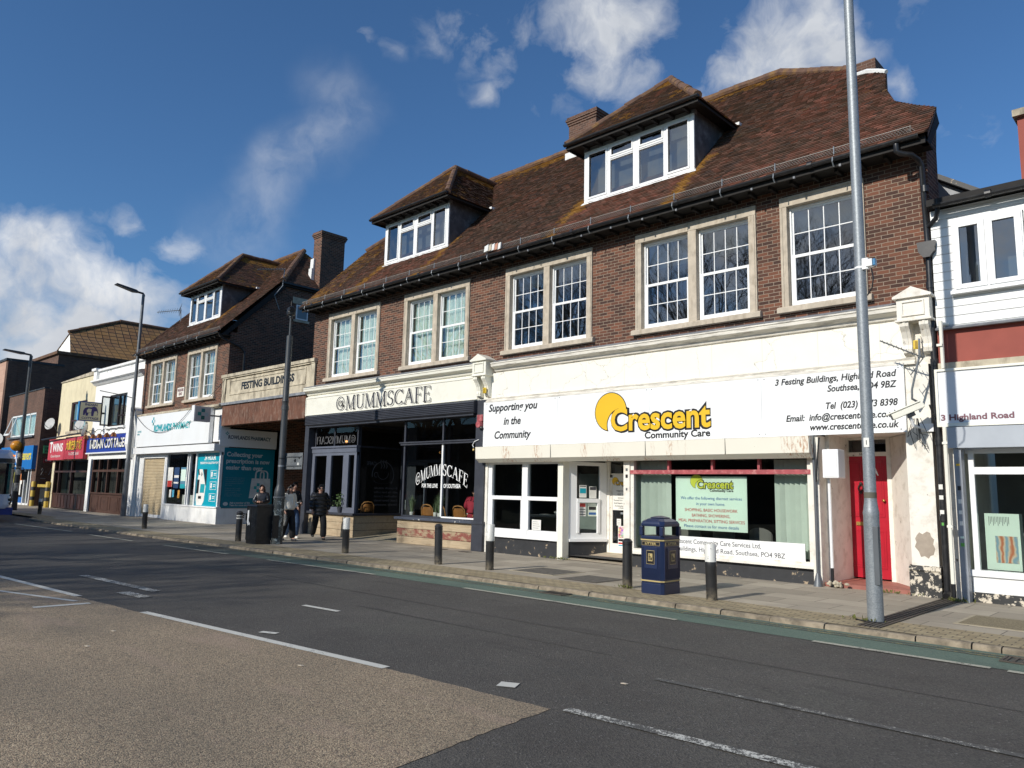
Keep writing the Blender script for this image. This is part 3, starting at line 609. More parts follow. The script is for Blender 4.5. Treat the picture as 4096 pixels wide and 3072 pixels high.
# walls
def wall_front(name, x0, x1, z0, z1, y0, y1, holes, mat, parent):
    mb = MB(); zs = sorted({z0, z1, *[h[2] for h in holes], *[h[3] for h in holes]})
    xs_ = sorted({x0, x1, *[h[0] for h in holes], *[h[1] for h in holes]})
    for za, zb in zip(zs, zs[1:]):
        run = None
        for xa, xb in zip(xs_, xs_[1:]):
            cov = any(h[0] <= xa and h[1] >= xb and h[2] <= za and h[3] >= zb for h in holes)
            if cov:
                if run: mb.box(run[0], run[1], y0, y1, za, zb); run = None
            else: run = (run[0], xb) if run else (xa, xb)
        if run: mb.box(run[0], run[1], y0, y1, za, zb)
    return mb.build(name, mat, parent)
WIN = [(-23.30,-20.24,'net'), (-18.95,-15.88,'net'), (-14.41,-11.37,'dark'), (-10.06,-6.99,'blind'), (-6.46,-4.78,'blind1')]
Y = 14.75
wall_front('brick_wall', XL, XR, 4.7, 8.22, Y, Y+.3, [(a,b,5.42,7.80) for a,b,_ in WIN], M['brick'], T)
for nm, xa, xb in (('gable_wall', XL, XL+.28),):
    zt = 10.8 if xa < -20 else 8.85
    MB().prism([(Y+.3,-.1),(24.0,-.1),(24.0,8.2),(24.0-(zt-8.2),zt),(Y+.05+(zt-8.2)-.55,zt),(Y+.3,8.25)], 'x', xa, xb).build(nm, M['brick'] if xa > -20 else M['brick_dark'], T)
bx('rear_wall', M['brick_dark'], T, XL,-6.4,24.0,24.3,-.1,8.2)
ge = MB(); ge.prism([(XR-.28,Y+.3),(XR,Y+.3),(XR,15.45),(-6.2,24.0),(-6.5,24.0)], 'z', -.1, 8.2); ge.prism([(Y+.1,8.2),(15.45,8.2),(15.45,8.85),(Y+.3,8.7)], 'x', XR-.2, XR); ge.build('gable_wall', M['brick'], T)
# verge boards and eaves
so_ = MB(); so_.box(XL-.1,XR+.12,14.28,Y,8.02,8.06); so_.box(XL-.1,XR+.12,14.24,14.28,7.98,8.16); so_.build('soffit_board', M['darkwood'], T)
MB().prism([(14.3,8.02),(14.5,8.02),(17.15,10.72),(17.0,10.86)], 'x', XL-.13, XL-.02).build('bargeboard', M['darkwood'], T)
MB().prism([(14.3,8.02),(14.5,8.02),(15.2,8.7),(15.05,8.86)], 'x', XR+.02, XR+.14).build('bargeboard', M['darkwood'], T)
foot = MB().box(XL+.2,XL+.26,14.40,Y-.02,7.95,8.018).build('rafter_foot', M['darkwood'], T); copies(foot, [(i*.45,0,0) for i in range(1, 45)], T)
clip = MB().box(XL+.36,XL+.40,14.20,14.235,7.955,8.0).build('gutter_clip', M['lead'], T); copies(clip, [(i*.9,0,0) for i in range(1, 22)], T)
def gutter(name, x0, x1, y, z, parent, r=.065):
    mb = MB(); pr = [(y+r*math.cos(a), z+r*math.sin(a)) for a in [math.pi+math.pi*i/8 for i in range(9)]]+[(y+(r-.012)*math.cos(a), z+(r-.012)*math.sin(a)) for a in [2*math.pi-math.pi*i/8 for i in range(9)]]
    mb.prism(pr, 'x', x0, x1); x = x0+.8
    while x < x1: mb.tube([(x,y,z-.005),(x+.09,y,z-.005)], r*1.13, 12); x += 3.0
    return mb.build(name, M['blackplas'], parent)
gutter('gutter', XL-.12, -3.62, 14.17, 8.13, T)
def guard(x0, x1, y, z, parent, h=.17):
    mb = MB(); x = x0
    while x < x1:
        for s in (0, 1):
            a, b = (x, x+h*.8) if s == 0 else (x+h*.8, x)
            b = min(b, x1); mb.tube([(a,y+.006*s,z),(b,y+.006*s,z+h)], .0055, 3, cap=False)
        x += .055
    for zz in (z, z+h): mb.tube([(x0,y,zz),(x1,y,zz)], .007, 4)
    o = mb.build('gutter_guard', M['wire'], parent)
    br = MB().tube([(x0+.35,y-.012,z+h+.03),(x0+.35,y-.02,z),(x0+.35,y-.10,z-.05),(x0+.35,y-.12,z-.14),(x0+.35,y-.05,z-.22)], .012, 6).build('guard_bracket', M['galv'], o)
    copies(br, [(i*1.18,0,0) for i in range(1, int((x1-x0)/1.18))], o)
guard(XL-.05, -3.75, 14.21, 8.18, T)
# ------------------------------------------------------------------ windows
def sash(x0, x1, z0, z1, y, W, cols=4, mat='upvc'):
    f = MB(); zm = z0+(z1-z0)*.50; o = .035
    f.box(x0,x0+o,y,y+.09,z0,z1); f.box(x1-o,x1,y,y+.09,z0,z1); f.box(x0+o,x1-o,y,y+.09,z1-o,z1); f.box(x0+o,x1-o,y-.02,y+.09,z0,z0+.04)
    a, b = x0+o, x1-o
    def one(za, zb, yy, st, top, bot):
        f.box(a,a+st,yy,yy+.035,za,zb); f.box(b-st,b,yy,yy+.035,za,zb); f.box(a+st,b-st,yy,yy+.035,zb-top,zb); f.box(a+st,b-st,yy,yy+.035,za,za+bot)
        for i in range(1, cols): xx = a+st+(b-a-2*st)*i/cols; f.box(xx-.009,xx+.009,yy+.008,yy+.027,za+bot,zb-top)
        zz = (za+bot+zb-top)/2; f.box(a+st,b-st,yy+.0095,yy+.0255,zz-.009,zz+.009)
    one(zm-.02, z1-o, y+.045, .035, .05, .045); one(z0+.04, zm+.035, y+.004, .062, .06, .085)
    f.build('sash_frame', M[mat], W)
    g = MB(); e = random.Random(int(x0*100)); t = e.uniform(-.011,.011)
    g.quad((a+.03,y+.062,zm),(b-.03,y+.062+t,zm),(b-.03,y+.062,z1-.08),(a+.03,y+.062-t,z1-.08)); g.quad((a+.04,y+.022,z0+.1),(b-.04,y+.022-t,z0+.1),(b-.04,y+.022,zm),(a+.04,y+.022+t,zm)); g.build('pane', M['glass'], W)
def drape(x0, x1, z0, z1, y, mat, W, name='curtain', waves=9, amp=.02, gap=None):
    mb = MB(); n = waves*6; rn = random.Random(int(x0*77))
    ph = [rn.uniform(.7, 1.3) for _ in range(n+1)]
    top = [(x0+(x1-x0)*i/n, y+amp*math.sin(i*2*math.pi/6*ph[i//6])) for i in range(n+1)]
    for (a, b), (c, d) in zip(top, top[1:]): mb.quad((a,b,z0),(c,d,z0),(c,d,z1),(a,b,z1))
    return mb.build(name, M[mat], W, smooth=True)
def slats(x0, x1, z0, z1, y, W, name='venetian_blind'):
    mb = MB(); z = z1
    while z > z0: mb.add([(x0,y,z),(x1,y,z),(x1,y+.02,z-.013),(x0,y+.02,z-.013)], [(0,1,2,3)]); z -= .025
    return mb.build(name, M['vblind'], W)
def stone_window(x0, x1, kind, parent, zs=(5.49, 7.82), lights=2, y=14.75):
    s = MB(); hd, jb = .21, .17; zb, zt = zs; yf = y-.045
    jl = jb if lights == 2 else .15
    s.box(x0,x0+jl,yf,y+.22,zb,zt-hd); s.box(x1-jl,x1,yf,y+.22,zb,zt-hd); s.box(x0,x1,yf-.004,y+.22,zt-hd,zt)
    ins = [(x0+jl, x1-jl)]
    if lights == 2: m_ = (x0+x1)/2; s.box(m_-.105,m_+.105,yf+.003,y+.22,zb,zt-hd); ins = [(x0+jl, m_-.105), (m_+.105, x1-jl)]
    s.box(x0+.10,x1-.10,yf-.022,yf-.004,zt-.05,zt-.012); s.box(x0+.03,x0+.06,yf-.014,yf,zb,zt-hd); s.box(x1-.06,x1-.03,yf-.014,yf,zb,zt-hd)
    W_ = s.build('window', M['stone'], parent, bevel=.008)
    MB().prism([(yf-.075,zb-.13),(y+.22,zb-.13),(y+.22,zb),(yf-.03,zb),(yf-.075,zb-.03)], 'x', x0-.08, x1+.09).build('sill', M['stone'], W_, bevel=.006)
    for i, (a, b) in enumerate(ins):
        sash(a+.008, b-.008, zb+.006, zt-hd-.004, y+.085, W_)
        if kind == 'net': drape(a+.04, b-.02 if i else b-.06, zb+.05, zt-.3, y+.27, 'net', W_)
        if kind in ('blind', 'blind1'): slats(a+.03, b-.03, zt-.85 if kind == 'blind' else zt-.75, zt-.25, y+.26, W_)
        if kind == 'white': drape(a+.04, a+(b-a)*(.5 if i else .35), zb+.05, zt-.3, y+.3, 'net', W_)
        if kind == 'dark' : slats(a+.03, b-.03, zt-.62, zt-.25, y+.27, W_)
    return W_
for a, b, k in WIN: stone_window(a, b, k, T, lights=1 if k == 'blind1' else 2)
rm = MB()
rm.quad((XL+.3,15.1,5.1),(XR-.3,15.1,5.1),(XR-.3,18.5,5.1),(XL+.3,18.5,5.1)); rm.quad((XL+.3,15.1,8.15),(XL+.3,18.5,8.15),(XR-.3,18.5,8.15),(XR-.3,15.1,8.15)); rm.quad((XL+.3,18.5,5.1),(XR-.3,18.5,5.1),(XR-.3,18.5,8.15),(XL+.3,18.5,8.15))
for xx in (XL+.3, -19.6, -15.2, -10.7, -6.7, XR-.3): rm.quad((xx,15.1,5.1),(xx,18.5,5.1),(xx,18.5,8.15),(xx,15.1,8.15))
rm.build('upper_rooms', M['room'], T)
# ------------------------------------------------------------------ dormers
def dormer(xc, parent, seed, blind=False):
    zb, zt, y = 9.36, 10.80, 15.35; w = 1.67
    c = MB().box(xc-w-.03,xc+w+.03,y-.012,y+.1,zt,10.93); D_ = c.build('dormer', M['lead'], parent)
    f = MB(); st = .075
    f.box(xc-w,xc+w,y-.02,y+.07,zb,zb+.07); f.box(xc-w,xc+w,y-.02,y+.07,zt-.07,zt); f.box(xc-w,xc-w+st+.05,y-.022,y+.07,zb+.07,zt-.07); f.box(xc+w-st-.05,xc+w,y-.022,y+.07,zb+.07,zt-.07)
    f.box(xc-.09,xc+.09,y-.021,y+.07,zb+.07,zt-.07)
    for s in (-1, 1):
        xm = xc+s*.86; f.box(xm-.05,xm+.05,y-.018,y+.07,zb+.07,zt-.07)
        a, b = sorted((xc+s*.09, xm-s*.05)); f.box(a,b,y-.019,y+.06,10.33,10.43)
        # opening sashes proud of the frame
        f.box(a,b,y-.035,y-.0195,10.36,10.40); f.box(a,a+.045,y-.036,y-.0205,10.42,zt-.07); f.box(b-.045,b,y-.036,y-.0205,10.42,zt-.07); f.box(a,b,y-.0365,y-.0215,zt-.125,zt-.065); f.box(a,b,y-.0365,y-.0215,10.42,10.465)
        e, g_ = sorted((xm+s*.05, xc+s*(w-.125))); f.box(e,e+.045,y-.036,y-.0205,zb+.08,zt-.08); f.box(g_-.045,g_,y-.036,y-.0205,zb+.08,zt-.08); f.box(e,g_,y-.0365,y-.0215,zb+.07,zb+.125); f.box(e,g_,y-.0365,y-.0215,zt-.125,zt-.07)
    f.build('window_frame', M['upvc'], D_, bevel=.006)
    rn = random.Random(seed); g = MB()
    for a, b, za, zz in ((-w+.12,-.9,zb+.07,zt-.07),(-.82,-.09,zb+.07,10.34),(-.82,-.09,10.42,zt-.07),(.09,.82,zb+.07,10.34),(.09,.82,10.42,zt-.07),(.9,w-.12,zb+.07,zt-.07)):
        t = rn.uniform(-.006,.006); u = rn.uniform(-.004,.004); g.quad((xc+a,y+.015+t,za),(xc+b,y+.015-t+u,za),(xc+b,y+.015-u,zz),(xc+a,y+.015+t,zz))
    g.build('pane', M['glass'], D_)
    bx('window_backing', M['dormback'], D_, xc-w+.04,xc+w-.04,y+.34,y+.37,zb,zt)  # dark sheet painted as the dim interior behind the dormer panes
    if blind: slats(xc+.95, xc+w-.15, 10.35, zt-.1, y+.12, D_)
    for s in (-1, 1): MB().prism([(y+.02,9.28),(y+.02,10.93),(17.0,10.93)], 'x', xc+s*(w-.04), xc+s*(w+.005)).build('cheek', M['leadd'], D_)
    a = MB(); a.add([(xc-w-.08,y-.10,zb-.09),(xc+w+.08,y-.10,zb-.09),(xc+w+.04,y-.02,zb+.005),(xc-w-.04,y-.02,zb+.005),(xc+w+.04,y+.03,zb+.005),(xc-w-.04,y+.03,zb+.005)], [(0,1,2,3),(3,2,4,5)])
    a.build('apron', M['flash_white'], D_)
    # step flashing up both cheeks, eaves, hipped roof
    for s in (-1, 1): MB().prism([(y,9.37),(y+.12,9.37),(16.98,10.86),(16.98,10.95)], 'x', xc+s*(w+.006), xc+s*(w+.02)).build('step_flashing', M['lead'], D_)
    h = 2.0; ze = 10.95
    e = MB(); e.box(xc-h,xc+h,14.98,17.0,ze-.05,ze-.02); e.box(xc-h,xc+h,14.955,14.98,ze-.12,ze+.02)
    for s in (-1, 1): e.box(*sorted((xc+s*h, xc+s*(h-.025))),14.98,16.95,ze-.12,ze+.02)
    e.build('soffit', M['darkwood'], D_)
    ft = MB().box(xc-1.55,xc-1.49,15.0,15.33,ze-.13,ze-.055).build('rafter_foot', M['darkwood'], D_); copies(ft, [(i*.44,0,0) for i in range(1, 8)], D_)
    gt = MB(); gt.prism([(14.90+.06*math.cos(t), ze+.02+.06*math.sin(t)) for t in [math.pi+math.pi*i/8 for i in range(9)]], 'x', xc-h-.03, xc+h+.05); gt.build('gutter', M['blackplas'], D_)
    lf = lambda p: .28+.3*nz_(p, 1.2)+(.4 if p.z > 12.6 else 0)
    tile_roof('dormer_roof', [(-h-.03,-.06),(h+.03,-.06),(0,2.06/Q)], (xc,14.95,ze), (1,0,0), (0,Q,Q), (0,-Q,Q), D_, lichen=lf, seed=seed)
    tile_roof('dormer_roof', [(0,-.06),(4.0,-.06),(4.12,2.05/Q),(2.05,2.05/Q)], (xc+h,14.95,ze), (0,1,0), (-Q,0,Q), (Q,0,Q), D_, lichen=lf, seed=seed+1)
    tile_roof('dormer_roof', [(0,-.06),(-4.0,-.06),(-4.12,2.05/Q),(-2.05,2.05/Q)], (xc-h,14.95,ze), (0,-1,0), (Q,0,Q), (-Q,0,Q), D_, lichen=lf, seed=seed+2)
    ridge_run('hip_tiles', (xc-h,14.95,ze+.02), (xc,17.02,13.03), D_, .105); ridge_run('hip_tiles', (xc+h,14.95,ze+.02), (xc,17.02,13.03), D_, .105); ridge_run('hip_tiles', (xc,17.0,13.03), (xc,19.05,13.05), D_, .105)
    bx('valley_lead', M['flash_white'], D_, xc+h-.12,xc+h+.10,16.82,17.0,ze-.02,ze+.055)
    return D_
dormer(DORM[0], T, 11); dormer(DORM[1], T, 21, True)
# ------------------------------------------------------------------ chimneys
def chimney(x0, x1, y0, y1, z0, z1, parent, mat='brick_far', flash=True, corb=True):
    m = MB(); m.box(x0,x1,y0,y1,z0,z1-.30 if corb else z1)
    if corb:
        for i, (e, a, b) in enumerate(((.03,.30,.225),(.06,.225,.15),(.09,.15,.075),(.06,.075,0))): m.box(x0-e,x1+e,y0-e,y1+e,z1-a,z1-b)
    c = m.build('chimney', M[mat], parent)
    return c
c1 = chimney(-15.72,-14.55,19.0,19.75,12.6,14.45,T)
MB().box(-15.8,-14.4,18.9,18.99,12.75,13.15).build('flashing', M['flash_white'], c1)
c2 = chimney(-6.1,-5.43,17.95,18.8,11.0,12.08,T, corb=False)
MB().tube([(-5.72,17.42,11.50),(-5.45,17.38,11.46),(-5.2,17.34,11.36),(-4.98,17.2,11.20)], [.05,.07,.06,.05], 6).build('flashing', M['flash_white'], c2)
# downpipe at the right corner with hopper
dp = MB(); yq = 14.62
dp.tube([(-4.0,14.17,8.06),(-4.0,14.17,7.92),(-3.95,14.2,7.88),(-3.80,14.35,7.86),(-3.74,14.5,7.8),(-3.72,yq,7.7),(-3.69,yq,6.2)], .05, 10); dp.tube([(-3.69,yq,5.98),(-3.69,yq,.06)], .055, 10)
for z in (7.2,5.4,4.0,2.6,1.3): dp.tube([(-3.69,yq,z),(-3.69,yq,z+.12)], .068, 10)
dp.tube([(-3.69,yq,.10),(-3.69,yq-.1,.05)], .06, 10)
P_ = dp.build('downpipe', M['blackplas'], T, smooth=True)
MB().prism([(-3.84,6.24),(-3.54,6.24),(-3.56,6.06),(-3.64,5.95),(-3.74,5.95),(-3.82,6.06)], 'y', yq-.13, yq+.1).build('hopper', M['blackplas'], P_)
tb('branch_pipe', M['blackplas'], P_, [(-3.45,14.42,6.95),(-3.45,14.42,6.75),(-3.5,14.48,6.62),(-3.68,14.62,6.52),(-3.69,14.62,6.2)], .042)
# ------------------------------------------------------------------ fascia, cornice, consoles
def cornice(name, x0, x1, zt, zb, y, mat, parent, proj=.27):
    h = zt-zb
    pr = [(y+.02,zb),(y-.03,zb),(y-.035,zb+.18*h),(y-.08,zb+.22*h),(y-.10,zb+.42*h),(y-.16,zb+.52*h),(y-proj+.03,zb+.62*h),(y-proj+.02,zb+.84*h),(y-proj,zb+.88*h),(y-proj,zt-.015),(y-proj+.02,zt),(y+.02,zt+.05)]
    return MB().prism(pr, 'x', x0, x1).build(name, mat, parent)
cornice('cornice', -14.68, -4.22, 5.15, 4.86, 14.72, M['cornice'], T)
bx('fascia_wall', M['crack'], T, -14.9,-4.0,14.66,14.75,4.19,4.88)
MB().prism([(14.75,4.06),(14.58,4.06),(14.58,4.10),(14.62,4.13),(14.60,4.17),(14.66,4.20),(14.75,4.21)], 'x', -14.95,-4.0).build('fascia_moulding', M['cornice'], T)
bx('fascia_backing', M['render'], T, -15.0,-3.9,14.66,14.75,2.86,4.06)
cornice('cornice', -24.35, -15.3, 5.18, 4.86, 14.72, M['cream_gloss'], T)
MB().prism([(14.75,5.2),(14.46,5.19),(14.46,5.205),(14.75,5.30)], 'x', -24.3,-15.2).build('lead_capping', M['lead'], T)
MB().prism([(14.75,5.17),(14.46,5.155),(14.46,5.165),(14.75,5.26)], 'x', -14.6,-4.3).build('lead_capping', M['lead'], T)
def console(xc, parent, mat, y=14.72):
    w = .27; b = MB(); b.box(xc-w,xc+w,y-.34,y+.03,4.84,5.22); b.prism([(xc-w-.05,5.22),(xc+w+.05,5.22),(xc+w+.05,5.26),(xc,5.42),(xc-w-.05,5.26)], 'y', y-.40, y+.02)
    b.box(xc-w-.03,xc+w+.03,y-.37,y+.03,4.80,4.84)
    for q in ((xc-.19,xc+.19,5.14,5.17),(xc-.19,xc+.19,4.89,4.92),(xc-.19,xc-.16,4.92,5.14),(xc+.16,xc+.19,4.92,5.14)): b.box(q[0],q[1],y-.365,y-.34,q[2],q[3])
    C_ = b.build('console', mat, parent, bevel=.006)
    for s in (-1, 1):
        a = xc+s*.16
        pr = [(y+.02,4.8),(y-.33,4.8),(y-.33,4.72),(y-.26,4.63),(y-.20,4.52),(y-.17,4.40),(y-.185,4.33),(y-.17,4.26),(y-.10,4.22),(y+.02,4.22)]
        MB().prism(pr, 'x', *sorted((a-.075, a+.075))).build('scroll', mat, C_)
        MB().prism([(p[0]-.012, p[1]) for p in pr[1:9]]+[(y-.05,4.3),(y-.05,4.75)], 'x', a-.02, a+.02).build('scroll_rib', mat, C_)
    bx('back_panel', mat, C_, xc-.25,xc+.25,y-.04,y+.02,4.05,4.8)
    return C_
console(-15.05, T, M['cream_gloss']); console(-3.93, T, M['peel_white'])
def alarm(x, y, z, m, label, cat='alarm box', w=.11, h=.16):
    t = thing('alarm_box', label, cat, (x, y, z)); bx('casing', m, t, x-w/2,x+w/2,y-.05,y,z-h/2,z+h/2, bevel=.012); bx('lens', pm('amber_lens', (.35,.22,.02), .3), t, x-.02,x+.02,y-.062,y-.05,z-h/2+.02,z+h/2-.02); return t
ylw = pm('yellow_plastic', (.72,.50,.03), .4, .05, 3)
alarm(-14.89,14.50,4.39,ylw,'yellow alarm box under the white scroll bracket beside the cafe fascia'); alarm(-3.92,14.50,4.38,ylw,'yellow alarm box in the right scroll bracket above the aerial')
# ------------------------------------------------------------------ cafe shopfront
bx('fascia', M['cream_gloss'], T, -24.42,-15.32,14.66,14.75,4.17,4.87)
fs = thing('cafe_sign', 'cream fascia board lettered @MUMMSCAFE in slate roman capitals', 'sign', (-19.9, 14.65, 4.2))
bm_ = MB(); bm_.box(-24.38,-15.36,14.635,14.658,4.19,4.84); bm_.build('board', M['cream_gloss'], fs)
tr = MB(); tr.box(-24.38,-15.36,14.618,14.635,4.805,4.84); tr.box(-24.38,-15.36,14.618,14.635,4.19,4.21); tr.box(-24.38,-24.34,14.618,14.635,4.21,4.805); tr.build('trim', M['cream_gloss'], fs)
greyl = pm('pale_shadow_lettering', (.30,.30,.33), .5)
for q, (m, d) in enumerate(((M['inkgrey'], .042), (M['cream_gloss'], .030), (M['inkgrey'], 0))):
    roman('@MUMMSCAFE', -22.40, 14.627-q*.0035, 4.275, .475, 5.05, m, fs, dx=d, dz=-d*.8)
# roller shutter box, corrugated
rs = MB(); pr = [(14.74,3.80),(14.52,3.80)]
for i in range(6): z = 3.82+i*.052; pr += [(14.50,z),(14.475,z+.015),(14.475,z+.035),(14.50,z+.05)]
pr += [(14.52,4.15),(14.74,4.165)]
rs.prism(pr, 'x', -24.12, -15.32); rs.build('roller_box', M['slate'], T)
bx('shutter_soffit', M['slate'], T, -24.0,-15.4,14.55,14.86,3.74,3.795)
# slate pilaster beside cafe
pb = MB(); pb.box(-15.36,-14.99,14.62,14.95,.0,4.16); pb.box(-15.39,-14.96,14.58,14.95,0,.72); pb.box(-15.40,-14.95,14.565,14.95,.72,.80); pb.build('pilaster', M['slate'], T, bevel=.01)
bx('pilaster', M['slate'], T, -24.3,-24.05,14.62,14.95,0,4.16)
# cafe bays: name, plan points, boards
def boards(name, x0, x1, y0, y1, zs, parent, mats, face='y'):
    for i, (a, b) in enumerate(zip(zs, zs[1:])):
        bx(name, M[mats[i]], parent, x0,x1,y0,y1,a+.006,b-.004, bevel=.005)
BL, BM = -24.35, -21.3
boards('plank', BL, BM, 14.80, 14.86, [.0,.24,.48,.72], T, ['wood']*3); boards('plank', BM-.06, BM, 14.865, 16.8, [.0,.24,.48,.72], T, ['wood']*3)
sl = MB(); sl.box(BL-.08,BM+.08,14.70,14.98,.725,.80); sl.box(BM-.1,BM+.08,14.98,16.85,.725,.80); sl.build('window_sill', M['slate'], T, bevel=.008)
fw = MB(); yb = 14.84
fw.box(-24.3,BM,yb-.05,yb+.08,2.84,3.0); fw.box(-24.33,BM+.05,yb-.09,yb+.08,3.0,3.06); fw.box(-24.02,BM,yb-.03,yb+.06,.80,.98)
for a, b in ((-24.02,-23.86),(-23.1,-22.82),(-22.08,-21.76),(-20.98-.45,BM)): fw.box(a,b,yb-.031,yb+.06,.98,2.84)
fw.box(-24.02,BM,yb-.0295,yb+.06,2.74,2.84)
fw.build('folding_window', M['slate_l'], T)
fp = MB()
for a, b in ((-23.86,-23.1),(-22.82,-22.08),(-21.76,-21.43)): fp.quad((a,yb+.02,.98),(b,yb+.022,.98),(b,yb+.02,2.74),(a,yb+.018,2.74))
fp.build('pane', M['shopglass'], T)
uf = MB()
for x in (-24.25,-23.95,-22.75,-21.36): uf.box(x,x+.06,yb,yb+.06,3.06,3.78)
uf.box(-24.25,BM,yb,yb+.06,3.72,3.78)
uf.box(BM-.06,BM,yb+.06,16.8,3.0,3.06); uf.box(BM-.06,BM,yb+.06,16.8,3.70,3.78)
for y in (14.92,16.74): uf.box(BM-.06,BM,y,y+.06,.8,3.0); uf.box(BM-.06,BM,y,y+.06,3.06,3.7)
uf.build('window_frame', M['slate'], T)
ug = MB(); ug.quad((-24.2,yb+.03,3.06),(BM,yb+.03,3.06),(BM,yb+.03,3.72),(-24.2,yb+.03,3.72)); ug.quad((BM-.03,14.98,.82),(BM-.03,16.74,.82),(BM-.034,16.74,3.0),(BM-.03,14.98,3.0)); ug.quad((BM-.03,14.98,3.06),(BM-.03,16.74,3.06),(BM-.03,16.74,3.7),(BM-.03,14.98,3.7))
up_ = ug.build('pane', M['shopglass'], T)
faint = pm('faint_window_lettering', (.12,.12,.125), .6)
roman('@MUMMSCAFE', -24.0, yb+.024, 3.16, .26, 2.5, faint, T, mirror=True, name='window_lettering')
# cup emblem on the side pane
cup = MB(); xq = BM-.024
def ring(mb, y, z, r0, r1, a0, a1, n=24, sz=1):
    for i in range(n):
        a, b = R_(a0+(a1-a0)*i/n), R_(a0+(a1-a0)*(i+1)/n)
        mb.quad((xq,y+r0*math.cos(a),z+r0*sz*math.sin(a)),(xq,y+r1*math.cos(a),z+r1*sz*math.sin(a)),(xq,y+r1*math.cos(b),z+r1*sz*math.sin(b)),(xq,y+r0*math.cos(b),z+r0*sz*math.sin(b)))
ring(cup, 15.95, 2.10, .44, .47, -40, 190); ring(cup, 15.95, 2.18, .22, .24, 180, 360); ring(cup, 15.95, 2.18, .22, .24, 0, 180, sz=.12); ring(cup, 15.66, 2.1, .07, .09, 60, 300, 12); ring(cup, 15.95, 1.9, .36, .38, 180, 360, sz=.25)
for i in (-1, 0, 1):
    for j in range(6): yy = 15.95+i*.11+.03*math.sin(j*1.1); cup.quad((xq,yy,2.32+j*.05),(xq,yy+.035,2.32+j*.05),(xq,yy+.035+.02*math.cos(j*1.1),2.37+j*.05),(xq,yy+.02*math.cos(j*1.1),2.37+j*.05))
cup.build('window_emblem', faint, T)
text('CAFE', .12, BM-.022, 15.45, 2.42, faint, T, 'left', name='window_lettering', align='c')
for i, s in enumerate(('brunch made', 'with the best coffee', 'coffee from Cornish', 'Local, home locally', 'locally seasonal')): text(s, .075, BM-.022, 16.6, 1.62-i*.14, faint, T, 'left', w=1.0, shear=.3, name='window_lettering')
# vertical text strip at left of bay
ss = thing('slogan_sign', 'narrow slate board with white words FOR THE LOVE OF SOUTHSEA read downwards', 'sign', (-24.2, 14.74, .8))
bx('board', M['slate'], ss, -24.37,-24.09,14.70,14.735,.80,2.92)
z = 2.76
for wd in ('FOR', 'THE', 'LOVE', 'OF'): text(wd, .085, -24.23, 14.697, z, M['inkwhite'], ss, align='c', w=min(.2,.055*len(wd)), bold=.006); z -= .155
z -= .07
for ch_ in 'SOUTHSEA': text(ch_, .125, -24.23, 14.697, z, M['inkwhite'], ss, align='c', w=.10, bold=.012); z -= .182
# right-hand cafe window
CL, CR = -18.85, -15.38
boards('plank', CL, CR, 14.72, 14.78, [.0,.22,.46,.72], T, ['wood','wood_red','wood']); boards('plank', CL, CL+.06, 14.785, 16.5, [.0,.22,.46,.72], T, ['wood']*3)
MB().box(CL-.06,CR+.02,14.62,14.92,.725,.80).build('window_sill', M['sill_peel'], T, bevel=.008)
wf = MB(); yw = 14.76
for x in (CL+.12, CR-.08): wf.box(x,x+.07,yw,yw+.07,.80,3.78)
wf.box(CL+.03,CR,yw-.06,yw+.08,2.98,3.08); wf.box(CL,CR,yw-.09,yw-.06,3.04,3.08); wf.box(CL+.12,CR,yw,yw+.07,3.72,3.78); wf.box(-16.93,-16.87,yw,yw+.06,3.08,3.72); wf.box(CL+.19,CR-.08,yw+.005,yw+.06,.80,.86)
wf.box(CL+.12,CL+.19,yw+.07,16.5,2.98,3.06); wf.box(CL+.12,CL+.19,16.43,16.5,.8,3.7)
wf.build('window_frame', M['slate'], T)
bx('window_mullion', M['upvc'], T, -16.93,-16.87,yw+.0,yw+.06,.86,2.98); bx('window_bead', M['upvc'], T, -16.87,CR-.08,yw-.004,yw+.004,.83,.875)
wg = MB(); wg.quad((CL+.19,yw+.03,.86),(CR-.06,yw+.03,.86),(CR-.06,yw+.034,2.98),(CL+.19,yw+.03,2.98)); wg.quad((CL+.19,yw+.03,3.08),(CR-.06,yw+.03,3.08),(CR-.06,yw+.03,3.72),(CL+.19,yw+.03,3.72)); wg.quad((CL+.155,yw+.1,.82),(CL+.155,16.43,.82),(CL+.155,16.43,2.98),(CL+.155,yw+.1,2.98))
wg.build('pane', M['shopglass'], T)
def archw(a, b):
    t = (a-1.14)/1.14; return (a*1.0+.08*t*(b-.2), b*(1.0+.12*t*t)+.34*(1-t*t)-.05)
roman('@MUMM', -18.10, yw+.012, 1.77, .33, 1.13, M['inkwhite'], T, warp=lambda a, b: archw(a, b), name='window_lettering')
roman('SCAFE', -18.10, yw+.012, 1.77, .33, 1.10, M['inkwhite'], T, warp=lambda a, b: archw(a+1.22, b), name='window_lettering')
text('FOR THE LOVE', .11, -17.80, yw+.012, 1.70, M['inkwhite'], T, w=.72, bold=.004, name='window_lettering'); text('OF SOUTHSEA', .11, -16.82, yw+.012, 1.70, M['inkwhite'], T, w=.74, bold=.004, name='window_lettering')
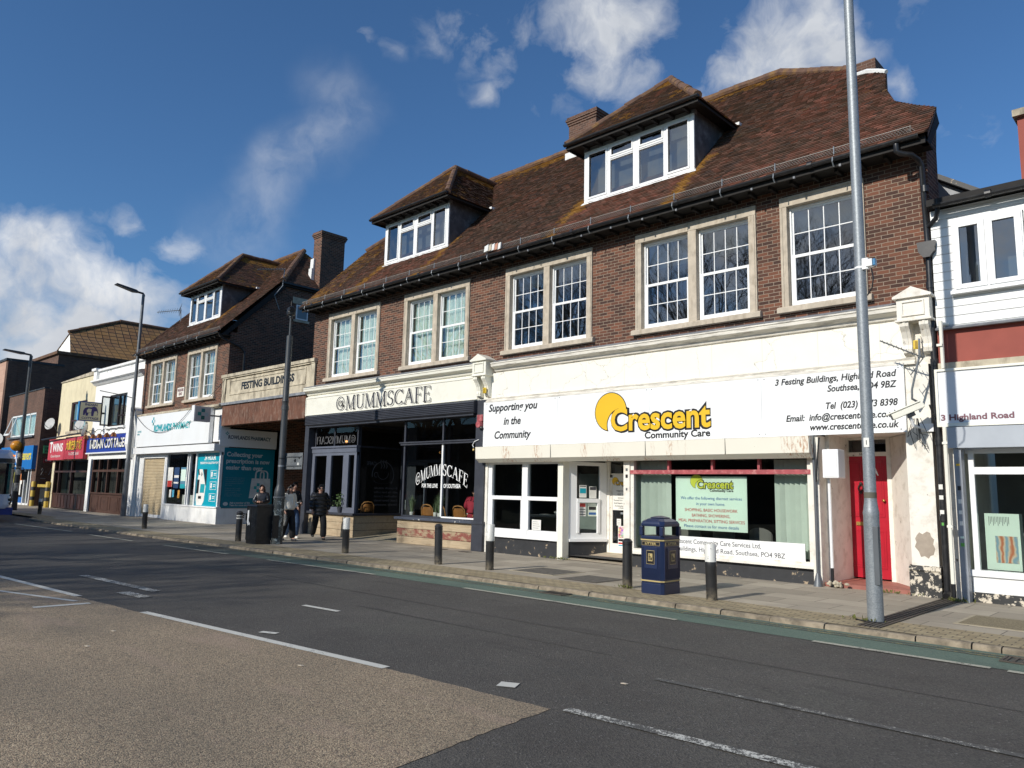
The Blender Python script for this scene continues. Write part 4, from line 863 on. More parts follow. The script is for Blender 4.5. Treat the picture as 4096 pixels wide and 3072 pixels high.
# lobby: back wall, door, floor, ceiling
lb = MB(); lb.add([(BM,14.75,.0),(CL,14.75,.0),(CL,16.9,.17),(BM,16.9,.17)], [(0,1,2,3)]); lb.build('lobby_floor', pm('lobby_concrete', (.33,.28,.19), .9, .15, 4), T)
dr_ = MB(); dr_.box(BM,-20.6,16.8,16.88,.15,3.78); dr_.box(-19.2,CL,16.8,16.88,.15,3.78); dr_.box(-20.6,-19.2,16.8,16.88,2.55,2.65)
dr_.build('lobby_wall', M['slate'], T)
cdoor = MB(); cdoor.box(-18.97,-18.91,15.0,15.08,.12,2.5); cdoor.box(-18.97,-18.91,15.82,15.9,.12,2.5); cdoor.box(-18.97,-18.91,15.08,15.82,.12,.4); cdoor.box(-18.97,-18.91,15.08,15.82,2.4,2.5)
cdo = cdoor.build('cafe_door', M['slate_l'], T); MB().quad((-18.94,15.08,.4),(-18.94,15.82,.4),(-18.94,15.82,2.4),(-18.94,15.08,2.4)).build('pane', M['shopglass'], cdo); bx('handle', M['galv'], cdo, -18.90,-18.86,15.03,15.06,1.0,1.3)
# interior of the cafe
ci = MB(); f0, f1, zc = 14.93, 20.0, 3.80
ci.quad((XL+.28,f0,.14),(BM-.08,f0,.14),(BM-.08,16.9,.14),(XL+.28,16.9,.14)); ci.quad((CL+.2,f0,.14),(-15.2,f0,.14),(-15.2,16.9,.14),(CL+.2,16.9,.14)); ci.quad((XL+.28,16.9,.14),(-15.2,16.9,.14),(-15.2,f1,.14),(XL+.28,f1,.14))
ci.quad((XL+.28,14.75,zc),(XL+.28,f1,zc),(-15.2,f1,zc),(-15.2,14.75,zc)); ci.quad((XL+.28,f1,.14),(-15.2,f1,.14),(-15.2,f1,zc),(XL+.28,f1,zc)); ci.quad((-15.2,f0,.14),(-15.2,f1,.14),(-15.2,f1,zc),(-15.2,f0,zc)); ci.quad((XL+.285,f0,.14),(XL+.285,f1,.14),(XL+.285,f1,zc),(XL+.285,f0,zc))
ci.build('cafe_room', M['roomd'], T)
# ------------------------------------------------------------------ care office shopfront
def logo(parent, x, z, s, y, cy_, ck, name='logo'):
    O_, R0, I_, r0 = (-10.68,3.57), .455, (-10.40,3.25), .385
    def lune(e, yy, m):
        Ro, Ri = R0+e, r0-e; d = math.hypot(I_[0]-O_[0], I_[1]-O_[1]); a = (Ro*Ro-Ri*Ri+d*d)/(2*d); h = math.sqrt(max(0, Ro*Ro-a*a)); ux, uz = (I_[0]-O_[0])/d, (I_[1]-O_[1])/d
        P1 = (O_[0]+a*ux-h*uz, O_[1]+a*uz+h*ux); P2 = (O_[0]+a*ux+h*uz, O_[1]+a*uz-h*ux); n = 28
        an = lambda c, p: math.atan2(p[1]-c[1], p[0]-c[0])
        a1, a2 = an(O_, P1), an(O_, P2); a2 = a2+2*math.pi if a2 < a1 else a2
        b1, b2 = an(I_, P1), an(I_, P2); b2 = b2+2*math.pi if b2 < b1 else b2
        mb = MB()
        for i in range(n):
            q = []
            for t in (i/n, (i+1)/n):
                A = a1+(a2-a1)*t; B = b1+(b2-b1)*t; q += [(O_[0]+Ro*math.cos(A), O_[1]+Ro*math.sin(A)), (I_[0]+Ri*math.cos(B), I_[1]+Ri*math.sin(B))]
            mb.quad(*[(x+(p[0]+10.68)*s, yy, z+(p[1]-3.12)*s) for p in (q[0], q[1], q[3], q[2])])
        mb.build(name, m, parent)
    lune(.016, y, ck); lune(-.004, y-.002*s-.001, cy_)
    lx = x; wd = 2.62*s
    text('Crescent', .50*s, lx, y-.001, z, ck, parent, w=wd+.03*s, bold=.062*s, cap=.09, name='lettering'); text('Crescent', .50*s, lx+.012*s, y-.005*s-.001, z, cy_, parent, w=wd, bold=.020*s, name='lettering')
    text('Community Care', .145*s, x+wd, y-.001, z-.215*s, ck, parent, align='r', w=1.66*s, bold=.012*s, name='lettering')
cs = thing('care_office_sign', 'long white fascia sign with yellow crescent logo and italic address lettering', 'sign', (-9.6, 14.6, 2.85))
sb = MB()
for a, b in ((-15.02,-12.35),(-12.345,-9.60),(-9.595,-6.90),(-6.895,-4.19)): sb.box(a,b,14.585,14.62,2.845,4.075)
sb.build('board', M['sign_white'], cs); sb2 = MB(); sb2.box(-15.0,-4.2,14.62,14.66,2.87,4.05); sb2.build('backing', M['peel_white'], cs)
sc_ = MB()
for x in (-14.9,-12.42,-12.28,-9.66,-9.53,-6.96,-6.83,-4.28):
    for z in (2.9,4.02): sc_.ball((x,14.583,z), .012, 6)
sc_.build('screws', M['lampgrey'], cs)
yt = 14.583
for s, xc, zb, w in (('Supporting you', -13.92, 3.80, 1.80), ('in the', -13.92, 3.42, .63), ('Community', -13.90, 3.05, 1.34)): text(s, .195, xc, yt, zb, M['inkblack'], cs, align='c', w=w, shear=.22, bold=.007)
logo(cs, -10.68, 3.12, 1.0, yt, M['yellow'], M['inkblack'])
for s, zb, w in (('3 Festing Buildings, Highland Road', 3.87, 2.29), ('Southsea, PO4 9BZ', 3.67, 1.25), ('Tel  (023) 9273 8398', 3.34, 1.29), ('Email:  info@crescentcare.co.uk', 3.13, 2.08), ('www.crescentcare.co.uk', 2.94, 1.61)): text(s, .12, -4.31, yt, zb, M['inkblack'], cs, align='r', w=w, shear=.2, bold=.0045)
sx_ = MB().prism([(14.72,2.42),(14.50,2.40),(14.36,2.50),(14.34,2.82),(14.72,2.84)], 'x', -15.06,-5.86).build('shutter_box', M['shut_cream'], T)
for x in (-12.35,-9.55,-7.6): bx('box_joint', M['darkwood'], sx_, x,x+.008,14.337,14.345,2.49,2.82)
ul = M['upvc']
bx('shop_post', M['peel_white'], T, -14.99,-14.90,14.68,14.95,.0,2.42); bx('shop_post', M['cream_gloss'], T, -12.36,-12.19,14.66,14.90,.0,2.42); bx('shop_post', M['peel_white'], T, -10.36,-10.19,14.66,14.88,.0,2.42); bx('shop_post', M['peel_white'], T, -5.96,-5.80,14.64,15.0,.0,2.84)
bx('stall_riser', M['char'], T, -14.9,-12.36,14.74,14.86,0,.43)
ws = MB()
ws.box(-14.9,-12.36,14.66,14.86,.43,.50); ws.box(-14.9,-14.76,14.72,14.84,.5,2.42); ws.box(-13.64,-13.44,14.715,14.84,.5,2.42); ws.box(-12.40,-12.365,14.72,14.84,.5,2.42); ws.box(-14.76,-12.40,14.725,14.84,2.36,2.42)
for a, b in ((-14.76,-13.64),(-13.44,-12.40)): ws.box(a,b,14.70,14.80,1.42,1.52); ws.box(a,b,14.735,14.84,.50,.66); ws.box(a,a+.045,14.71,14.78,.66,1.42); ws.box(b-.03,b,14.71,14.78,.66,1.42)
ws.build('sash_window', ul, T, bevel=.005)
MB().quad((-14.76,14.79,.6),(-12.4,14.79,.6),(-12.4,14.795,2.38),(-14.76,14.79,2.38)).build('pane', M['shopglass'], T)
# splayed lobby window and office door
def local_frame(mb, A, B):
    A = Vector((*A, 0)); B = Vector((*B, 0)); u = (B-A).normalized(); n = Vector((u.y, -u.x, 0))
    return mb.xf(Matrix(((u.x,-n.x,0,A.x),(u.y,-n.y,0,A.y),(0,0,1,0),(0,0,0,1))))
SA, SB = (-12.19,14.90), (-11.72,15.85); SLn = math.hypot(SB[0]-SA[0], SB[1]-SA[1])
m_ = MB(); m_.box(0,SLn,-.06,.06,.43,.50); m_.box(0,.22,0,.08,.5,2.42); m_.box(SLn-.2,SLn,0,.08,.5,2.42); m_.box(.22,SLn-.2,0,.08,2.33,2.42); m_.box(.22,SLn-.2,0,.08,.5,.64); m_.box(.22,SLn-.2,-.03,.05,1.40,1.50); m_.box(.22,.29,-.025,.04,.64,1.4); m_.box(SLn-.27,SLn-.2,-.025,.04,.64,1.4)
local_frame(m_, SA, SB).build('splay_window', ul, T, bevel=.005)
local_frame(MB().quad((.22,.05,.6),(SLn-.2,.05,.6),(SLn-.2,.05,2.4),(.22,.05,2.4)), SA, SB).build('pane', M['shopglass'], T)
local_frame(MB().box(0,SLn,.0,.08,0,.43), SA, SB).build('stall_riser', M['char'], T)
MB().add([(-12.19,14.76,.012),(-10.19,14.76,.012),(-10.19,15.9,.17),(-12.19,15.9,.17)], [(0,1,2,3)]).build('lobby_floor', pm('worn_lobby_concrete', (.40,.34,.25), .9, .2, 4, dirt=(.5,.28,.22), damt=.4), T)
of_ = MB(); yd = 15.86
of_.box(-11.78,-11.64,yd,yd+.1,.1,2.45); of_.box(-10.78,-10.2,yd,yd+.1,.1,2.45); of_.box(-11.64,-10.78,yd,yd+.1,.12,.19)
of_.build('door_frame', M['peel_white'], T)
od = MB(); od.box(-11.64,-11.56,yd+.02,yd+.07,.19,2.12); od.box(-10.86,-10.78,yd+.02,yd+.07,.19,2.12); od.box(-11.56,-10.86,yd+.02,yd+.07,.19,.40); od.box(-11.64,-10.78,yd+.02,yd+.07,2.05,2.15)
odo = od.build('office_door', M['peel_white'], T); bx('letter_plate', M['galv'], odo, -11.3,-10.95,yd+.005,yd+.03,1.13,1.18)
MB().quad((-11.56,yd+.04,.4),(-10.86,yd+.04,.4),(-10.86,yd+.04,2.05),(-11.56,yd+.04,2.05)).build('pane', M['glass_dk'], odo)
MB().quad((-11.64,yd+.05,2.15),(-10.78,yd+.05,2.15),(-10.78,yd+.05,2.45),(-11.64,yd+.05,2.45)).build('pane', M['glass_dk'], T)
wp = MB(); wp.add([(-10.78,15.9,0),(-10.27,14.88,0),(-10.27,14.88,2.45),(-10.78,15.9,2.45)], [(0,1,2,3)]); wp.build('lobby_wall', M['peel_white'], T)
bx('lobby_ceiling', M['render'], T, -12.2,-10.2,14.75,15.95,2.46,2.5)
# display window
dw = MB(); dw.box(-10.19,-5.96,14.64,14.86,.30,.35); dw.box(-10.19,-5.96,14.70,14.86,.35,.42)
dw.box(-10.19,-10.10,14.70,14.84,.42,2.42); dw.box(-6.05,-5.96,14.70,14.84,.42,2.42); dw.build('window_frame', M['peel_white'], T)
rd = MB(); rd.box(-10.19,-5.96,14.68,14.84,2.10,2.19)
for x in (-9.18,-8.1,-7.05): rd.box(x-.025,x+.025,14.70,14.80,2.19,2.42)
rd.build('transom', M['redpaint'], T)
bx('stall_riser', M['char'], T, -10.19,-5.96,14.74,14.86,0,.30)
dg = MB(); dg.quad((-10.1,14.78,.42),(-6.05,14.78,.42),(-6.05,14.784,2.1),(-10.1,14.78,2.1)); dg.quad((-10.1,14.79,2.19),(-6.05,14.79,2.19),(-6.05,14.79,2.42),(-10.1,14.79,2.42)); dg.build('pane', M['shopglass'], T)
def vblinds(x0, x1, z0, z1, y, gather=.5):
    mb = MB(); n = int((x1-x0)/.10); rn = random.Random(int(x0*9))
    for i in range(n):
        x = x0+(x1-x0)*(i+.5)/n; a = R_(rn.uniform(25, 50)); dx, dy = .055*math.cos(a), .055*math.sin(a); o = rn.uniform(-.02,.02)
        mb.quad((x-dx+o,y-dy,z0),(x+dx+o,y+dy,z0),(x+dx,y+dy,z1),(x-dx,y-dy,z1))
    return mb.build('vertical_blind', M['blind'], T)
vblinds(-10.2,-9.3,.45,2.4,15.0); vblinds(-6.85,-6.0,.45,2.4,15.0)
oi = MB(); f0, f1, zc = 14.87, 18.6, 2.9
oi.quad((-15,f0,.1),(-5.8,f0,.1),(-5.8,f1,.1),(-15,f1,.1)); oi.quad((-15,f0,zc),(-15,f1,zc),(-5.8,f1,zc),(-5.8,f0,zc)); oi.quad((-15,f1,.1),(-5.8,f1,.1),(-5.8,f1,zc),(-15,f1,zc)); oi.quad((-5.81,f0,.1),(-5.81,f1,.1),(-5.81,f1,zc),(-5.81,f0,zc)); oi.quad((-15,f0,.1),(-15,f1,.1),(-15,f1,zc),(-15,f0,zc))
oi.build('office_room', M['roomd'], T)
pt = thing('window_poster', 'large mint green poster listing care services inside the display window', 'poster', (-8.2, 14.84, .9))
bx('sheet', M['mint'], pt, -9.07,-7.38,14.835,14.843,.90,2.05)
logo(pt, -8.55, 1.80, .33, 14.833, pm('lime_print', (.55,.58,.06), .5), M['inkblack'])
serif = M['inkblue']
for s, zb, w, m in (('We offer the following discreet services', 1.555, 1.45, serif), ('in your own home.', 1.435, .68, serif), ('SHOPPING, BASIC HOUSEWORK', 1.30, 1.25, M['inkred']), ('BATHING, SHOWERING,', 1.185, .9, M['inkred']), ('MEAL PREPARATION, SITTING SERVICES', 1.07, 1.56, M['inkred']), ('Please contact us for more details', .955, 1.29, serif)): text(s, .062, -8.22, 14.832, zb, m, pt, align='c', w=w)
st_ = thing('window_strip_sign', 'white strip sign with company address along the bottom of the display window', 'sign', (-7.6, 14.76, .36))
bx('panel', M['inkwhite'], st_, -9.55,-6.15,14.725,14.745,.38,.76)
text('Crescent Community Care Services Ltd,', .095, -7.05, 14.722, .61, M['inkgrey'], st_, align='r', w=2.02); text('3 Festing Buildings, Highland Road, Southsea, PO4 9BZ', .095, -6.55, 14.722, .45, M['inkgrey'], st_, align='r', w=2.95)
dp_ = thing('door_poster', 'white services poster with crescent logo on the recessed office door', 'poster', (-11.2, 15.87, 1.2))
bx('sheet', M['paper'], dp_, -11.55,-10.87,15.874,15.879,1.23,2.1)
logo(dp_, -11.47, 1.86, .215, 15.872, M['yellow'], M['inkblack'])
for s, zb, w in (('Supporting you in', 1.70, .44), ('your own home', 1.62, .38), ('Services include', 1.52, .36), ('Personal Care - Domestic Assist', 1.46, .6), ('Social Support - Shopping Assist', 1.39, .6), ('Accompanying to appointments', 1.32, .55), ('or Social Outings', 1.27, .32)): text(s, .034, -11.21, 15.872, zb, M['inkblack'], dp_, align='c', w=w)
def sticker(x, z, w, h, y, m, label, name='notice', lines=0, face='front', cat='notice', bands=()):
    t = thing(name, label, cat, (x, y, z)); bx('sheet', m, t, x-w/2,x+w/2,y-.003,y,z-h/2,z+h/2)
    for i in range(lines): zz = z+h/2-h*(i+1)/(lines+1); bx('print', M['inkgrey'], t, x-w*.38,x+w*(.2+.2*((i*37)%5)/5),y-.0045,y-.003,zz-h*.012-.002,zz+h*.012)
    for (a, b, mm) in bands: bx('print', mm, t, x-w*.46,x+w*.46,y-.005,y-.003,z-h/2+h*a,z-h/2+h*b)
    return t
sticker(-11.36, .93, .13, .17, 15.882, M['paper'], 'small white notice on the office door, left of the blue one', lines=3); sticker(-11.06, .97, .17, .32, 15.882, pm('pale_blue_paper', (.62,.73,.78), .6), 'pale blue notice on the office door above the music poster', lines=3, bands=((0,.2,M['teal_br']),))
mp2 = NT('gig_poster_print'); vv = mp2.node('ShaderNodeTexVoronoi', {'Vector': mp2.pos(), 'Scale': 26.}).outputs['Color']; mp2.done(mp2.mix(mp2.noise(30, 4), vv, (.5,.2,.15)), .6)
sticker(-11.22, .58, .33, .52, 15.882, M['inkwhite'], 'colourful event poster low on the office door', name='poster', cat='poster', bands=((.42,.97,mp2.mat),(.27,.38,M['inkblack']),(.05,.1,M['teal_br']),(.14,.22,M['inkred'])))
sticker(-13.14, .80, .31, .26, 14.755, M['paper'], 'cream notice leaning in the bottom corner of the left sash window', lines=4)
def splay_notice(u, z, w, h, m, label, b=()):
    t = thing('notice', label, 'notice', (-12, 15.2, z)); local_frame(MB().box(u-w/2,u+w/2,.030,.036,z-h/2,z+h/2), SA, SB).build('sheet', m, t)
    for (a, c, mm) in b: local_frame(MB().box(u-w*.42,u+w*.42,.027,.030,z-h/2+h*a,z-h/2+h*c), SA, SB).build('print', mm, t)
splay_notice(.40,1.68,.20,.31,M['paper'],'white sheet with teal print in the upper splayed window',((.35,.75,M['teal_br']),(.88,.95,M['inkgrey'])))
splay_notice(.68,1.66,.20,.30,M['paper'],'plain pale sheet in the upper splayed window, nearer the door',((.7,.95,M['inkgrey']),))
splay_notice(.38,1.22,.22,.32,M['paper'],'white sheet with a red arched heading in the lower splayed window',((.72,1.0,M['inkred']),(.1,.16,M['inkgrey']),(.3,.36,M['inkgrey']),(.5,.56,M['inkgrey'])))
splay_notice(.67,1.22,.24,.32,pm('pale_green_paper', (.68,.74,.62), .6),'pale notice with wheelchair symbol and blue arrow in lower splayed window',((.12,.30,M['inkblue']),(.5,.75,M['inkblack'])))
# side entrance with red door
bx('recess_floor', M['terracotta'], T, -5.80,-4.24,14.74,16.1,.0,.07)
rw = MB(); yd = 16.0
rw.box(-5.80,-5.72,15.0,yd+.2,0,3.2); rw.add([(-4.93,yd,.0),(-4.22,15.02,.0),(-4.22,15.02,2.86),(-4.93,yd,2.86)], [(0,1,2,3)]); rw.build('recess_wall', M['peel_white'], T)
bx('recess_ceiling', M['render'], T, -5.8,-4.2,14.76,16.1,2.87,2.92)
df = MB(); df.box(-6.05,-5.93,yd-.05,yd+.1,.05,2.95); df.box(-4.98,-4.90,yd-.05,yd+.1,.05,2.95); df.box(-5.93,-4.98,yd-.04,yd+.1,2.50,2.58); df.box(-5.93,-4.98,yd-.04,yd+.1,2.83,2.95); df.build('door_frame', M['peel_white'], T)
rdm = MB(); x0, x1 = -5.93, -4.98
rdm.box(x0,x1,yd+.02,yd+.06,.10,2.50)
for (a, b, c, d) in ((.12,.45,1.30,2.40),(.53,.86,1.30,2.40),(.12,.45,.30,1.03),(.53,.86,.30,1.03)):
    for e, t_ in ((0, .014), (.045, .008)): rdm.box(x0+a+e,x0+b-e,yd+.02-t_,yd+.02,d-e-.018,d-e); rdm.box(x0+a+e,x0+b-e,yd+.02-t_,yd+.02,c+e,c+e+.018); rdm.box(x0+a+e,x0+a+e+.018,yd+.02-t_,yd+.02,c+e+.018,d-e-.018); rdm.box(x0+b-e-.018,x0+b-e,yd+.02-t_,yd+.02,c+e+.018,d-e-.018)
RD_ = rdm.build('red_door', M['red_door'], T)
bx('letter_plate', M['brass'], RD_, -5.62,-5.40,yd-.002,yd+.018,1.12,1.19); MB().ball((-5.07,yd-.03,1.62), .03, 10).build('door_knob', M['brass'], RD_, smooth=True)
kn = MB()
for i in range(12): a, b = i*math.pi/6, (i+1)*math.pi/6; kn.tube([(-5.50+.05*math.cos(a),yd-.015,1.86+.07*math.sin(a)),(-5.50+.05*math.cos(b),yd-.015,1.86+.07*math.sin(b))], .014, 6)
kn.ball((-5.50,yd-.01,1.95), .035, 8); kn.ball((-5.50,yd-.015,1.77), .03, 8); kn.build('knocker', pm('black_iron', (.03,.025,.02), .5), RD_)
text('3A', .15, -5.36, yd+.017, 2.12, M['inkwhite'], RD_, w=.2, bold=.012, name='door_number'); text('3A', .04, -5.5, yd-.042, 2.52, M['inkblack'], T, w=.07, name='door_number')
MB().quad((-5.93,yd+.04,2.58),(-4.98,yd+.04,2.58),(-4.98,yd+.04,2.83),(-5.93,yd+.04,2.83)).build('pane', M['glass_dk'], T)
bx('hall', M['roomd'], T, -5.93,-4.98,yd+.3,yd+.35,2.5,2.9)
pw = MB(); pw.box(-4.23,-3.80,14.645,15.1,.52,4.055); pw.build('pilaster', M['peel_white'], T)
pk = pm('peeling_black_plinth', (.03,.03,.03), .7, .2, 5, .3, 30, chip=(.62,.55,.44), camt=.52, csc=9)
pq = MB(); pq.box(-4.27,-3.77,14.60,15.1,0,.42); pq.prism([(14.6,.42),(14.58,.45),(14.6,.50),(14.66,.53),(15.1,.53),(15.1,.42)], 'x', -4.27,-3.77); pq.build('plinth', pk, T)
pa = MB(); pa.prism([(-4.13,1.04),(-4.09,1.09),(-4.04,1.06),(-3.97,1.11),(-3.92,1.09),(-3.90,1.02),(-3.86,.98),(-3.88,.90),(-3.85,.82),(-3.88,.72),(-3.93,.70),(-3.96,.65),(-4.02,.69),(-4.08,.67),(-4.11,.76),(-4.17,.84),(-4.14,.92),(-4.16,.98)], 'y', 14.640,14.646); pa.build('bare_plaster_patch', pm('bare_cement', (.36,.30,.24), .9, .12, 9), T)
wbox = thing('meter_box', 'white meter box on the reveal left of the red door', 'meter box', (-5.5, 14.6, 2.0)); bx('casing', M['upvc'], wbox, -5.66,-5.36,14.46,14.80,2.02,2.56, bevel=.015); bx('door', M['upvc'], wbox, -5.63,-5.39,14.45,14.458,2.06,2.52)
pp = MB(); pp.tube([(-5.62,14.66,2.02),(-5.62,14.66,.35)], .028, 8); pp.build('waste_pipe', M['upvc'], T, smooth=True); tb('waste_pipe', M['black'], T, [(-5.62,14.66,.35),(-5.62,14.66,.0)], .03)
tb('rain_pipe', M['lampgrey'], T, [(-5.88,14.58,2.84),(-5.86,14.58,1.95),(-5.86,14.58,.22)], .028); MB().lathe(-5.86,14.57,[(.03,.24),(.04,.2),(.085,.0)],12).build('pipe_shoe', M['lampgrey'], T, smooth=True)
tb('rain_pipe', M['black'], T, [(-5.76,14.60,2.8),(-5.80,14.58,2.35),(-5.82,14.56,1.95)], .016)
# ------------------------------------------------------------------ pharmacy building
PH = thing('pharmacy_building', 'red brick pharmacy building with one white dormer and teal corner window', 'building', (-35.6, 14.75, 0))
PL, PR = -40.35, -31.03
PWIN = [(-39.47,-36.33), (-35.15,-32.1)]
wall_front('brick_wall', PL, PR, 4.9, 8.22, 14.75, 15.05, [(a,b,5.42,7.80) for a, b in PWIN], M['brick'], PH)
for a, b in PWIN: stone_window(a, b, 'white', PH)
pr_ = MB(); pr_.quad((PL+.2,18.5,5),(PR-.3,18.5,5),(PR-.3,18.5,8.1),(PL+.2,18.5,8.1)); pr_.quad((PL+.2,15.1,5.1),(PR-.3,15.1,5.1),(PR-.3,18.5,5.1),(PL+.2,18.5,5.1)); pr_.quad((-35.7,15.1,5.1),(-35.7,18.5,5.1),(-35.7,18.5,8.15),(-35.7,15.1,8.15)); pr_.quad((PL+.2,15.1,8.15),(PL+.2,18.5,8.15),(PR-.3,18.5,8.15),(PR-.3,15.1,8.15)); pr_.build('upper_rooms', M['room'], PH)
lichp = lambda p: max((.66-.09*(9.4-p.z))*max(0, 1-abs(p.x+33.2-.12*(9.4-p.z))/.6) if p.z < 9.9 else 0, .8*max(0, 1-(13.5-p.z)/.9))+.3*nz_(p, .8)
mq = [(PL-.1,8.12),(PR+.14,8.12),(PR+.14,10.9),(-33.55,13.47),(-37.8,13.47),(PL-.1,10.9)]
tile_roof('roof', main_plane(mq), (0,14.2,8.2), (1,0,0), (0,Q,Q), (0,-Q,Q), PH, lichen=lichp, seed=5)
tile_roof('hip_roof', [(0,0),(5.0,0),(2.5,2.57/Q)], (PR+.14,16.9,10.9), (0,1,0), (-Q,0,Q), (Q,0,Q), PH, lichen=lichp, seed=6)
rb = MB(); rb.quad(*[bk(x, z) for x, z in mq][::-1]); rb.quad(fr_(PL-.1,10.9), fr_(-37.8,13.47), bk(-37.8,13.47), bk(PL-.1,10.9)); rb.build('rear_roof', M['ridge'], PH)
ridge_run('ridge_tiles', (-37.8,19.45,13.5), (-33.5,19.45,13.5), PH); ridge_run('hip_tiles', (PR+.14,16.95,10.95), (-33.5,19.45,13.52), PH, .14); ridge_run('hip_tiles', (PL-.1,16.95,10.95), (-37.8,19.45,13.52), PH, .14)
MB().prism([(15.05,-.1),(24,-.1),(24,8.2),(21.4,10.8),(17.2,10.8),(15.06,8.6)], 'x', PR-.3, PR).build('gable_wall', M['brick'], PH)
MB().prism([(15.05,-.1),(24,-.1),(24,8.2),(21.4,10.8),(17.2,10.8),(15.05,8.3)], 'x', PL, PL+.3).build('gable_wall', M['brick'], PH)
bx('hip_soffit', M['darkwood'], PH, PR-.02,PR+.13,16.95,21.8,10.74,10.86); bx('hip_gutter', M['blackplas'], PH, PR+.13,PR+.22,16.95,21.8,10.84,10.92)
MB().prism([(14.28,8.0),(14.5,8.0),(17.15,10.66),(17.0,10.86)], 'x', PR+.02, PR+.14).build('bargeboard', M['darkwood'], PH)
bx('soffit_board', M['darkwood'], PH, PL,PR+.12,14.28,14.75,8.02,8.06); gutter('gutter', PL-.05, PR+.12, 14.17, 8.13, PH); guard(PL, PR+.08, 14.21, 8.18, PH)
foot = MB().box(PL+.2,PL+.27,14.30,14.73,7.93,8.018).build('rafter_foot', M['darkwood'], PH); copies(foot, [(i*.45,0,0) for i in range(1, 21)], PH)
tb('downpipe', M['blackplas'], PH, [(PR+.05,14.2,8.05),(PR+.07,14.4,7.85),(PR+.07,15.2,7.6),(PR+.07,15.4,7.4),(PR+.07,15.4,5.2)], .045)
dormer(-35.12, PH, 31)
c3 = chimney(-31.72,-31.03,18.95,20.25,10.2,13.92,PH,'brick')
MB().prism([(18.7,11.0),(18.92,11.0),(18.94,12.6),(18.86,12.6),(18.84,12.1),(18.78,12.1),(18.76,11.5),(18.7,11.5)], 'x', -31.78,-31.50).build('flashing', M['flash_white'], c3)
gw = bx('gable_window', M['upvc'], PH, PR+.0,PR+.03,17.8,18.42,9.33,10.02); MB().quad((PR+.034,17.86,9.39),(PR+.034,18.36,9.39),(PR+.034,18.36,9.96),(PR+.034,17.86,9.96)).build('pane', M['glass_dk'], gw); bx('lintel', M['stone_w'], gw, PR+.0,PR+.025,17.6,18.6,10.06,10.36); bx('sill', M['stone_w'], gw, PR,PR+.06,17.7,18.5,9.2,9.31)
# pharmacy shopfront
wht = pm('white_masonry_paint', (.80,.80,.78), .6, .05, 2, .1, 30, dirt=(.5,.46,.4), damt=.3, dscale=4, streak=(1,1,.3))
bx('fascia_wall', wht, PH, PL+.05,PR,14.66,14.76,3.0,4.88); MB().prism([(14.75,4.88),(14.45,4.95),(14.45,5.02),(14.75,5.12)], 'x', PL, PR+.02).build('lead_capping', M['stone_w'], PH)
bx('roller_box', M['upvc'], PH, PL+.25,PR+.02,14.40,14.66,3.06,3.36); bx('painted_recess_shadow', M['darkwood'], PH, PL+.4,PR-.1,14.63,14.659,3.37,3.46)  # dark strip stands in for the shade in the gap over the roller box
bx('side_wall', wht, PH, PR-.06,PR,14.76,17.4,2.9,4.1)
cons = MB(); cons.box(PL-.08,PL+.32,14.4,14.7,4.85,5.25); cons.prism([(PL-.12,5.25),(PL+.36,5.25),(PL+.12,5.45)], 'y', 14.36,14.7); cons.prism([(14.72,4.85),(14.42,4.85),(14.5,4.4),(14.6,3.5),(14.72,3.4)], 'x', PL, PL+.25); cons.build('console', wht, PH)
bx('pilaster', wht, PH, PL-.02,PL+.42,14.62,15.0,0,3.5); bx('pilaster_base', wht, PH, PL-.05,PL+.45,14.58,15.0,0,.55); bx('pilaster', wht, PH, PL+.55,PL+1.0,14.70,15.0,0,3.0)
rsm = MB()
for i in range(37): z = .16+i*.073; rsm.prism([(14.80,z),(14.765,z+.012),(14.765,z+.05),(14.80,z+.073)], 'x', -39.25,-36.72)
rsm.build('roller_shutter', pm('buff_roller_slats', (.52,.42,.27), .5, .1, 4, dirt=(.3,.24,.16), damt=.4), PH)
sf = MB(); sf.box(-39.34,-39.25,14.70,14.9,.02,3.0); sf.box(-36.72,-36.6,14.70,14.9,.02,3.0); sf.box(-39.25,-36.72,14.68,14.85,2.86,3.08); sf.box(-39.25,-36.72,14.75,14.85,.02,.16); sf.build('shutter_frame', M['upvc'], PH)
bx('stall_riser', wht, PH, -36.6,PR,14.70,14.86,0,.66); bx('stall_riser', wht, PH, PR-.12,PR+.008,14.865,17.4,0,.66)
pf = MB(); pf.box(-36.6,PR+.02,14.66,14.88,.66,.72)
for a, b in ((-36.6,-36.5),(-34.26,-34.18),(-34.05,-33.97),(-33.4,-33.28),(-31.13,PR)): pf.box(a,b,14.72,14.84,.72,3.02)
pf.box(PR-.1,PR,17.2,17.4,.66,3.4); pf.build('window_frame', M['upvc'], PH)
MB().quad((-36.5,14.79,.72),(-33.3,14.79,.72),(-33.3,14.793,3.02),(-36.5,14.79,3.02)).build('pane', M['shopglass'], PH)
pi = MB(); pi.quad((-39,16.6,.1),(-31.4,16.6,.1),(-31.4,16.6,3.1),(-39,16.6,3.1)); pi.quad((-39,14.9,.1),(-31.2,14.9,.1),(-31.2,16.6,.1),(-39,16.6,.1)); pi.quad((-39,14.9,3.1),(-39,16.6,3.1),(-31.2,16.6,3.1),(-31.2,14.9,3.1)); pi.build('pharmacy_room', M['roomd'], PH)
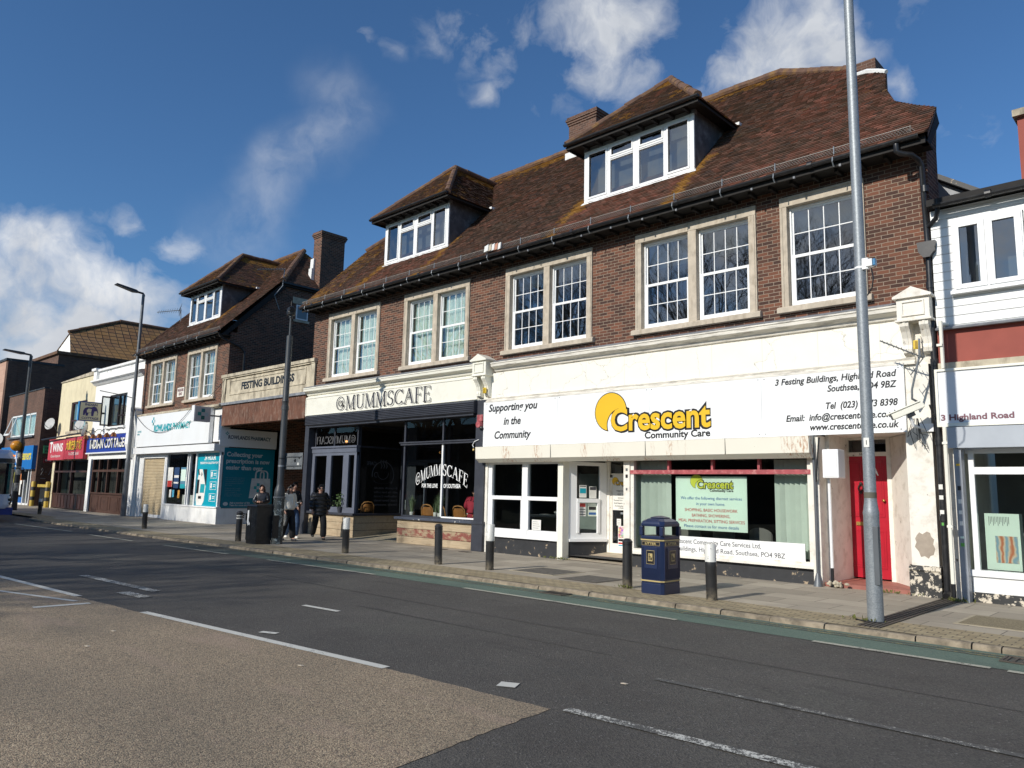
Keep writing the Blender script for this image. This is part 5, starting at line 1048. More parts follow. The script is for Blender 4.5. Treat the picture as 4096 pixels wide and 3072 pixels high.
# teal vinyl windows on the front and round the corner
v1 = thing('collection_point_panel', 'bright teal front window panel headed 24 HOUR with a white kiosk picture', 'window panel', (-32.2, 14.78, .7))
bx('panel', M['teal_br'], v1, -33.27,-31.14,14.770,14.778,.72,3.0)
text('24 HOUR', .20, -32.1, 14.767, 2.70, M['inkwhite'], v1, align='c', w=1.1, bold=.012); text('PRESCRIPTION COLLECTION POINT', .085, -32.15, 14.767, 2.53, M['inkwhite'], v1, align='c', w=1.75, bold=.004)
k = MB(); yk = 14.767
k.prism([(-33.05,2.30),(-32.75,2.30),(-32.35,1.55),(-32.42,.95),(-32.6,.74),(-33.15,.74),(-33.22,1.0),(-33.2,1.75)], 'y', yk-.001, yk+.002); k.build('kiosk_print', M['paper'], v1)
k = MB(); k.quad((-33.24,yk-.003,1.25),(-33.0,yk-.003,1.25),(-32.97,yk-.003,1.85),(-33.2,yk-.003,1.85)); k.quad((-33.0,yk-.003,1.02),(-32.7,yk-.003,1.02),(-32.7,yk-.003,1.14),(-33.0,yk-.003,1.14)); k.quad((-33.1,yk-.003,2.05),(-32.98,yk-.003,2.05),(-33.08,yk-.003,2.3),(-33.2,yk-.003,2.3)); k.quad((-32.68,yk+.001,2.3),(-32.3,yk+.001,2.3),(-32.3,yk+.001,1.6),(-32.36,yk+.001,1.6)); k.build('kiosk_detail', M['inkblack'], v1)
MB().quad((-32.88,yk-.004,1.28),(-32.45,yk-.004,1.28),(-32.42,yk-.004,1.66),(-32.84,yk-.004,1.66)).build('screen_print', M['inkteal'], v1)
def plusmark(parent, x, y, z, s, mats, face='front'):
    for (dx, dz), m in zip(((0,1),(-1,0),(1,0),(0,-1)), mats):
        a, c = (dx-.5)*s, (dz-.5)*s
        if face == 'front': MB().quad((x+a,y,z+c),(x+a+s,y,z+c),(x+a+s,y,z+c+s),(x+a,y,z+c+s)).build('plus_mark', m, parent)
        else: MB().quad((x,y+a,z+c),(x,y+a+s,z+c),(x,y+a+s,z+c+s),(x,y+a,z+c+s)).build('plus_mark', m, parent)
tealm = [M['inkteal'], M['teal_br'], pm('pale_teal', (.25,.45,.50), .5), pm('deep_teal_green', (.0,.19,.17), .5)]
plusmark(v1, -32.8, yk-.004, 2.08, .055, [M['inkgrey']]*4)
for i, z in enumerate((2.08,1.60,1.10)):
    b = MB()
    for (x0,x1,z0,z1) in ((-31.95,-31.35,z-.17,z-.155),(-31.95,-31.35,z+.155,z+.17),(-31.95,-31.93,z-.155,z+.155),(-31.37,-31.35,z-.155,z+.155),(-31.88,-31.75,z-.11,z+.11),(-31.65,-31.42,z+.02,z+.05),(-31.65,-31.45,z-.05,z-.02)): b.quad((x0,yk-.003,z0),(x1,yk-.003,z0),(x1,yk-.003,z1),(x0,yk-.003,z1))
    b.build('icon', M['inkwhite'], v1)
v2 = thing('prescription_panel', 'dark teal side window panel reading Collecting your prescription is now easier than ever', 'window panel', (-31.0, 16, .7))
bx('panel', M['teal'], v2, PR-.06,PR+.012,14.87,17.2,.68,3.22)
xf_ = PR+.016; pale = pm('pale_vinyl_print', (.55,.60,.62), .5)
for s, z, w in (('Collecting your', 2.86, 1.65), ('prescription is now', 2.58, 2.0), ('easier than ever', 2.30, 1.7)): text(s, .18, xf_, 14.98, z, pale, v2, 'right', w=w, bold=.012)
dim = pm('dim_vinyl_print', (.16,.30,.36), .5)
for i, (s, w) in enumerate((('Our automated prescription', .86), ('collection service offers you', .86), ('the convenience to collect', .82), ('your prescription whenever', .82), ('you want', .3), ('Collection day or night', .7), ('weekends, bank holidays', .7), ('A text message to', .55), ('notify you the prescription', .78), ('is ready for collection', .7))): text(s, .045, xf_, 15.0, 1.93-i*.078-(.06 if i > 4 else 0), dim, v2, 'right', w=w)
for s, z in (('Ask a member of the', .86), ('Team for more details', .76)): text(s, .075, xf_, 15.25, z, pale, v2, 'right', w=.92, bold=.003)
bub = MB()
for i in range(16): a, b = i*math.pi/8, (i+1)*math.pi/8; bub.add([(xf_,15.07,.85),(xf_,15.07+.11*math.cos(a),.85+.08*math.sin(a)),(xf_,15.07+.11*math.cos(b),.85+.08*math.sin(b))], [(0,1,2)])
bub.build('speech_bubble', pale, v2)
bag = MB(); bag.quad((xf_,16.1,1.10),(xf_,17.1,1.10),(xf_,17.05,1.95),(xf_,16.18,1.95))
def bandarc(y, z, r, w, h):
    p = [(y-r, z), (y-r, z+h)]+[(y+r*math.cos(math.pi-math.pi*i/8), z+h+r*.8*math.sin(math.pi*i/8)) for i in range(9)]+[(y+r, z)]
    for (a, b), (c, d) in zip(p, p[1:]):
        L = math.hypot(c-a, d-b) or 1; nx, nz2_ = -(d-b)/L*w/2, (c-a)/L*w/2; bag.quad((xf_,a-nx,b-nz2_),(xf_,a+nx,b+nz2_),(xf_,c+nx,d+nz2_),(xf_,c-nx,d-nz2_))
bandarc(16.55,1.95,.19,.07,.2); bandarc(16.75,1.95,.17,.06,.2); bag.build('bag_print', pale, v2)
plusmark(v2, xf_+.002, 16.5, 1.55, .13, [M['inkteal'], M['inkteal'], pale, M['inkteal']], 'right')
s3 = thing('side_fascia_sign', 'shaded white sign above the teal side window reading ROWLANDS PHARMACY', 'sign', (-31.0, 15.9, 3.2)); bx('board', M['sign_white'], s3, PR+.002,PR+.03,14.62,17.25,3.26,4.02)
text('ROWLANDS', .15, PR+.033, 14.98, 3.60, pm('navy_lettering', (.01,.04,.09), .5), s3, 'right', w=.98, bold=.016); text('PHARMACY', .15, PR+.033, 16.0, 3.60, pm('dull_navy_lettering', (.04,.11,.16), .5), s3, 'right', w=.95, bold=.006); plusmark(s3, PR+.034, 14.92, 3.82, .05, [M['inkteal']]*4, 'right')
s4 = thing('pharmacy_sign', 'white pharmacy fascia sign with teal lettering over the roller shutter', 'sign', (-36, 14.5, 3.4)); MB().prism([(14.62,3.42),(14.46,3.42),(14.46,4.94),(14.62,4.94)], 'x', -40.05,-31.75).build('board', M['sign_white'], s4)
text('ROWLANDS', .29, -37.72, 14.457, 4.12, M['inkteal'], s4, w=2.05, bold=.026, cap=.06); text('PHARMACY', .29, -35.55, 14.457, 4.14, pm('mid_teal_lettering', (.0,.38,.40), .5), s4, w=1.9, bold=.016); plusmark(s4, -37.85, 14.456, 4.62, .13, tealm)
for s, z, w in (('NUMARK', 4.12, .5), ('pharmacy', 4.0, .3)): text(s, .10, -39.75, 14.457, z, M['inkteal'], s4, w=w)
for s, z in (('1 Festing Buildings,', 4.60), ('Highland Road', 4.46)): text(s, .09, -31.85, 14.457, z, M['inkgrey'], s4, align='r', w=1.0 if '1' in s else .7)
s5 = thing('projecting_sign', 'grey square projecting box sign with a teal cross over the pharmacy corner', 'sign', (-31.2, 13.9, 4.3)); bx('casing', pm('grey_sign_face', (.42,.43,.44), .4, .03), s5, -31.33,-31.10,13.52,14.18,4.24,4.88, bevel=.01); bx('edge', M['upvc'], s5, -31.35,-31.08,13.47,13.52,4.22,4.90); bx('bracket', M['lampgrey'], s5, -31.24,-31.18,14.18,14.75,4.5,4.56)
plusmark(s5, -31.092, 13.85, 4.56, .15, [pm('cross_a', (.0,.16,.18), .5), pm('cross_b', (.0,.22,.20), .5), pm('cross_c', (.30,.40,.43), .5), pm('cross_d', (.0,.11,.10), .5)], 'right')
cb = MB()
for a, b, sag in (((-39.9,14.42,4.96),(-33.6,14.42,5.02),.95),((-34.6,14.4,4.2),(-32.6,14.42,5.0),.18)):
    pts = [(a[0]+(b[0]-a[0])*t, 14.41, a[2]+(b[2]-a[2])*t-sag*4*t*(1-t)) for t in [i/16 for i in range(17)]]; cb.tube(pts, .012, 5)
tag(cb.build('hanging_cable', M['black']), 'black cables drooping across the white pharmacy fascia sign', 'cable')
pq_ = thing('street_name_plate', 'small white street name plaque between the pharmacy windows', 'sign', (-35.6, 14.74, 5.9)); bx('plate', M['peel_white'], pq_, -36.0,-35.26,14.715,14.748,5.70,6.14); text('HIGHLAND', .13, -35.63, 14.712, 5.95, M['inkplum'], pq_, align='c', w=.62, bold=.01); text('ROAD', .13, -35.63, 14.712, 5.77, M['inkplum'], pq_, align='c', w=.36, bold=.01)
def pharm_item(x, z, w, h, m, label, cat='poster', b=()): sticker(x, z, w, h, 14.783, m, label, name='poster' if cat == 'poster' else 'leaflet', cat=cat, bands=b)
navy = pm('navy_print', (.02,.05,.13), .5); pharm_item(-36.15,1.95,.55,.9,M['paper'],'white health poster with a red lower band in the pharmacy window',b=((0,.32,M['inkred']),)); pharm_item(-35.45,1.92,.55,.95,navy,'navy poster in the middle of the pharmacy window',b=((.5,.62,M['paper']),(.22,.3,M['paper']))); pharm_item(-34.72,1.92,.55,.95,pm('slate_blue_print', (.10,.24,.34), .5),'pale blue and teal poster right of the navy one in the pharmacy window',b=((.35,.9,M['mint']),(0,.2,M['inkteal'])))
pharm_item(-36.0,1.2,.22,.36,M['paper'],'white leaflet under the pharmacy posters','leaflet'); pharm_item(-35.68,1.2,.22,.33,pm('sky_blue_print', (.1,.42,.6), .5),'sky blue leaflet under the pharmacy posters','leaflet'); pharm_item(-35.08,1.18,.22,.36,pm('orange_print', (.6,.30,.06), .5),'orange leaflet under the pharmacy posters','leaflet'); pharm_item(-34.38,1.75,.18,.4,M['inkwhite'],'narrow white leaflet near the right edge of the pharmacy window','leaflet')
for i, x in enumerate((-35.2, -34.45)): c = thing('shop_chair', ['narrow white plastic chair inside the pharmacy window','wide white plastic chair inside the pharmacy window, nearer the door'][i], 'chair', (x, 15.2, .1)); MB().prism([(x-.2,.7),(x+.2,.7),(x+.14+.1*i,1.15),(x-.18,1.15)], 'y', 15.1,15.14).build('backrest', M['inkwhite'], c); bx('seat', M['inkwhite'], c, x-.2,x+.2,14.95,15.12,.55,.6)
gr = MB()
for p in ([(16.0,.42),(15.75,.46),(15.78,.25)],[(15.76,.36),(15.95,.36)],[(16.05,.15),(16.05,.45)],[(16.3,.42),(16.35,.2),(16.2,.18),(16.45,.3),(16.5,.12)],[(15.8,.14),(15.8,.30),(15.95,.28)]): gr.tube([(PR+.014,a,b) for a, b in p], .022, 5)
gr.build('graffiti', M['inkblack'], PH)
# ------------------------------------------------------------------ covered passage between the buildings
GP = thing('passage_screen', 'weathered stone parapet lettered FESTING BUILDINGS over a rusty brown passage beam', 'wall', (-27.6, 14.7, 4.1))
ps = MB(); ps.box(-31.2,-24.02,14.70,14.95,5.1,6.18); g0 = ps.build('parapet', M['stone_w'], GP)
cp = MB(); cp.box(-31.28,-23.95,14.60,15.0,6.18,6.30); cp.box(-31.24,-23.98,14.64,14.98,6.12,6.18); cp.box(-31.25,-30.95,14.66,14.70,5.1,6.12); cp.box(-24.25,-23.98,14.66,14.70,5.1,6.12); cp.build('coping', M['stone_w'], GP)
fm = MB()
for q in ((-30.6,-24.6,5.98,6.03),(-30.6,-24.6,5.40,5.45),(-30.6,-30.55,5.45,5.98),(-24.65,-24.6,5.45,5.98)): fm.box(q[0],q[1],14.675,14.70,q[2],q[3])
fm.build('panel_moulding', M['stone_w'], GP); text('FESTING BUILDINGS', .28, -27.5, 14.695, 5.58, M['inkblack'], GP, align='c', w=4.15, bold=.016, cap=.05)
MB().prism([(14.95,5.1),(14.55,5.08),(14.55,4.98),(14.95,4.94)], 'x', -31.2,-24.35).build('string_course', M['lead'], GP)
bx('beam', M['rustbeam'], GP, -31.0,-24.42,14.62,14.90,4.12,4.97); bx('deck', M['darkwood'], GP, -31.0,-24.3,14.95,24.0,4.6,5.0)
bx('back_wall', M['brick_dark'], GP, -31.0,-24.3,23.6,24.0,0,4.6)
cbx = MB()
for a, b in (((-31.05,14.6,6.1),(-33.9,14.68,5.25)),((-31.1,14.6,6.25),(-31.3,14.68,5.2)),((-30.9,14.6,6.22),(-31.0,14.6,5.2))): cbx.tube([(a[0]+(b[0]-a[0])*t, 14.66, a[2]+(b[2]-a[2])*t-.2*math.sin(math.pi*t)) for t in [i/8 for i in range(9)]], .012, 4)
tag(cbx.build('wall_cable', M['black']), 'thin black cables running from the stone parapet end to the pharmacy wall', 'cable')
# ------------------------------------------------------------------ white curry house
IC = thing('white_shop_building', 'white rendered two storey restaurant with parapet and dark open casement', 'building', (-43.9, 14.75, 0))
wpt = pm('bright_white_render', (.82,.82,.80), .7, .05, 2, .2, 25, dirt=(.5,.47,.42), damt=.3, dscale=4, streak=(1,1,.25))
wall_front('front_wall', -47.45, -40.36, 4.25, 8.0, 14.75, 15.0, [(-45.0,-42.45,4.65,6.42)], wpt, IC)
bx('side_wall', wpt, IC, -40.6,-40.36,15.0,22,0,8); bx('flat_roof', M['char'], IC, -47.4,-40.6,15.0,22,7.2,7.3)
pc_ = MB(); pc_.box(-47.5,-40.34,14.62,14.75,7.95,8.06); pc_.prism([(14.75,7.15),(14.7,7.15),(14.55,7.3),(14.45,7.34),(14.45,7.42),(14.55,7.46),(14.75,7.5)], 'x', -47.6,-40.36); pc_.box(-47.6,-47.1,14.6,14.8,7.5,8.0); pc_.box(-47.7,-47.0,14.5,14.9,8.0,8.14); pc_.build('cornice', wpt, IC)
st2 = MB(); rn = random.Random(4)
for x in (-45.9,-45.3,-42.2,-41.7,-41.3): st2.quad((x,14.745,7.9),(x+.05,14.745,7.9),(x+.04,14.745,7.9-rn.uniform(.15,.4)),(x+.015,14.745,7.88-rn.uniform(.15,.4)))
st2.build('parapet_stains', pm('black_mould', (.05,.05,.045), .9), IC)
fr2 = MB(); bw = pm('dark_brown_frame', (.022,.012,.010), .45)
for q in ((-45.0,-44.9,4.65,6.42),(-42.55,-42.45,4.65,6.42),(-43.78,-43.68,4.65,6.42),(-44.9,-42.55,4.65,4.75),(-44.9,-42.55,6.32,6.42),(-43.68,-42.55,5.2,5.28),(-43.12,-43.06,4.75,6.32)): fr2.box(q[0],q[1],14.80,14.88,q[2],q[3])
W2 = fr2.build('window', bw, IC); MB().quad((-44.9,14.85,4.75),(-42.55,14.85,4.75),(-42.55,14.85,6.32),(-44.9,14.85,6.32)).build('pane', M['glass'], W2); bx('sill', wpt, W2, -45.15,-42.3,14.62,14.8,4.55,4.65); bx('window_backing', M['room'], W2, -45,-42.4,15.3,15.32,4.6,6.5)
cs2 = MB(); a0 = (-44.95,14.79); 
for q in ((0,.06,4.72,6.36),(.40,.46,4.72,6.36),(.06,.40,4.72,4.80),(.06,.40,6.28,6.36)): cs2.box(a0[0]-.05,a0[0],a0[1]-q[1],a0[1]-q[0],q[2],q[3])
cs2o = cs2.build('open_casement', bw, IC); MB().quad((a0[0]-.025,a0[1]-.40,4.8),(a0[0]-.025,a0[1]-.06,4.8),(a0[0]-.025,a0[1]-.06,6.28),(a0[0]-.025,a0[1]-.40,6.28)).build('pane', M['glass'], cs2o)
MB().box(-47.45,-40.36,14.70,14.76,2.9,4.25).build('fascia_wall', wpt, IC)
pz = MB(); pz.box(-41.0,-40.36,14.60,15.0,0,2.9); pz.box(-41.05,-40.36,14.56,15.0,0,.5); pz.prism([(14.7,2.9),(14.45,2.9),(14.4,3.3),(14.3,3.6),(14.35,4.3),(14.45,4.9),(14.7,5.0)], 'x', -40.95,-40.5); pz.build('pilaster', wpt, IC)
br = MB(); br.box(-46.6,-41.0,14.74,14.9,0,1.0); br.box(-46.6,-41.0,14.68,14.9,1.0,1.08)
for x in (-46.6,-45.6,-44.3,-42.75,-41.15): br.box(x,x+.12,14.70,14.88,1.08,2.9)
br.box(-46.6,-41.0,14.69,14.88,2.2,2.32)
for x in (-46.4,-44.9,-43.5,-42.2): 
    for q in ((x,x+1.1,.85,.88),(x,x+1.1,.15,.18),(x,x+.03,.18,.85),(x+1.07,x+1.1,.18,.85)): br.box(q[0],q[1],14.725,14.745,q[2],q[3])
br.build('shopfront', M['brownwood'], IC); MB().quad((-46.5,14.8,1.08),(-41.1,14.8,1.08),(-41.1,14.8,2.9),(-46.5,14.8,2.9)).build('pane', M['shopglass'], IC)
slats(-45.4,-41.2,1.2,2.15,14.95,IC); bx('restaurant_room', M['roomd'], IC, -47,-40.7,15.5,15.6,.0,4.2)
sI = thing('restaurant_sign', 'royal blue fascia sign with raised cream letters INDIAN COTTAGE', 'sign', (-44.3, 14.6, 3.2)); royal = pm('royal_blue_panel', (.012,.04,.32), .4, .06, 2)
bx('board', royal, sI, -47.35,-41.15,14.52,14.68,3.27,4.20); bq = MB(); bq.box(-47.4,-41.1,14.50,14.7,3.20,3.27); bq.box(-47.4,-41.1,14.50,14.7,4.20,4.25); bq.build('trim', M['upvc'], sI)
for q, m in ((0, M['inkblack']), (1, M['paper'])): text('INDIAN COTTAGE', .46, -46.75+(.04 if q == 0 else 0), 14.515-q*.02, 3.50-(.04 if q == 0 else 0), m, sI, w=5.2, bold=.05)
sH = thing('hanging_box_sign', 'cream and blue hanging box sign with a purple elephant reading INDIAN COTTAGE', 'sign', (-45.5, 14.0, 5.0)); creamp = pm('cream_sign_face', (.68,.60,.38), .5, .05, 2)
bx('casing', pm('blue_sign_case', (.01,.05,.20), .4), sH, -45.68,-45.5,13.40,14.56,4.95,6.02, bevel=.01); bx('face', creamp, sH, -45.5,-45.485,13.45,14.50,5.0,5.96); bx('edge', pm('sky_blue_edge', (.03,.22,.5), .4), sH, -45.685,-45.495,13.38,13.40,4.95,6.02); bx('bracket', M['black'], sH, -45.62,-45.56,14.56,14.76,5.4,5.5)
purp = pm('purple_print', (.035,.02,.13), .5); text('INDIAN', .12, -45.482, 13.98, 5.80, purp, sH, 'right', align='c', w=.62, bold=.01); text('COTTAGE', .12, -45.482, 13.98, 5.05, purp, sH, 'right', align='c', w=.86, bold=.01)
elp = MB(); e = [(-.36,.02),(-.36,.25),(-.30,.40),(-.18,.47),(.05,.48),(.16,.54),(.28,.50),(.36,.38),(.40,.20),(.38,.06),(.35,.05),(.35,.2),(.30,.28),(.20,.26),(.18,.12),(.17,.0),(.06,.0),(.05,.16),(-.08,.16),(-.12,.0),(-.22,.0),(-.24,.16),(-.28,.02)]
elp.prism([(13.96+a, 5.24+b) for a, b in e], 'x', -45.484,-45.480); elp.build('elephant_print', purp, sH)
el2 = MB(); el2.prism([(13.80,5.42),(14.0,5.42),(14.02,5.62),(13.86,5.64),(13.78,5.55)], 'x', -45.481,-45.478); el2.prism([(14.20,5.5),(14.34,5.36),(14.28,5.52)], 'x', -45.481,-45.478); el2.build('howdah_print', creamp, sH)
copper = pm('copper_shade', (.22,.08,.03), .35, .2, 10, metal=.7)
for i, x in enumerate((-46.6,-45.4,-44.4,-43.3,-42.3)):
    t = thing('swan_neck_lamp', ['copper swan neck lamp at the far left end of the blue sign','copper swan neck lamp second from the left over the blue sign','copper swan neck lamp in the middle of the blue sign','copper swan neck lamp fourth from the left over the blue sign','copper swan neck lamp nearest the lamp column over the blue sign'][i], 'lamp', (x, 14.4, 4.1), 'swan neck lamps over the blue sign')
    MB().tube([(x,14.7,4.42),(x+.05,14.55,4.52),(x+.1,14.35,4.5),(x+.12,14.22,4.36),(x+.12,14.18,4.22)], .016, 6).build('arm', M['black'], t); MB().lathe(x+.12,14.16,[(.04,4.24),(.09,4.20),(.17,4.02),(.16,4.0)],14).build('shade', copper, t, smooth=True)
# ------------------------------------------------------------------ cream chinese restaurant
TW = thing('cream_shop_building', 'cream rendered restaurant with a dark casement above a pink red fascia', 'building', (-50.6, 14.75, 0)); crm = pm('cream_render', (.70,.62,.42), .8, .07, 2, .3, 20, dirt=(.45,.38,.24), damt=.45, dscale=3, streak=(1,1,.4))
wall_front('front_wall', -53.95, -47.46, 4.25, 7.85, 14.76, 15.0, [(-51.6,-48.75,4.66,6.45)], crm, TW); MB().prism([(-54.0,7.85),(-47.5,7.85),(-47.5,8.1),(-54.0,7.9)], 'y', 14.70,15.0).build('parapet', M['stone_w'], TW); bx('flat_roof', M['char'], TW, -53.9,-47.5,15.0,22,7.2,7.3); bx('side_wall', crm, TW, -53.95,-53.7,15.0,22,0,7.8); bx('corner_post', crm, TW, -53.95,-53.5,14.70,15.0,0,2.95)
f3 = MB(); mar = pm('maroon_frame', (.055,.014,.016), .45)
for q in ((-51.6,-51.48,4.66,6.45),(-48.87,-48.75,4.66,6.45),(-50.6,-50.5,4.66,6.45),(-51.48,-48.87,4.66,4.76),(-51.48,-48.87,6.35,6.45),(-51.48,-48.87,5.28,5.36)): f3.box(q[0],q[1],14.82,14.9,q[2],q[3])
W3_ = f3.build('window', mar, TW); MB().quad((-51.5,14.87,4.7),(-48.8,14.87,4.7),(-48.8,14.87,6.4),(-51.5,14.87,6.4)).build('pane', M['glass'], W3_); bx('sill', M['stone_w'], W3_, -51.8,-48.5,14.62,14.82,4.5,4.66); drape(-51.4,-50.7,4.7,6.4,15.02,'net',W3_,waves=4); drape(-50.4,-49.6,4.7,6.4,15.02,'net',W3_,waves=4); bx('window_backing', M['room'], W3_, -51.7,-48.6,15.2,15.22,4.6,6.5)
sT = thing('takeaway_sign', 'pink red fascia sign reading TWINS with yellow chinese characters', 'sign', (-50.8, 14.55, 3.0)); pk2 = pm('pink_red_panel', (.48,.03,.048), .45, .15, 1.5, dirt=(.65,.22,.25), damt=.6, dscale=3, streak=(3,1,.25))
bx('panel', pk2, sT, -54.2,-51.02,14.45,14.66,2.93,4.22); bx('panel', pk2, sT, -50.99,-47.6,14.45,14.66,2.95,4.27)
text('T', .62, -53.95, 14.445, 3.42, M['inkwhite'], sT, w=.55, bold=.06); text('WINS', .46, -53.38, 14.445, 3.46, M['inkwhite'], sT, w=2.0, bold=.055); text('Chinese Restaurant', .16, -53.6, 14.446, 3.10, M['paper'], sT, w=1.9); text('Tel: 02392 736168', .17, -50.2, 14.446, 3.18, M['paper'], sT, w=1.8)
for q, (m, d) in enumerate(((M['inkblack'], .05), (M['yellow'], 0))): text('大重庆美食城', .40, -50.75+d, 14.445-q*.012, 3.56-d, m, sT, w=2.75, bold=.018)
tag(MB().tube([(-54.9,14.2,4.22),(-48.0,14.3,4.40)], .05, 8).build('light_tube', M['black']), 'long black strip light fixed above the pink red sign', 'lamp')
b3 = MB(); b3.box(-53.5,-47.1,14.74,14.9,.05,.86); b3.box(-53.5,-47.1,14.68,14.9,.86,.93)
for x in (-53.5,-52.6,-50.3,-47.25): b3.box(x,x+.13,14.70,14.88,.93,2.95)
b3.box(-53.5,-47.1,14.69,14.88,2.18,2.28)
for i in range(9): b3.box(-52.4+i*.6,-52.37+i*.6,14.72,14.745,.1,.84)
b3.build('shopfront', pm('maroon_brown_timber', (.06,.022,.016), .5, .2, 4), TW); MB().quad((-53.4,14.8,.93),(-47.2,14.8,.93),(-47.2,14.8,2.95),(-53.4,14.8,2.95)).build('pane', M['shopglass'], TW); bx('restaurant_room', M['roomd'], TW, -53.6,-47.2,15.5,15.6,.0,4.2); bx('fascia_wall', crm, TW, -53.9,-47.5,14.70,14.76,2.9,4.28); bx('downpipe', wpt, TW, -47.2,-46.75,14.64,14.74,0,2.95)
# ------------------------------------------------------------------ dry cleaners and what stands behind
DC = thing('cleaners_building', 'two storey brown brick dry cleaners with a wide white upstairs window', 'building', (-61.8, 14.75, 0))
wall_front('front_wall', -66.3, -57.5, 2.4, 7.8, 14.75, 15.0, [(-65.0,-58.95,4.7,6.28)], M['brick_far'], DC); bx('side_wall', M['brick_dark'], DC, -57.75,-57.5,15.0,26,0,7.8); bx('coping', M['char'], DC, -66.35,-57.45,14.7,15.1,7.8,7.88); bx('front_pier', M['brick_far'], DC, -58.6,-57.5,14.75,15.0,0,2.4); bx('flat_roof', M['char'], DC, -66.3,-57.75,15,26,7.3,7.4)
f4 = MB()
for q in ((-65.0,-64.85,4.7,6.28),(-59.1,-58.95,4.7,6.28),(-62.1,-61.9,4.7,6.28),(-60.5,-60.4,4.7,6.28),(-64.85,-59.1,4.7,4.82),(-64.85,-59.1,6.16,6.28)): f4.box(q[0],q[1],14.78,14.86,q[2],q[3])
W4_ = f4.build('window', M['upvc'], DC); MB().quad((-64.9,14.83,4.75),(-59,14.83,4.75),(-59,14.83,6.2),(-64.9,14.83,6.2)).build('pane', M['glass'], W4_); drape(-64.8,-59.1,4.75,6.2,15.0,'net',W4_,waves=14); bx('sill', M['lampgrey'], W4_, -65.2,-58.8,14.6,14.78,4.58,4.7)
cs4 = MB(); cs4.prism([(14.76,6.2),(14.72,6.2),(14.3,4.85),(14.34,4.84)], 'x', -64.9,-64.8); cs4.prism([(14.76,6.2),(14.72,6.2),(14.3,4.85),(14.34,4.84)], 'x', -63.6,-63.5); cs4.box(-64.8,-63.6,14.29,14.36,4.82,4.95); cs4.build('open_casement', M['upvc'], DC)
sC = thing('cleaners_sign', 'bright blue fascia sign reading Southsea Cleaners in yellow with a white hanger', 'sign', (-61.8, 14.6, 2.4)); bx('board', pm('cyan_blue_panel', (.0,.14,.46), .4, .05, 2), sC, -65.9,-57.75,14.50,14.75,2.40,3.98)
text('Southsea', .55, -65.7, 14.495, 3.05, pm('bright_yellow_lettering', (.72,.60,.04), .4), sC, w=3.6, bold=.05, shear=.1); text('Cleaners', .60, -60.9, 14.495, 3.05, pm('bright_yellow_print', (.72,.60,.04), .4), sC, w=2.8, bold=.05, shear=.1)
hg = MB(); hg.tube([(-62.5,14.49,2.62),(-61.7,14.49,3.25),(-61.1,14.49,2.62),(-62.5,14.49,2.62)], .06, 6); hg.tube([(-61.7,14.49,3.25),(-61.7,14.49,3.45),(-61.55,14.49,3.6),(-61.7,14.49,3.75)], .05, 6); hg.build('hanger_mark', M['inkwhite'], sC)
f5 = MB()
for x in (-66.2,-63.3,-60.2,-59.3,-58.7): f5.box(x,x+.12,14.74,14.86,0,2.4)
f5.box(-66.2,-58.6,14.74,14.86,0,.12); f5.build('shopfront_frame', M['upvc'], DC); MB().quad((-66.1,14.8,.5),(-58.6,14.8,.5),(-58.6,14.8,2.4),(-66.1,14.8,2.4)).build('pane', M['shopglass'], DC); bx('stall_band', pm('blue_band', (.01,.12,.4), .4), DC, -66.1,-60.2,14.77,14.85,.12,.5); bx('cleaners_room', M['room'], DC, -66.2,-57.8,16.3,16.4,0,2.6)
sticker(-61.0,1.75,.55,.7,14.79,pm('orange_red_print', (.6,.2,.05), .5),'orange and white poster on the dry cleaners window',name='poster',cat='poster',bands=((.0,.35,M['paper']),)); sticker(-61.2,1.05,.5,.8,14.79,M['paper'],'white notice low on the dry cleaners window',lines=5)
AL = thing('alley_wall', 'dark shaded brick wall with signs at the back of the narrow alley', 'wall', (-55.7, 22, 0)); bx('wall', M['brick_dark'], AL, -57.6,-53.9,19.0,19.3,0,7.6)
sU = thing('delivery_sign', 'green sign on the dark alley side wall reading Uber Eats', 'sign', (-57.4, 15.3, 3.4)); bx('panel', pm('dull_green_panel', (.06,.30,.14), .5), sU, -57.49,-57.44,15.02,15.62,3.46,3.98); text('Uber', .13, -57.435, 15.32, 3.74, M['inkblack'], sU, 'right', align='c', w=.40, bold=.01); text('Eats', .13, -57.435, 15.32, 3.54, M['inkblack'], sU, 'right', align='c', w=.38, bold=.01)
sO = thing('small_red_sign', 'small dark red sign under the green sign in the alley', 'sign', (-57.4, 15.3, 2.8)); bx('panel', pm('dark_red_panel', (.16,.01,.02), .5), sO, -57.49,-57.45,15.10,15.62,2.85,3.16); text('OTse', .12, -57.445, 15.36, 2.95, M['paper'], sO, 'right', align='c', w=.36, bold=.01)
g2 = MB()
for p in ([(-57.6,1.45),(-57.4,1.62),(-57.2,1.5),(-57.6,1.05),(-57.1,1.05)],[(-56.9,1.3),(-56.6,1.3)],[(-56.2,1.05),(-55.8,1.6)],[(-57.6,.75),(-56.7,.72)]): g2.tube([(-57.47,15.02+(a+57.6)*.33,1.25+b*.75) for a, b in p], .018, 5)
tag(g2.build('chalk_graffiti', pm('grey_chalk', (.25,.25,.25), .9)), 'pale graffiti scrawl on the alley wall under the small red sign', 'graffiti')
yb_ = NT('yellow_black_bands'); sz = yb_.node('ShaderNodeSeparateXYZ', {0: yb_.pos()}).outputs[2]; yb_.done(yb_.mix(yb_.math('GREATER_THAN', yb_.math('FRACT', yb_.math('MULTIPLY', sz, 1.6)), .62), (.55,.38,.06), (.03,.03,.03)), .6)
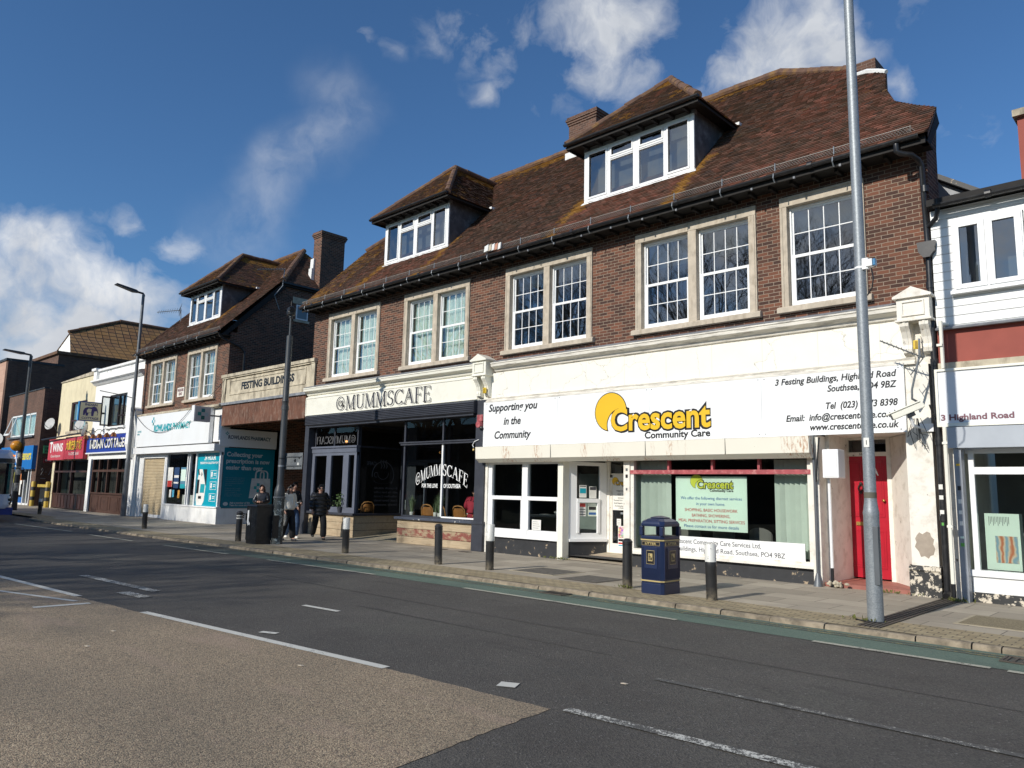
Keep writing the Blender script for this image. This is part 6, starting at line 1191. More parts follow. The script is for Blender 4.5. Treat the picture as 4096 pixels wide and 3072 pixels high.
for i, (x, y) in enumerate(((-57.0,14.55),(-53.9,14.55))): tag(MB().lathe(x,y,[(.13,0),(.13,1.55),(.10,1.6)],12).build('striped_post', yb_.mat, None, smooth=True), ['yellow and black banded post at the brick corner of the alley','yellow and black banded post against the cream restaurant'][i], 'post')
bk2 = thing('yellow_barrier', 'dull yellow barrier bar across the alley between the banded posts', 'barrier', (-55.5, 14.8, 1.2)); bx('bar', pm('dull_yellow_paint', (.42,.30,.05), .6, .2), bk2, -56.8,-54.1,14.72,14.80,1.24,1.42); bx('gate', M['black'], bk2, -56.8,-54.1,14.9,14.94,.1,1.2)
BB = thing('rear_brick_block', 'tall brown brick block with a flat roof rising behind the left shops', 'building', (-80, 20, 0)); bx('wall', M['brick_far'], BB, -86,-72.0,19.2,34,0,12.4); bx('coping', M['ridge'], BB, -86.1,-71.8,19.0,34,12.4,12.65)
HR = thing('pantiled_house', 'big hipped pantile roof over a white gable beyond the brown brick block', 'building', (-77, 22, 0))
pant = NT('brown_pantile'); p_ = pant.node('ShaderNodeSeparateXYZ', {0: pant.pos()}).outputs; vv = pant.node('ShaderNodeCombineXYZ', {0: p_[1], 1: p_[2], 2: 0.}).outputs[0]
bt = pant.node('ShaderNodeTexBrick', {'Vector': vv, 'Color1': (.17,.085,.035,1), 'Color2': (.25,.14,.055,1), 'Mortar': (.03,.018,.012,1), 'Scale': 1., 'Mortar Size': .055, 'Mortar Smooth': .6, 'Brick Width': .62, 'Row Height': .40, 'Bias': 0.}, offset=0.0); pant.bump(bt.outputs['Fac'], .6, .08); pant.done(pant.mix(pant.ramp(pant.noise(.35, 4), .45, .7, 0, .5), bt.outputs['Color'], (.26,.13,.02)), .85)
MB().quad((-73.6,20.5,12.9),(-73.6,34,12.9),(-79,34,17.4),(-79,26.1,17.4),(-78,21.5,15.45)).build('roof', pant.mat, HR); ridge_run('ridge_tiles', (-79,26.1,17.45), (-79,34,17.45), HR, .2, 1.0); ridge_run('ridge_tiles', (-78,21.4,15.5), (-79,26.1,17.45), HR, .15, 1.0)
MB().quad((-78,21.5,15.45),(-79,26.1,17.4),(-85,26.1,13.5),(-82,21.5,13.9)).build('roof', pant.mat, HR); MB().quad((-73.8,20.7,11.0),(-73.8,20.7,12.9),(-78,21.6,15.4),(-81.2,21.6,14.2),(-81.2,21.6,11.0)).build('gable_wall', wpt, HR); bx('wall', M['render'], HR, -84,-73.9,22,34,0,12.9)
PKB = thing('pink_block', 'pale pink tiled end wall at the far left edge of the street', 'building', (-75, 14.7, 0)); pkm = brickmat('pink_tiles', (.50,.30,.22), (.60,.38,.28), (.40,.26,.19), w=.9, h=.35, soot=.1); bx('wall', pkm, PKB, -80,-68.3,14.69,18.6,0,10.8); bx('coping', M['char'], PKB, -80.1,-67.9,14.6,18.6,10.8,10.98); bx('corner_strip', M['brick_far'], PKB, -68.6,-67.9,14.72,15.4,0,10.8); bx('side_wall', M['brick_far'], PKB, -68.6,-67.95,15.4,18.6,0,10.8)
def dish(x, y, z, r, label, aim=(.5,-1,.3), cat='satellite dish'):
    t = thing('satellite_dish', label, cat, (x, y, z)); a = Vector(aim).normalized(); mb = MB(); mb.lathe(0,0,[(.02,-.16*r),(r*.5,-.12*r),(r*.85,-.04*r),(r,.0),(r*.98,.02*r)],20)
    mb.xf(Matrix.Translation((x,y,z)) @ a.to_track_quat('Z','Y').to_matrix().to_4x4()); mb.build('reflector', pm('dish_grey', (.42,.42,.41), .5), t, smooth=True)
    p = Vector((x,y,z)); tb('arm', M['lampgrey'], t, [p-Vector((0,0,r*.8)), p+a*r*.9-Vector((0,0,r*.55)), p+a*r*1.0], .018, 6); tb('bracket', M['lampgrey'], t, [p-a*.05, p-a*.1+Vector((0,.2,-.1)), p+Vector((.1,.5,-.6))], .03, 6)
dish(-53.6,14.2,5.2,.38,'large grey satellite dish at the left corner of the cream restaurant'); dish(-47.3,14.3,4.55,.40,'white satellite dish above the join of the two restaurant signs',(-.6,-1,.3)); dish(-48.6,14.4,4.95,.36,'satellite dish half hidden under the elephant box sign',(.4,-1,.3)); dish(-66.6,14.3,4.6,.5,'small satellite dish at the far left above the blue cleaners sign',(.7,-1,.2))
# ------------------------------------------------------------------ white clad neighbour on the right
NB = thing('clad_shop_building', 'white weatherboarded neighbour with red band over a grey shuttered shopfront at right', 'building', (-1, 14.6, 0))
clad = NT('white_cladding'); zc_ = clad.node('ShaderNodeSeparateXYZ', {0: clad.pos()}).outputs[2]; fz = clad.math('FRACT', clad.math('MULTIPLY', zc_, 6.2)); clad.bump(clad.ramp(fz, 0, .08), .8, .02); clad.done(clad.mix(clad.ramp(fz, .05, .0), (.82,.82,.80), (.40,.40,.39)), .5)
wall_front('cladding', -3.62, 3.5, 4.66, 6.80, 14.6, 14.8, [(-3.30,-2.22,5.26,6.50)], clad.mat, NB); bx('roof_edge', M['darkwood'], NB, -3.62,3.5,14.38,16.5,6.83,6.95); MB().prism([(14.38,6.95),(14.5,6.96),(17,7.1),(17,6.95)], 'x', -3.6, 3.5).build('roof', M['darkwood'], NB)
gutter('gutter', -3.5, 3.5, 14.33, 6.82, NB, .06)
f6 = MB(); w0, w1, zb, zt = -3.29,-2.23,5.27,6.49
for q in ((w0,w0+.09,zb,zt),(w1-.09,w1,zb,zt),(w0+.09,w1-.09,zb,zb+.06),(w0+.09,w1-.09,zt-.06,zt),(-2.82,-2.72,zb+.06,zt-.06)): f6.box(q[0],q[1],14.55,14.66,q[2],q[3])
for a, b in ((w0+.02,-2.785),(-2.765,w1-.02)):
    for q in ((a,a+.10,zb+.02,zt-.02),(b-.10,b,zb+.02,zt-.02),(a+.10,b-.10,zb+.02,zb+.10),(a+.10,b-.10,zt-.10,zt-.02)): f6.box(q[0],q[1],14.52,14.549,q[2],q[3])
W6 = f6.build('window', M['upvc'], NB, bevel=.006); MB().quad((w0+.09,14.56,zb+.06),(w1-.09,14.56,zb+.06),(w1-.09,14.563,zt-.06),(w0+.09,14.56,zt-.06)).build('pane', M['glass'], W6); bx('sill', M['upvc'], W6, w0-.05,w1+.1,14.47,14.6,5.20,5.26); bx('window_backing', M['dormback'], W6, -3.4,-1.8,15.3,15.33,5.1,6.6)
bx('red_band', M['redrender'], NB, -3.62,3.5,14.62,14.8,4.02,4.62); MB().prism([(14.8,4.62),(14.50,4.60),(14.49,4.63),(14.6,4.67),(14.8,4.68)], 'x', -3.62,3.5).build('lead_capping', M['lead'], NB); bx('ledge', M['stone_w'], NB, -3.62,3.5,14.55,14.8,3.86,4.02); bx('fascia_wall', M['render'], NB, -3.62,3.5,14.62,14.8,2.9,3.86)
sN = thing('neighbour_sign', 'blank white fascia sign with plum lettering 3 Highland Road', 'sign', (-1.5, 14.5, 3)); bx('panel', pm('pale_grey_panel', (.72,.73,.76), .35, .02), sN, -3.62,3.4,14.47,14.60,2.96,3.86); fq = MB(); fq.box(-3.66,3.4,14.44,14.62,2.90,2.96); fq.box(-3.66,3.4,14.44,14.62,3.86,3.90); fq.box(-3.66,-3.62,14.44,14.62,2.96,3.86); fq.build('frame', M['cream_gloss'], sN); text('3 Highland Road', .095, -3.60, 14.465, 3.01, M['inkplum'], sN, w=1.07, bold=.012)
bx('roller_box', pm('grey_steel_box', (.40,.43,.47), .4, .05), NB, -3.50,3.4,14.36,14.62,2.53,2.88); bx('shutter_post', pm('grey_shutter_guide', (.26,.28,.31), .4), NB, -3.43,-3.32,14.42,14.62,.0,2.53); bx('wall_return', M['peel_white'], NB, -3.62,-3.43,14.66,14.9,0,2.9)
nf = MB(); nf.box(-3.32,3.2,14.62,14.8,.42,.52)
for x in (-3.28,-2.2,-.9): nf.box(x,x+.08,14.68,14.78,.52,2.5)
nf.box(-3.2,3.2,14.68,14.78,2.10,2.22); nf.box(-3.32,3.2,14.70,14.8,2.45,2.53); nf.build('window_frame', M['upvc'], NB); MB().quad((-3.2,14.74,.52),(3.2,14.74,.52),(3.2,14.744,2.45),(-3.2,14.74,2.45)).build('pane', M['shopglass'], NB); bx('stall_riser', wpt, NB, -3.32,3.2,14.66,14.85,.16,.42); bx('plinth', pk, NB, -3.32,3.2,14.64,14.85,0,.16)
ni = MB(); ni.quad((-3.3,16.8,0),(3.3,16.8,0),(3.3,16.8,2.6),(-3.3,16.8,2.6)); ni.quad((-3.3,14.85,.4),(3.3,14.85,.4),(3.3,16.8,.4),(-3.3,16.8,.4)); ni.quad((-3.3,14.85,2.6),(-3.3,16.8,2.6),(3.3,16.8,2.6),(3.3,14.85,2.6)); ni.build('shop_room', M['room'], NB); bx('side_wall', M['render'], NB, -3.62,-3.4,14.9,22,0,6.8)
swirl = NT('swirl_print'); wv = swirl.node('ShaderNodeTexWave', {'Vector': swirl.pos(), 'Scale': 2.2, 'Distortion': 9., 'Detail': 3.}).outputs['Fac']; sr = swirl.node('ShaderNodeValToRGB', {0: wv}); sr.color_ramp.elements[0].color = (.18,.32,.40,1); sr.color_ramp.elements[1].color = (.45,.13,.05,1); q_ = sr.color_ramp.elements.new(.5); q_.color = (.62,.50,.36,1); swirl.done(sr.outputs[0], .5)
bxp = thing('printer_box', 'upright pale product carton with swirling orange picture in the right shop window', 'box', (-2.9, 15.0, .52)); bx('carton', M['mint'], bxp, -3.16,-2.66,15.0,15.25,.52,1.45); bx('picture', swirl.mat, bxp, -3.02,-2.70,14.994,14.999,.64,1.08); tx = MB()
for i in range(14): tx.quad((-3.1+i*.022,14.996,1.40),(-3.093+i*.022,14.996,1.40),(-3.093+i*.022,14.996,1.25+.03*(i%3)),(-3.1+i*.022,14.996,1.25+.03*(i%3)))
tx.build('print', M['inkgrey'], bxp)
wp_ = MB(); wp_.tube([(-3.52,14.46,4.75),(-3.52,14.46,3.91)], .033, 8); wp_.tube([(-3.55,14.44,2.9),(-3.55,14.42,.28)], .033, 8); wp_.tube([(-3.52,14.46,4.70),(-3.44,14.58,4.70)], .03, 8)
for z in (4.3,2.6,1.2): wp_.box(-3.59,-3.50,14.40,14.52,z,z+.04)
wp_.build('waste_pipe', M['cream_gloss'], NB, smooth=False); tb('waste_pipe', M['black'], NB, [(-3.55,14.42,.28),(-3.55,14.42,.02)], .038)
RC = thing('red_rendered_wall', 'oxide red rendered party wall with a concrete cap at the right edge', 'wall', (-2, 16, 0)); bx('wall', M['redrender'], RC, -2.42,-1.5,16.0,22,6.9,8.75); bx('cap', M['stone_w'], RC, -2.48,-1.4,15.9,22,8.75,8.88)
RR = thing('rear_cottage', 'grey boarded rear building with a mono pitch roof behind the right neighbour', 'building', (-4, 19, 0)); MB().prism([(-4.9,0),(-2.0,0),(-2.0,7.28),(-4.9,9.33)], 'y', 19.0,22).build('wall', pm('grey_boarding', (.30,.31,.33), .7), RR); MB().prism([(-5.0,9.55),(-1.9,7.36),(-1.9,7.24),(-5.0,9.42)], 'y', 18.8,22).build('roof', M['char'], RR)
# ------------------------------------------------------------------ bollards
def bollmat(name, white_from, bands=()):
    m = NT(name); tcn = m.node('ShaderNodeTexCoord'); z = m.node('ShaderNodeSeparateXYZ', {0: tcn.outputs['Object']}).outputs[2]
    blk = m.mix(m.noise(9, 5), (.014,.014,.015), (.035,.035,.036)); wht_ = m.mix(m.ramp(m.noise(14, 8, .75), .60, .63), m.mix(m.noise(5, 4), (.72,.71,.66), (.60,.59,.54)), (.09,.085,.08))
    f = m.math('GREATER_THAN', z, white_from)
    for a, b in bands: f = m.math('MAXIMUM', f, m.math('MULTIPLY', m.math('GREATER_THAN', z, a), m.math('LESS_THAN', z, b)))
    c = m.mix(f, blk, wht_); c = m.mix(m.math('MULTIPLY', m.ramp(z, .22, .0), m.ramp(m.noise(16, 6, .7), .35, .6)), c, (.20,.165,.11)); c = m.mix(m.ramp(m.noise(24, 7, .75, stretch=(1,1,.3)), .66, .69, 0, .7), c, (.16,.155,.15)); m.bump(m.noise(50, 3), .1, .01); return m.done(c, .42)
bm_w = bollmat('white_topped_bollard', .60); bm_k = bollmat('plain_black_bollard', 9); bm_b = bollmat('banded_bollard', 9, ((.655,.69),(.735,.77))); bm_f = bollmat('far_banded_bollard', .62, ())
def bollard(x, y, h, mat, label, r=.088, dome=True):
    t = thing('bollard', label, 'bollard', (x, y, 0), 'bollards along the kerb')
    pr = [(r,0),(r,.02),(r*.995,h*.6),(r*.99,h-.075),(r*1.06,h-.07),(r*1.06,h-.055),(r*.96,h-.045),(r*.75,h-.015),(r*.4,h-.002),(.01,h)] if dome else [(r,0),(r,h*.57),(r*1.02,h*.575),(r*1.02,h*.70),(r*1.0,h*.705),(r*1.0,h-.012),(r*.9,h),(.01,h+.001)]
    MB().lathe(x,y,pr,24).build('shaft', mat, t, smooth=True); rnb = random.Random(int(abs(x)*100)); t.rotation_euler = (R_(rnb.uniform(-1.1,1.1)), R_(rnb.uniform(-1.1,1.1)), 0)
    if dome: MB().lathe(x,y,[(r*1.015,h*.86),(r*1.015,h*.86+.03)],24).build('collar', M['black'], t, smooth=True)
bollard(-6.19,11.17,.88,bm_w,'black bollard with scuffed white top in front of the address strip',dome=False); bollard(-7.95,11.37,.86,bm_k,'plain black domed bollard just left of the litter bin')
bollard(-11.52,11.48,.94,bm_w,'white topped bollard in front of the slate pilaster and first sash window',dome=False); bollard(-13.02+.0,11.36,.89,bm_k,'plain black domed bollard in front of the cafe lettered window'); bollard(-16.5,11.27,.89,bm_w,'white topped bollard in front of the folding cafe windows',dome=False)
bollard(-21.62,10.98,.89,bm_b,'black bollard with two thin white bands left of the street cabinet'); bollard(-29.0,11.08,.88,bm_w,'white topped bollard in front of the pharmacy roller shutter',dome=False); bollard(-43.1,11.39,.76,bm_f,'farthest small bollard with white top near the alley',dome=False)
# ------------------------------------------------------------------ litter bin
LB = thing('litter_bin', 'navy blue litter bin with gold bands and open sided hood', 'litter bin', (-7.21, 11.29, 0))
navyp = pm('navy_plastic', (.012,.022,.065), .38, .12, 4, .05, 60); gold = pm('gold_band', (.46,.36,.16), .4, .1, 6); cx, cy, a, b = -7.215, 11.29, .228, .29
def rrect(a, b, c, z): # chamfered rectangle ring
    return [(cx-a+c,cy-b,z),(cx+a-c,cy-b,z),(cx+a,cy-b+c,z),(cx+a,cy+b-c,z),(cx+a-c,cy+b,z),(cx-a+c,cy+b,z),(cx-a,cy+b-c,z),(cx-a,cy-b+c,z)]
def loft(mb, rings):
    n = len(rings[0]); vs = [v for r in rings for v in r]; fs = [(i*n+j, i*n+(j+1) % n, (i+1)*n+(j+1) % n, (i+1)*n+j) for i in range(len(rings)-1) for j in range(n)]
    mb.add(vs, fs+[tuple(range(n))[::-1], tuple(range((len(rings)-1)*n, len(rings)*n))]); return mb
c_ = .05
loft(MB(), [rrect(a,b,c_,0), rrect(a,b,c_,.175)]).build('base', navyp, LB, bevel=.008)
loft(MB(), [rrect(a-.004,b-.004,c_,.175), rrect(a+.002,b+.002,c_,.87)]).build('body', navyp, LB, bevel=.006)
for z in (.205, .875): loft(MB(), [rrect(a+.008,b+.008,c_,z), rrect(a+.008,b+.008,c_,z+.022)]).build('gold_band', gold, LB)
rib = MB()
for i in range(17):
    t = -1+2*i/16
    for (z0, z1) in ((.25,.43),(.43,.76)):
        if z0 > .4 and abs(t) < .58: continue
        rib.box(cx+t*(a-.06)-.006,cx+t*(a-.06)+.006,cy-b-.008,cy-b+.002,z0,z1); rib.box(cx+a-.002,cx+a+.010,cy+t*(b-.06)-.007,cy+t*(b-.06)+.007,z0,z1)
rib.build('ribs', navyp, LB)
def binpanel(face):
    P = (lambda u0,u1,d0,d1,z0,z1: (cx+u0,cx+u1,cy-b-d1,cy-b-d0,z0,z1)) if face == 'f' else (lambda u0,u1,d0,d1,z0,z1: (cx+a+d0,cx+a+d1,cy+u0,cy+u1,z0,z1))
    s = 1 if face == 'f' else 1.2
    bx('panel', navyp, LB, *P(-.13*s,.13*s,.0,.014,.42,.77), bevel=.004); bx('plaque_rim', gold, LB, *P(-.078*s,.078*s,.012,.017,.49,.715)); bx('plaque', M['inkblack'], LB, *P(-.073*s,.073*s,.015,.019,.496,.709)); bx('emblem', gold, LB, *P(-.042*s,.042*s,.017,.021,.54,.665))
    e = MB(); e.box(*P(.003,.032*s,.02,.023,.555,.60)); e.box(*P(-.030*s,-.012*s,.02,.023,.555,.635)); e.box(*P(-.012*s,.018,.02,.023,.605,.615)); e.box(*P(-.028*s,-.012*s,.02,.023,.64,.655)); e.build('emblem_figure', M['inkblack'], LB)
    bx('nameplate', M['inkblack'], LB, *P(-.17*s,.17*s,.004,.008,.80,.855)); r_ = MB(); r_.box(*P(-.175*s,.175*s,.003,.0065,.795,.86)); r_.build('nameplate_rim', gold, LB)
    if face == 'f': text('LITTER', .034, cx, cy-b-.0095, .811, gold, LB, align='c', w=.22, bold=.003)
    else: text('LITTER', .034, cx+a+.0095, cy, .811, gold, LB, 'right', align='c', w=.26, bold=.003)
binpanel('f'); binpanel('r')
hd = MB(); hz0, hz1 = .897, 1.175
loft(hd, [rrect(a+.004,b+.004,c_,hz0), rrect(a+.006,b+.006,c_,.955)])
for sx_i in (-1, 1):
    for sy_i in (-1, 1):
        x0, x1 = sorted((cx+sx_i*(a+.004), cx+sx_i*(a-.062))); y0, y1 = sorted((cy+sy_i*(b+.004), cy+sy_i*(b-.075))); hd.box(x0,x1,y0,y1,.955,1.11)
loft(hd, [rrect(a+.004,b+.004,c_,1.11), rrect(a+.008,b+.008,.06,1.15), rrect(a-.01,b-.01,.07,1.195), rrect(a-.07,b-.09,.07,1.235), rrect(.10,.13,.05,1.25)])
hd.build('hood', navyp, LB, bevel=.012); loft(MB(), [rrect(.13,.16,.06,1.245), rrect(.135,.165,.06,1.255), rrect(.08,.10,.05,1.275), rrect(.03,.03,.02,1.285)]).build('lid_cap', navyp, LB, bevel=.006)
bx('liner', M['black'], LB, cx-a+.03,cx+a-.03,cy-b+.03,cy+b-.03,.90,.957)
# ------------------------------------------------------------------ street cabinet and columns
CB = thing('street_cabinet', 'black steel street cabinet with torn white sticker beside the grey column', 'cabinet', (-20.4, 11, 0)); blk2 = pm('black_cabinet_paint', (.010,.010,.011), .4, .2, 6, .08, 40, dirt=(.06,.06,.06), damt=.4, dscale=7)
bx('body', blk2, CB, -20.74,-20.14,10.74,11.24,.10,1.06, bevel=.01); bx('plinth', blk2, CB, -20.72,-20.16,10.76,11.22,0,.10); loft(MB(), [[(-20.78,10.70,1.06),(-20.10,10.70,1.06),(-20.10,11.28,1.06),(-20.78,11.28,1.06)], [(-20.76,10.72,1.10),(-20.12,10.72,1.10),(-20.12,11.26,1.12),(-20.76,11.26,1.12)]]).build('lid', blk2, CB)
dd = MB(); dd.box(-20.70,-20.46,10.732,10.74,.15,1.02); dd.box(-20.44,-20.18,10.732,10.74,.15,1.02); dd.build('door', blk2, CB)
MB().prism([(-20.66,.93),(-20.58,.95),(-20.57,.80),(-20.59,.66),(-20.55,.52),(-20.52,.62),(-20.50,.54),(-20.60,.50),(-20.66,.60)], 'y', 10.727,10.731).build('torn_sticker', M['inkwhite'], CB); tx = MB(); rn = random.Random(8)
for i in range(22): x, z = -20.42+rn.random()*.16, .45+rn.random()*.45; s = rn.uniform(.005,.014); tx.box(x,x+s,10.729,10.731,z,z+s*1.5)
tx.build('scuffs', M['lampgrey'], CB)
GC = thing('grey_column', 'tall grey steel column with scuffed wide base beside the black cabinet', 'column', (-20.1, 11.38, 0))
MB().lathe(-20.1,11.38,[(.155,0),(.150,1.30),(.165,1.30),(.165,1.345),(.150,1.35),(.150,1.48),(.135,1.54),(.10,1.66),(.092,1.70),(.090,3.85),(.105,3.86),(.105,3.98),(.092,3.99),(.088,4.10),(.098,4.12),(.088,4.16),(.086,6.08),(.03,6.10),(.028,6.62),(.05,6.64),(.05,6.70),(.03,6.72)],24).build('shaft', M['greypole'], GC, smooth=True)
MB().lathe(-20.1,11.38,[(.1585,.02),(.1535,1.29)],24).build('scuffed_base', M['polebase'], GC, smooth=True); bx('access_door', M['black'], GC, -20.07,-19.93,11.20,11.32,.18,.82); MB().lathe(-20.1,11.38,[(.157,1.29),(.172,1.30),(.172,1.34),(.157,1.35)],24).build('white_ring', M['lampgrey'], GC, smooth=True)
MB().lathe(-20.1,11.38,[(.0935,2.20),(.0935,2.25)],24).build('band_clip', M['galv'], GC, smooth=True); MB().lathe(-20.1,11.38,[(.0935,2.42),(.0935,2.46)],24).build('band_clip', M['black'], GC, smooth=True)
ct = MB(); ct.lathe(-20.1,11.38,[(.05,6.70),(.12,6.72),(.13,6.80),(.11,6.92),(.06,6.97),(.02,7.0)],16); ct.tube([(-20.12,11.38,6.98),(-20.12,11.38,7.14)], .01, 5); ct.box(-20.06,-19.96,11.25,11.38,6.82,6.93); ct.build('top_sensor', M['black'], GC, smooth=False)
SP = thing('parking_sign', 'grey back of a road sign with stickers clamped behind the grey column', 'sign', (-19.7, 11.5, 2.1)); plate = MB(); plate.box(-20.28,-19.16,11.49,11.505,2.13,2.60); plate.build('plate', pm('grey_sign_back', (.17,.18,.185), .45, .08, 3), SP, bevel=.02); ch_2 = MB(); ch_2.box(-20.24,-19.2,11.465,11.49,2.22,2.25); ch_2.box(-20.24,-19.2,11.465,11.49,2.48,2.51); ch_2.build('channel', M['lampgrey'], SP)
for (x, z, r, m) in ((-19.38,2.28,.045,'paper'),(-19.55,2.38,.05,'black'),(-19.33,2.46,.04,'black'),(-19.6,2.2,.035,'lampgrey'),(-20.22,2.2,.03,'paper')): MB().prism([(x+r*math.cos(i*math.pi/5), z+r*math.sin(i*math.pi/5)) for i in range(10)], 'y', 11.486,11.4885).build('sticker', M[m], SP)
LP = thing('lamp_column', 'galvanised lamp column standing on the pavement before the red door', 'lamp column', (-3.69, 11.08, 0)); x, y = -3.69, 11.08
MB().lathe(x,y,[(.104,0),(.102,1.42),(.106,1.46),(.098,1.50),(.082,1.62),(.080,1.70),(.076,5.0),(.066,10.0)],28).build('shaft', M['galv'], LP, smooth=True)
ad = MB(); ad.box(x+.035,x+.108,y-.095,y-.01,.50,1.28); ad.build('access_door', pm('dark_access_door', (.10,.11,.12), .5, .1), LP, bevel=.006); MB().lathe(x,y,[(.0825,1.66),(.0825,1.74)],28).build('grime_band', pm('brown_grime', (.12,.11,.08), .8), LP, smooth=True)
hd_ = MB(); hd_.tube([(x,y,9.95),(x,y-.3,10.1),(x,y-.9,10.15)], .035, 8); hd_.box(x-.14,x+.14,y-1.5,y-.85,10.10,10.20); hd_.build('lantern', M['lampgrey'], LP)
nb_ = bx('number_label', M['paper'], LP, x-.03,x+.045,y-.086,y-.078,2.36,2.49); text('1', .06, x+.008, y-.0875, 2.395, M['inkblack'], LP, align='c')
dv = thing('pole_sensor', 'small white and blue sensor box strapped to the galvanised lamp column', 'sensor', (-3.6, 11.08, 4.98)); bx('bracket', M['upvc'], dv, -3.64,-3.56,11.0,11.06,4.90,5.06); bx('casing', M['upvc'], dv, -3.585,-3.495,10.98,11.08,4.925,5.035, bevel=.01); bx('blue_face', pm('blue_plastic', (.05,.20,.38), .3), dv, -3.493,-3.455,10.99,11.07,4.93,5.03, bevel=.01); tb('cable', M['black'], dv, [(-3.52,11.02,4.90),(-3.5,11.02,4.75),(-3.52,11.02,4.62),(-3.60,11.05,4.52)], .01, 5)
MB().lathe(x,y,[(.0785,4.93),(.0785,4.96)],20).build('strap', M['upvc'], dv, smooth=True)
cbl = MB().tube([(x-.25,y-.02,.012),(x-.12,y-.12,.014),(x+.02,y-.13,.013),(x+.14,y-.06,.012),(x+.12,y+.03,.012)], .012, 6); tag(cbl.build('cable_loop', M['black']), 'black cable loop lying round the foot of the galvanised lamp column', 'cable')
LC = thing('street_lamp', 'grey street lamp with flat head standing before the curry house', 'street lamp', (-40.08, 14.25, 0)); x, y = -40.08, 14.25
MB().lathe(x,y,[(.13,0),(.125,2.6),(.13,2.7),(.095,2.85),(.088,5),(.07,11.2),(.06,11.3)],18).build('shaft', M['lampgrey'], LC, smooth=True)
def lamphead(t, x, y, z, dz=.15):
    mb = MB(); mb.tube([(x,y+.05,z-.12),(x,y-.02,z+.02),(x,y-.4,z+.06)], .055, 8); mb.prism([(y-.25,z+.02),(y-.4,z+.12),(y-1.35,z+.12+dz),(y-1.4,z+.06+dz),(y-.5,z-.0)], 'x', x-.16,x+.16); return mb.build('lantern', M['greypole'], t)
lamphead(LC, x, y, 11.3); MB().tube([(x-.1,y-.02,5.9),(x-.05,y-.5,5.98),(x-.05,y-1.6,6.1)], .02, 6).build('banner_arm', M['black'], LC); MB().lathe(x,y,[(.1,5.0),(.1,5.4)],14).build('collar', M['lampgrey'], LC, smooth=True)
BK = thing('belisha_beacon', 'dark lamp column with an amber beacon globe and worn black and white bands', 'beacon', (-49.28, 11.76, 0)); x, y = -49.28, 11.76
wb = NT('worn_black_white_bands'); zz = wb.node('ShaderNodeSeparateXYZ', {0: wb.pos()}).outputs[2]; f = wb.math('MULTIPLY', wb.math('GREATER_THAN', wb.math('FRACT', wb.math('MULTIPLY_ADD', zz, 1.1, .35)), .5), wb.ramp(wb.noise(8, 5), .35, .55)); f = wb.math('MULTIPLY', f, wb.math('GREATER_THAN', zz, .9)); wb.done(wb.mix(f, (.018,.018,.018), (.45,.43,.36)), .5)
MB().lathe(x,y,[(.14,0),(.13,3.2)],16).build('banded_base', wb.mat, BK, smooth=True); MB().lathe(x,y,[(.12,3.2),(.095,4.2),(.08,8.7)],16).build('shaft', M['greypole'], BK, smooth=True); lamphead(BK, x, y, 8.72, .05)
am = pm('amber_globe', (.75,.30,.02), .3, .05); MB().ball((x-.02,y-.22,3.55), .30, 18).build('globe', am, BK, smooth=True); MB().tube([(x,y+.02,3.55),(x,y+.06,3.55)], .46, 24).build('backing_disc', M['black'], BK, smooth=False); bx('yellow_patch', pm('dull_yellow_tag', (.45,.40,.08), .6), BK, x-.35,x-.05,y-.15,y-.05,1.5,2.1)
# ------------------------------------------------------------------ camera, aerials, alarm
CC = thing('security_camera', 'white boxy security camera pointing down beside the address sign', 'security camera', (-3.95, 14.3, 3.1))
cm = MB(); cm.box(-.27,.27,-.075,.075,-.055,.055); cm.box(-.35,.24,-.095,.095,.055,.08)
MX = Matrix.Translation((-4.02,14.10,3.17)) @ Matrix.Rotation(R_(22), 4, 'Z') @ Matrix.Rotation(R_(-24), 4, 'Y')
cm.xf(MX).build('housing', M['cream_gloss'], CC, bevel=.012); MB().box(-.285,-.272,-.06,.06,-.045,.045).xf(MX).build('lens_window', M['black'], CC); MB().box(-.05,.08,-.05,.05,-.12,-.056).xf(MX).build('mount', M['black'], CC)
tb('arm', M['upvc'], CC, [(-3.99,14.12,3.06),(-3.97,14.2,2.92),(-3.9,14.66,2.88)], .03); bx('wall_plate', M['upvc'], CC, -3.98,-3.76,14.60,14.66,2.84,2.98)
tg = MB(); rn = random.Random(5)
for i in range(9): a_ = rn.uniform(-.15,.2); tg.tube([(-3.95+a_*.4,14.3,3.05),(-4.0+a_,14.45,2.75+rn.uniform(-.1,.1)),(-3.95+a_*1.2,14.6,2.55+rn.uniform(-.05,.3))], .006, 4)
tg.tube([(-3.78,14.5,3.3),(-3.72,14.5,3.1),(-3.66,14.5,3.05),(-3.62,14.52,3.2),(-3.62,14.55,3.9)], .014, 5); tg.build('loose_wires', M['black'], CC)
def yagi(label, mast, boom, elem, up, n, parent_name='tv_aerial', r=.012, L=.32):
    t = thing(parent_name, label, 'aerial', mast[0]); MB().tube(mast, .02, 6).build('mast', M['galv'], t, smooth=True); A, B = Vector(boom[0]), Vector(boom[1]); e = Vector(elem).normalized(); m = MB(); m.tube([A, B], r, 6)
    for i in range(n): p = A.lerp(B, (i+.3)/n); l = L*(.7+.3*(1-i/n)); m.tube([p-e*l/2, p+e*l/2], r*.45, 4)
    for s in up: m.tube([A, A+Vector(s)], r*.8, 5); [m.tube([A+Vector(s)*k-e*L*.6, A+Vector(s)*k+e*L*.6], r*.4, 4) for k in (.35,.7,1.0)]
    m.build('boom', M['lampgrey'], t)
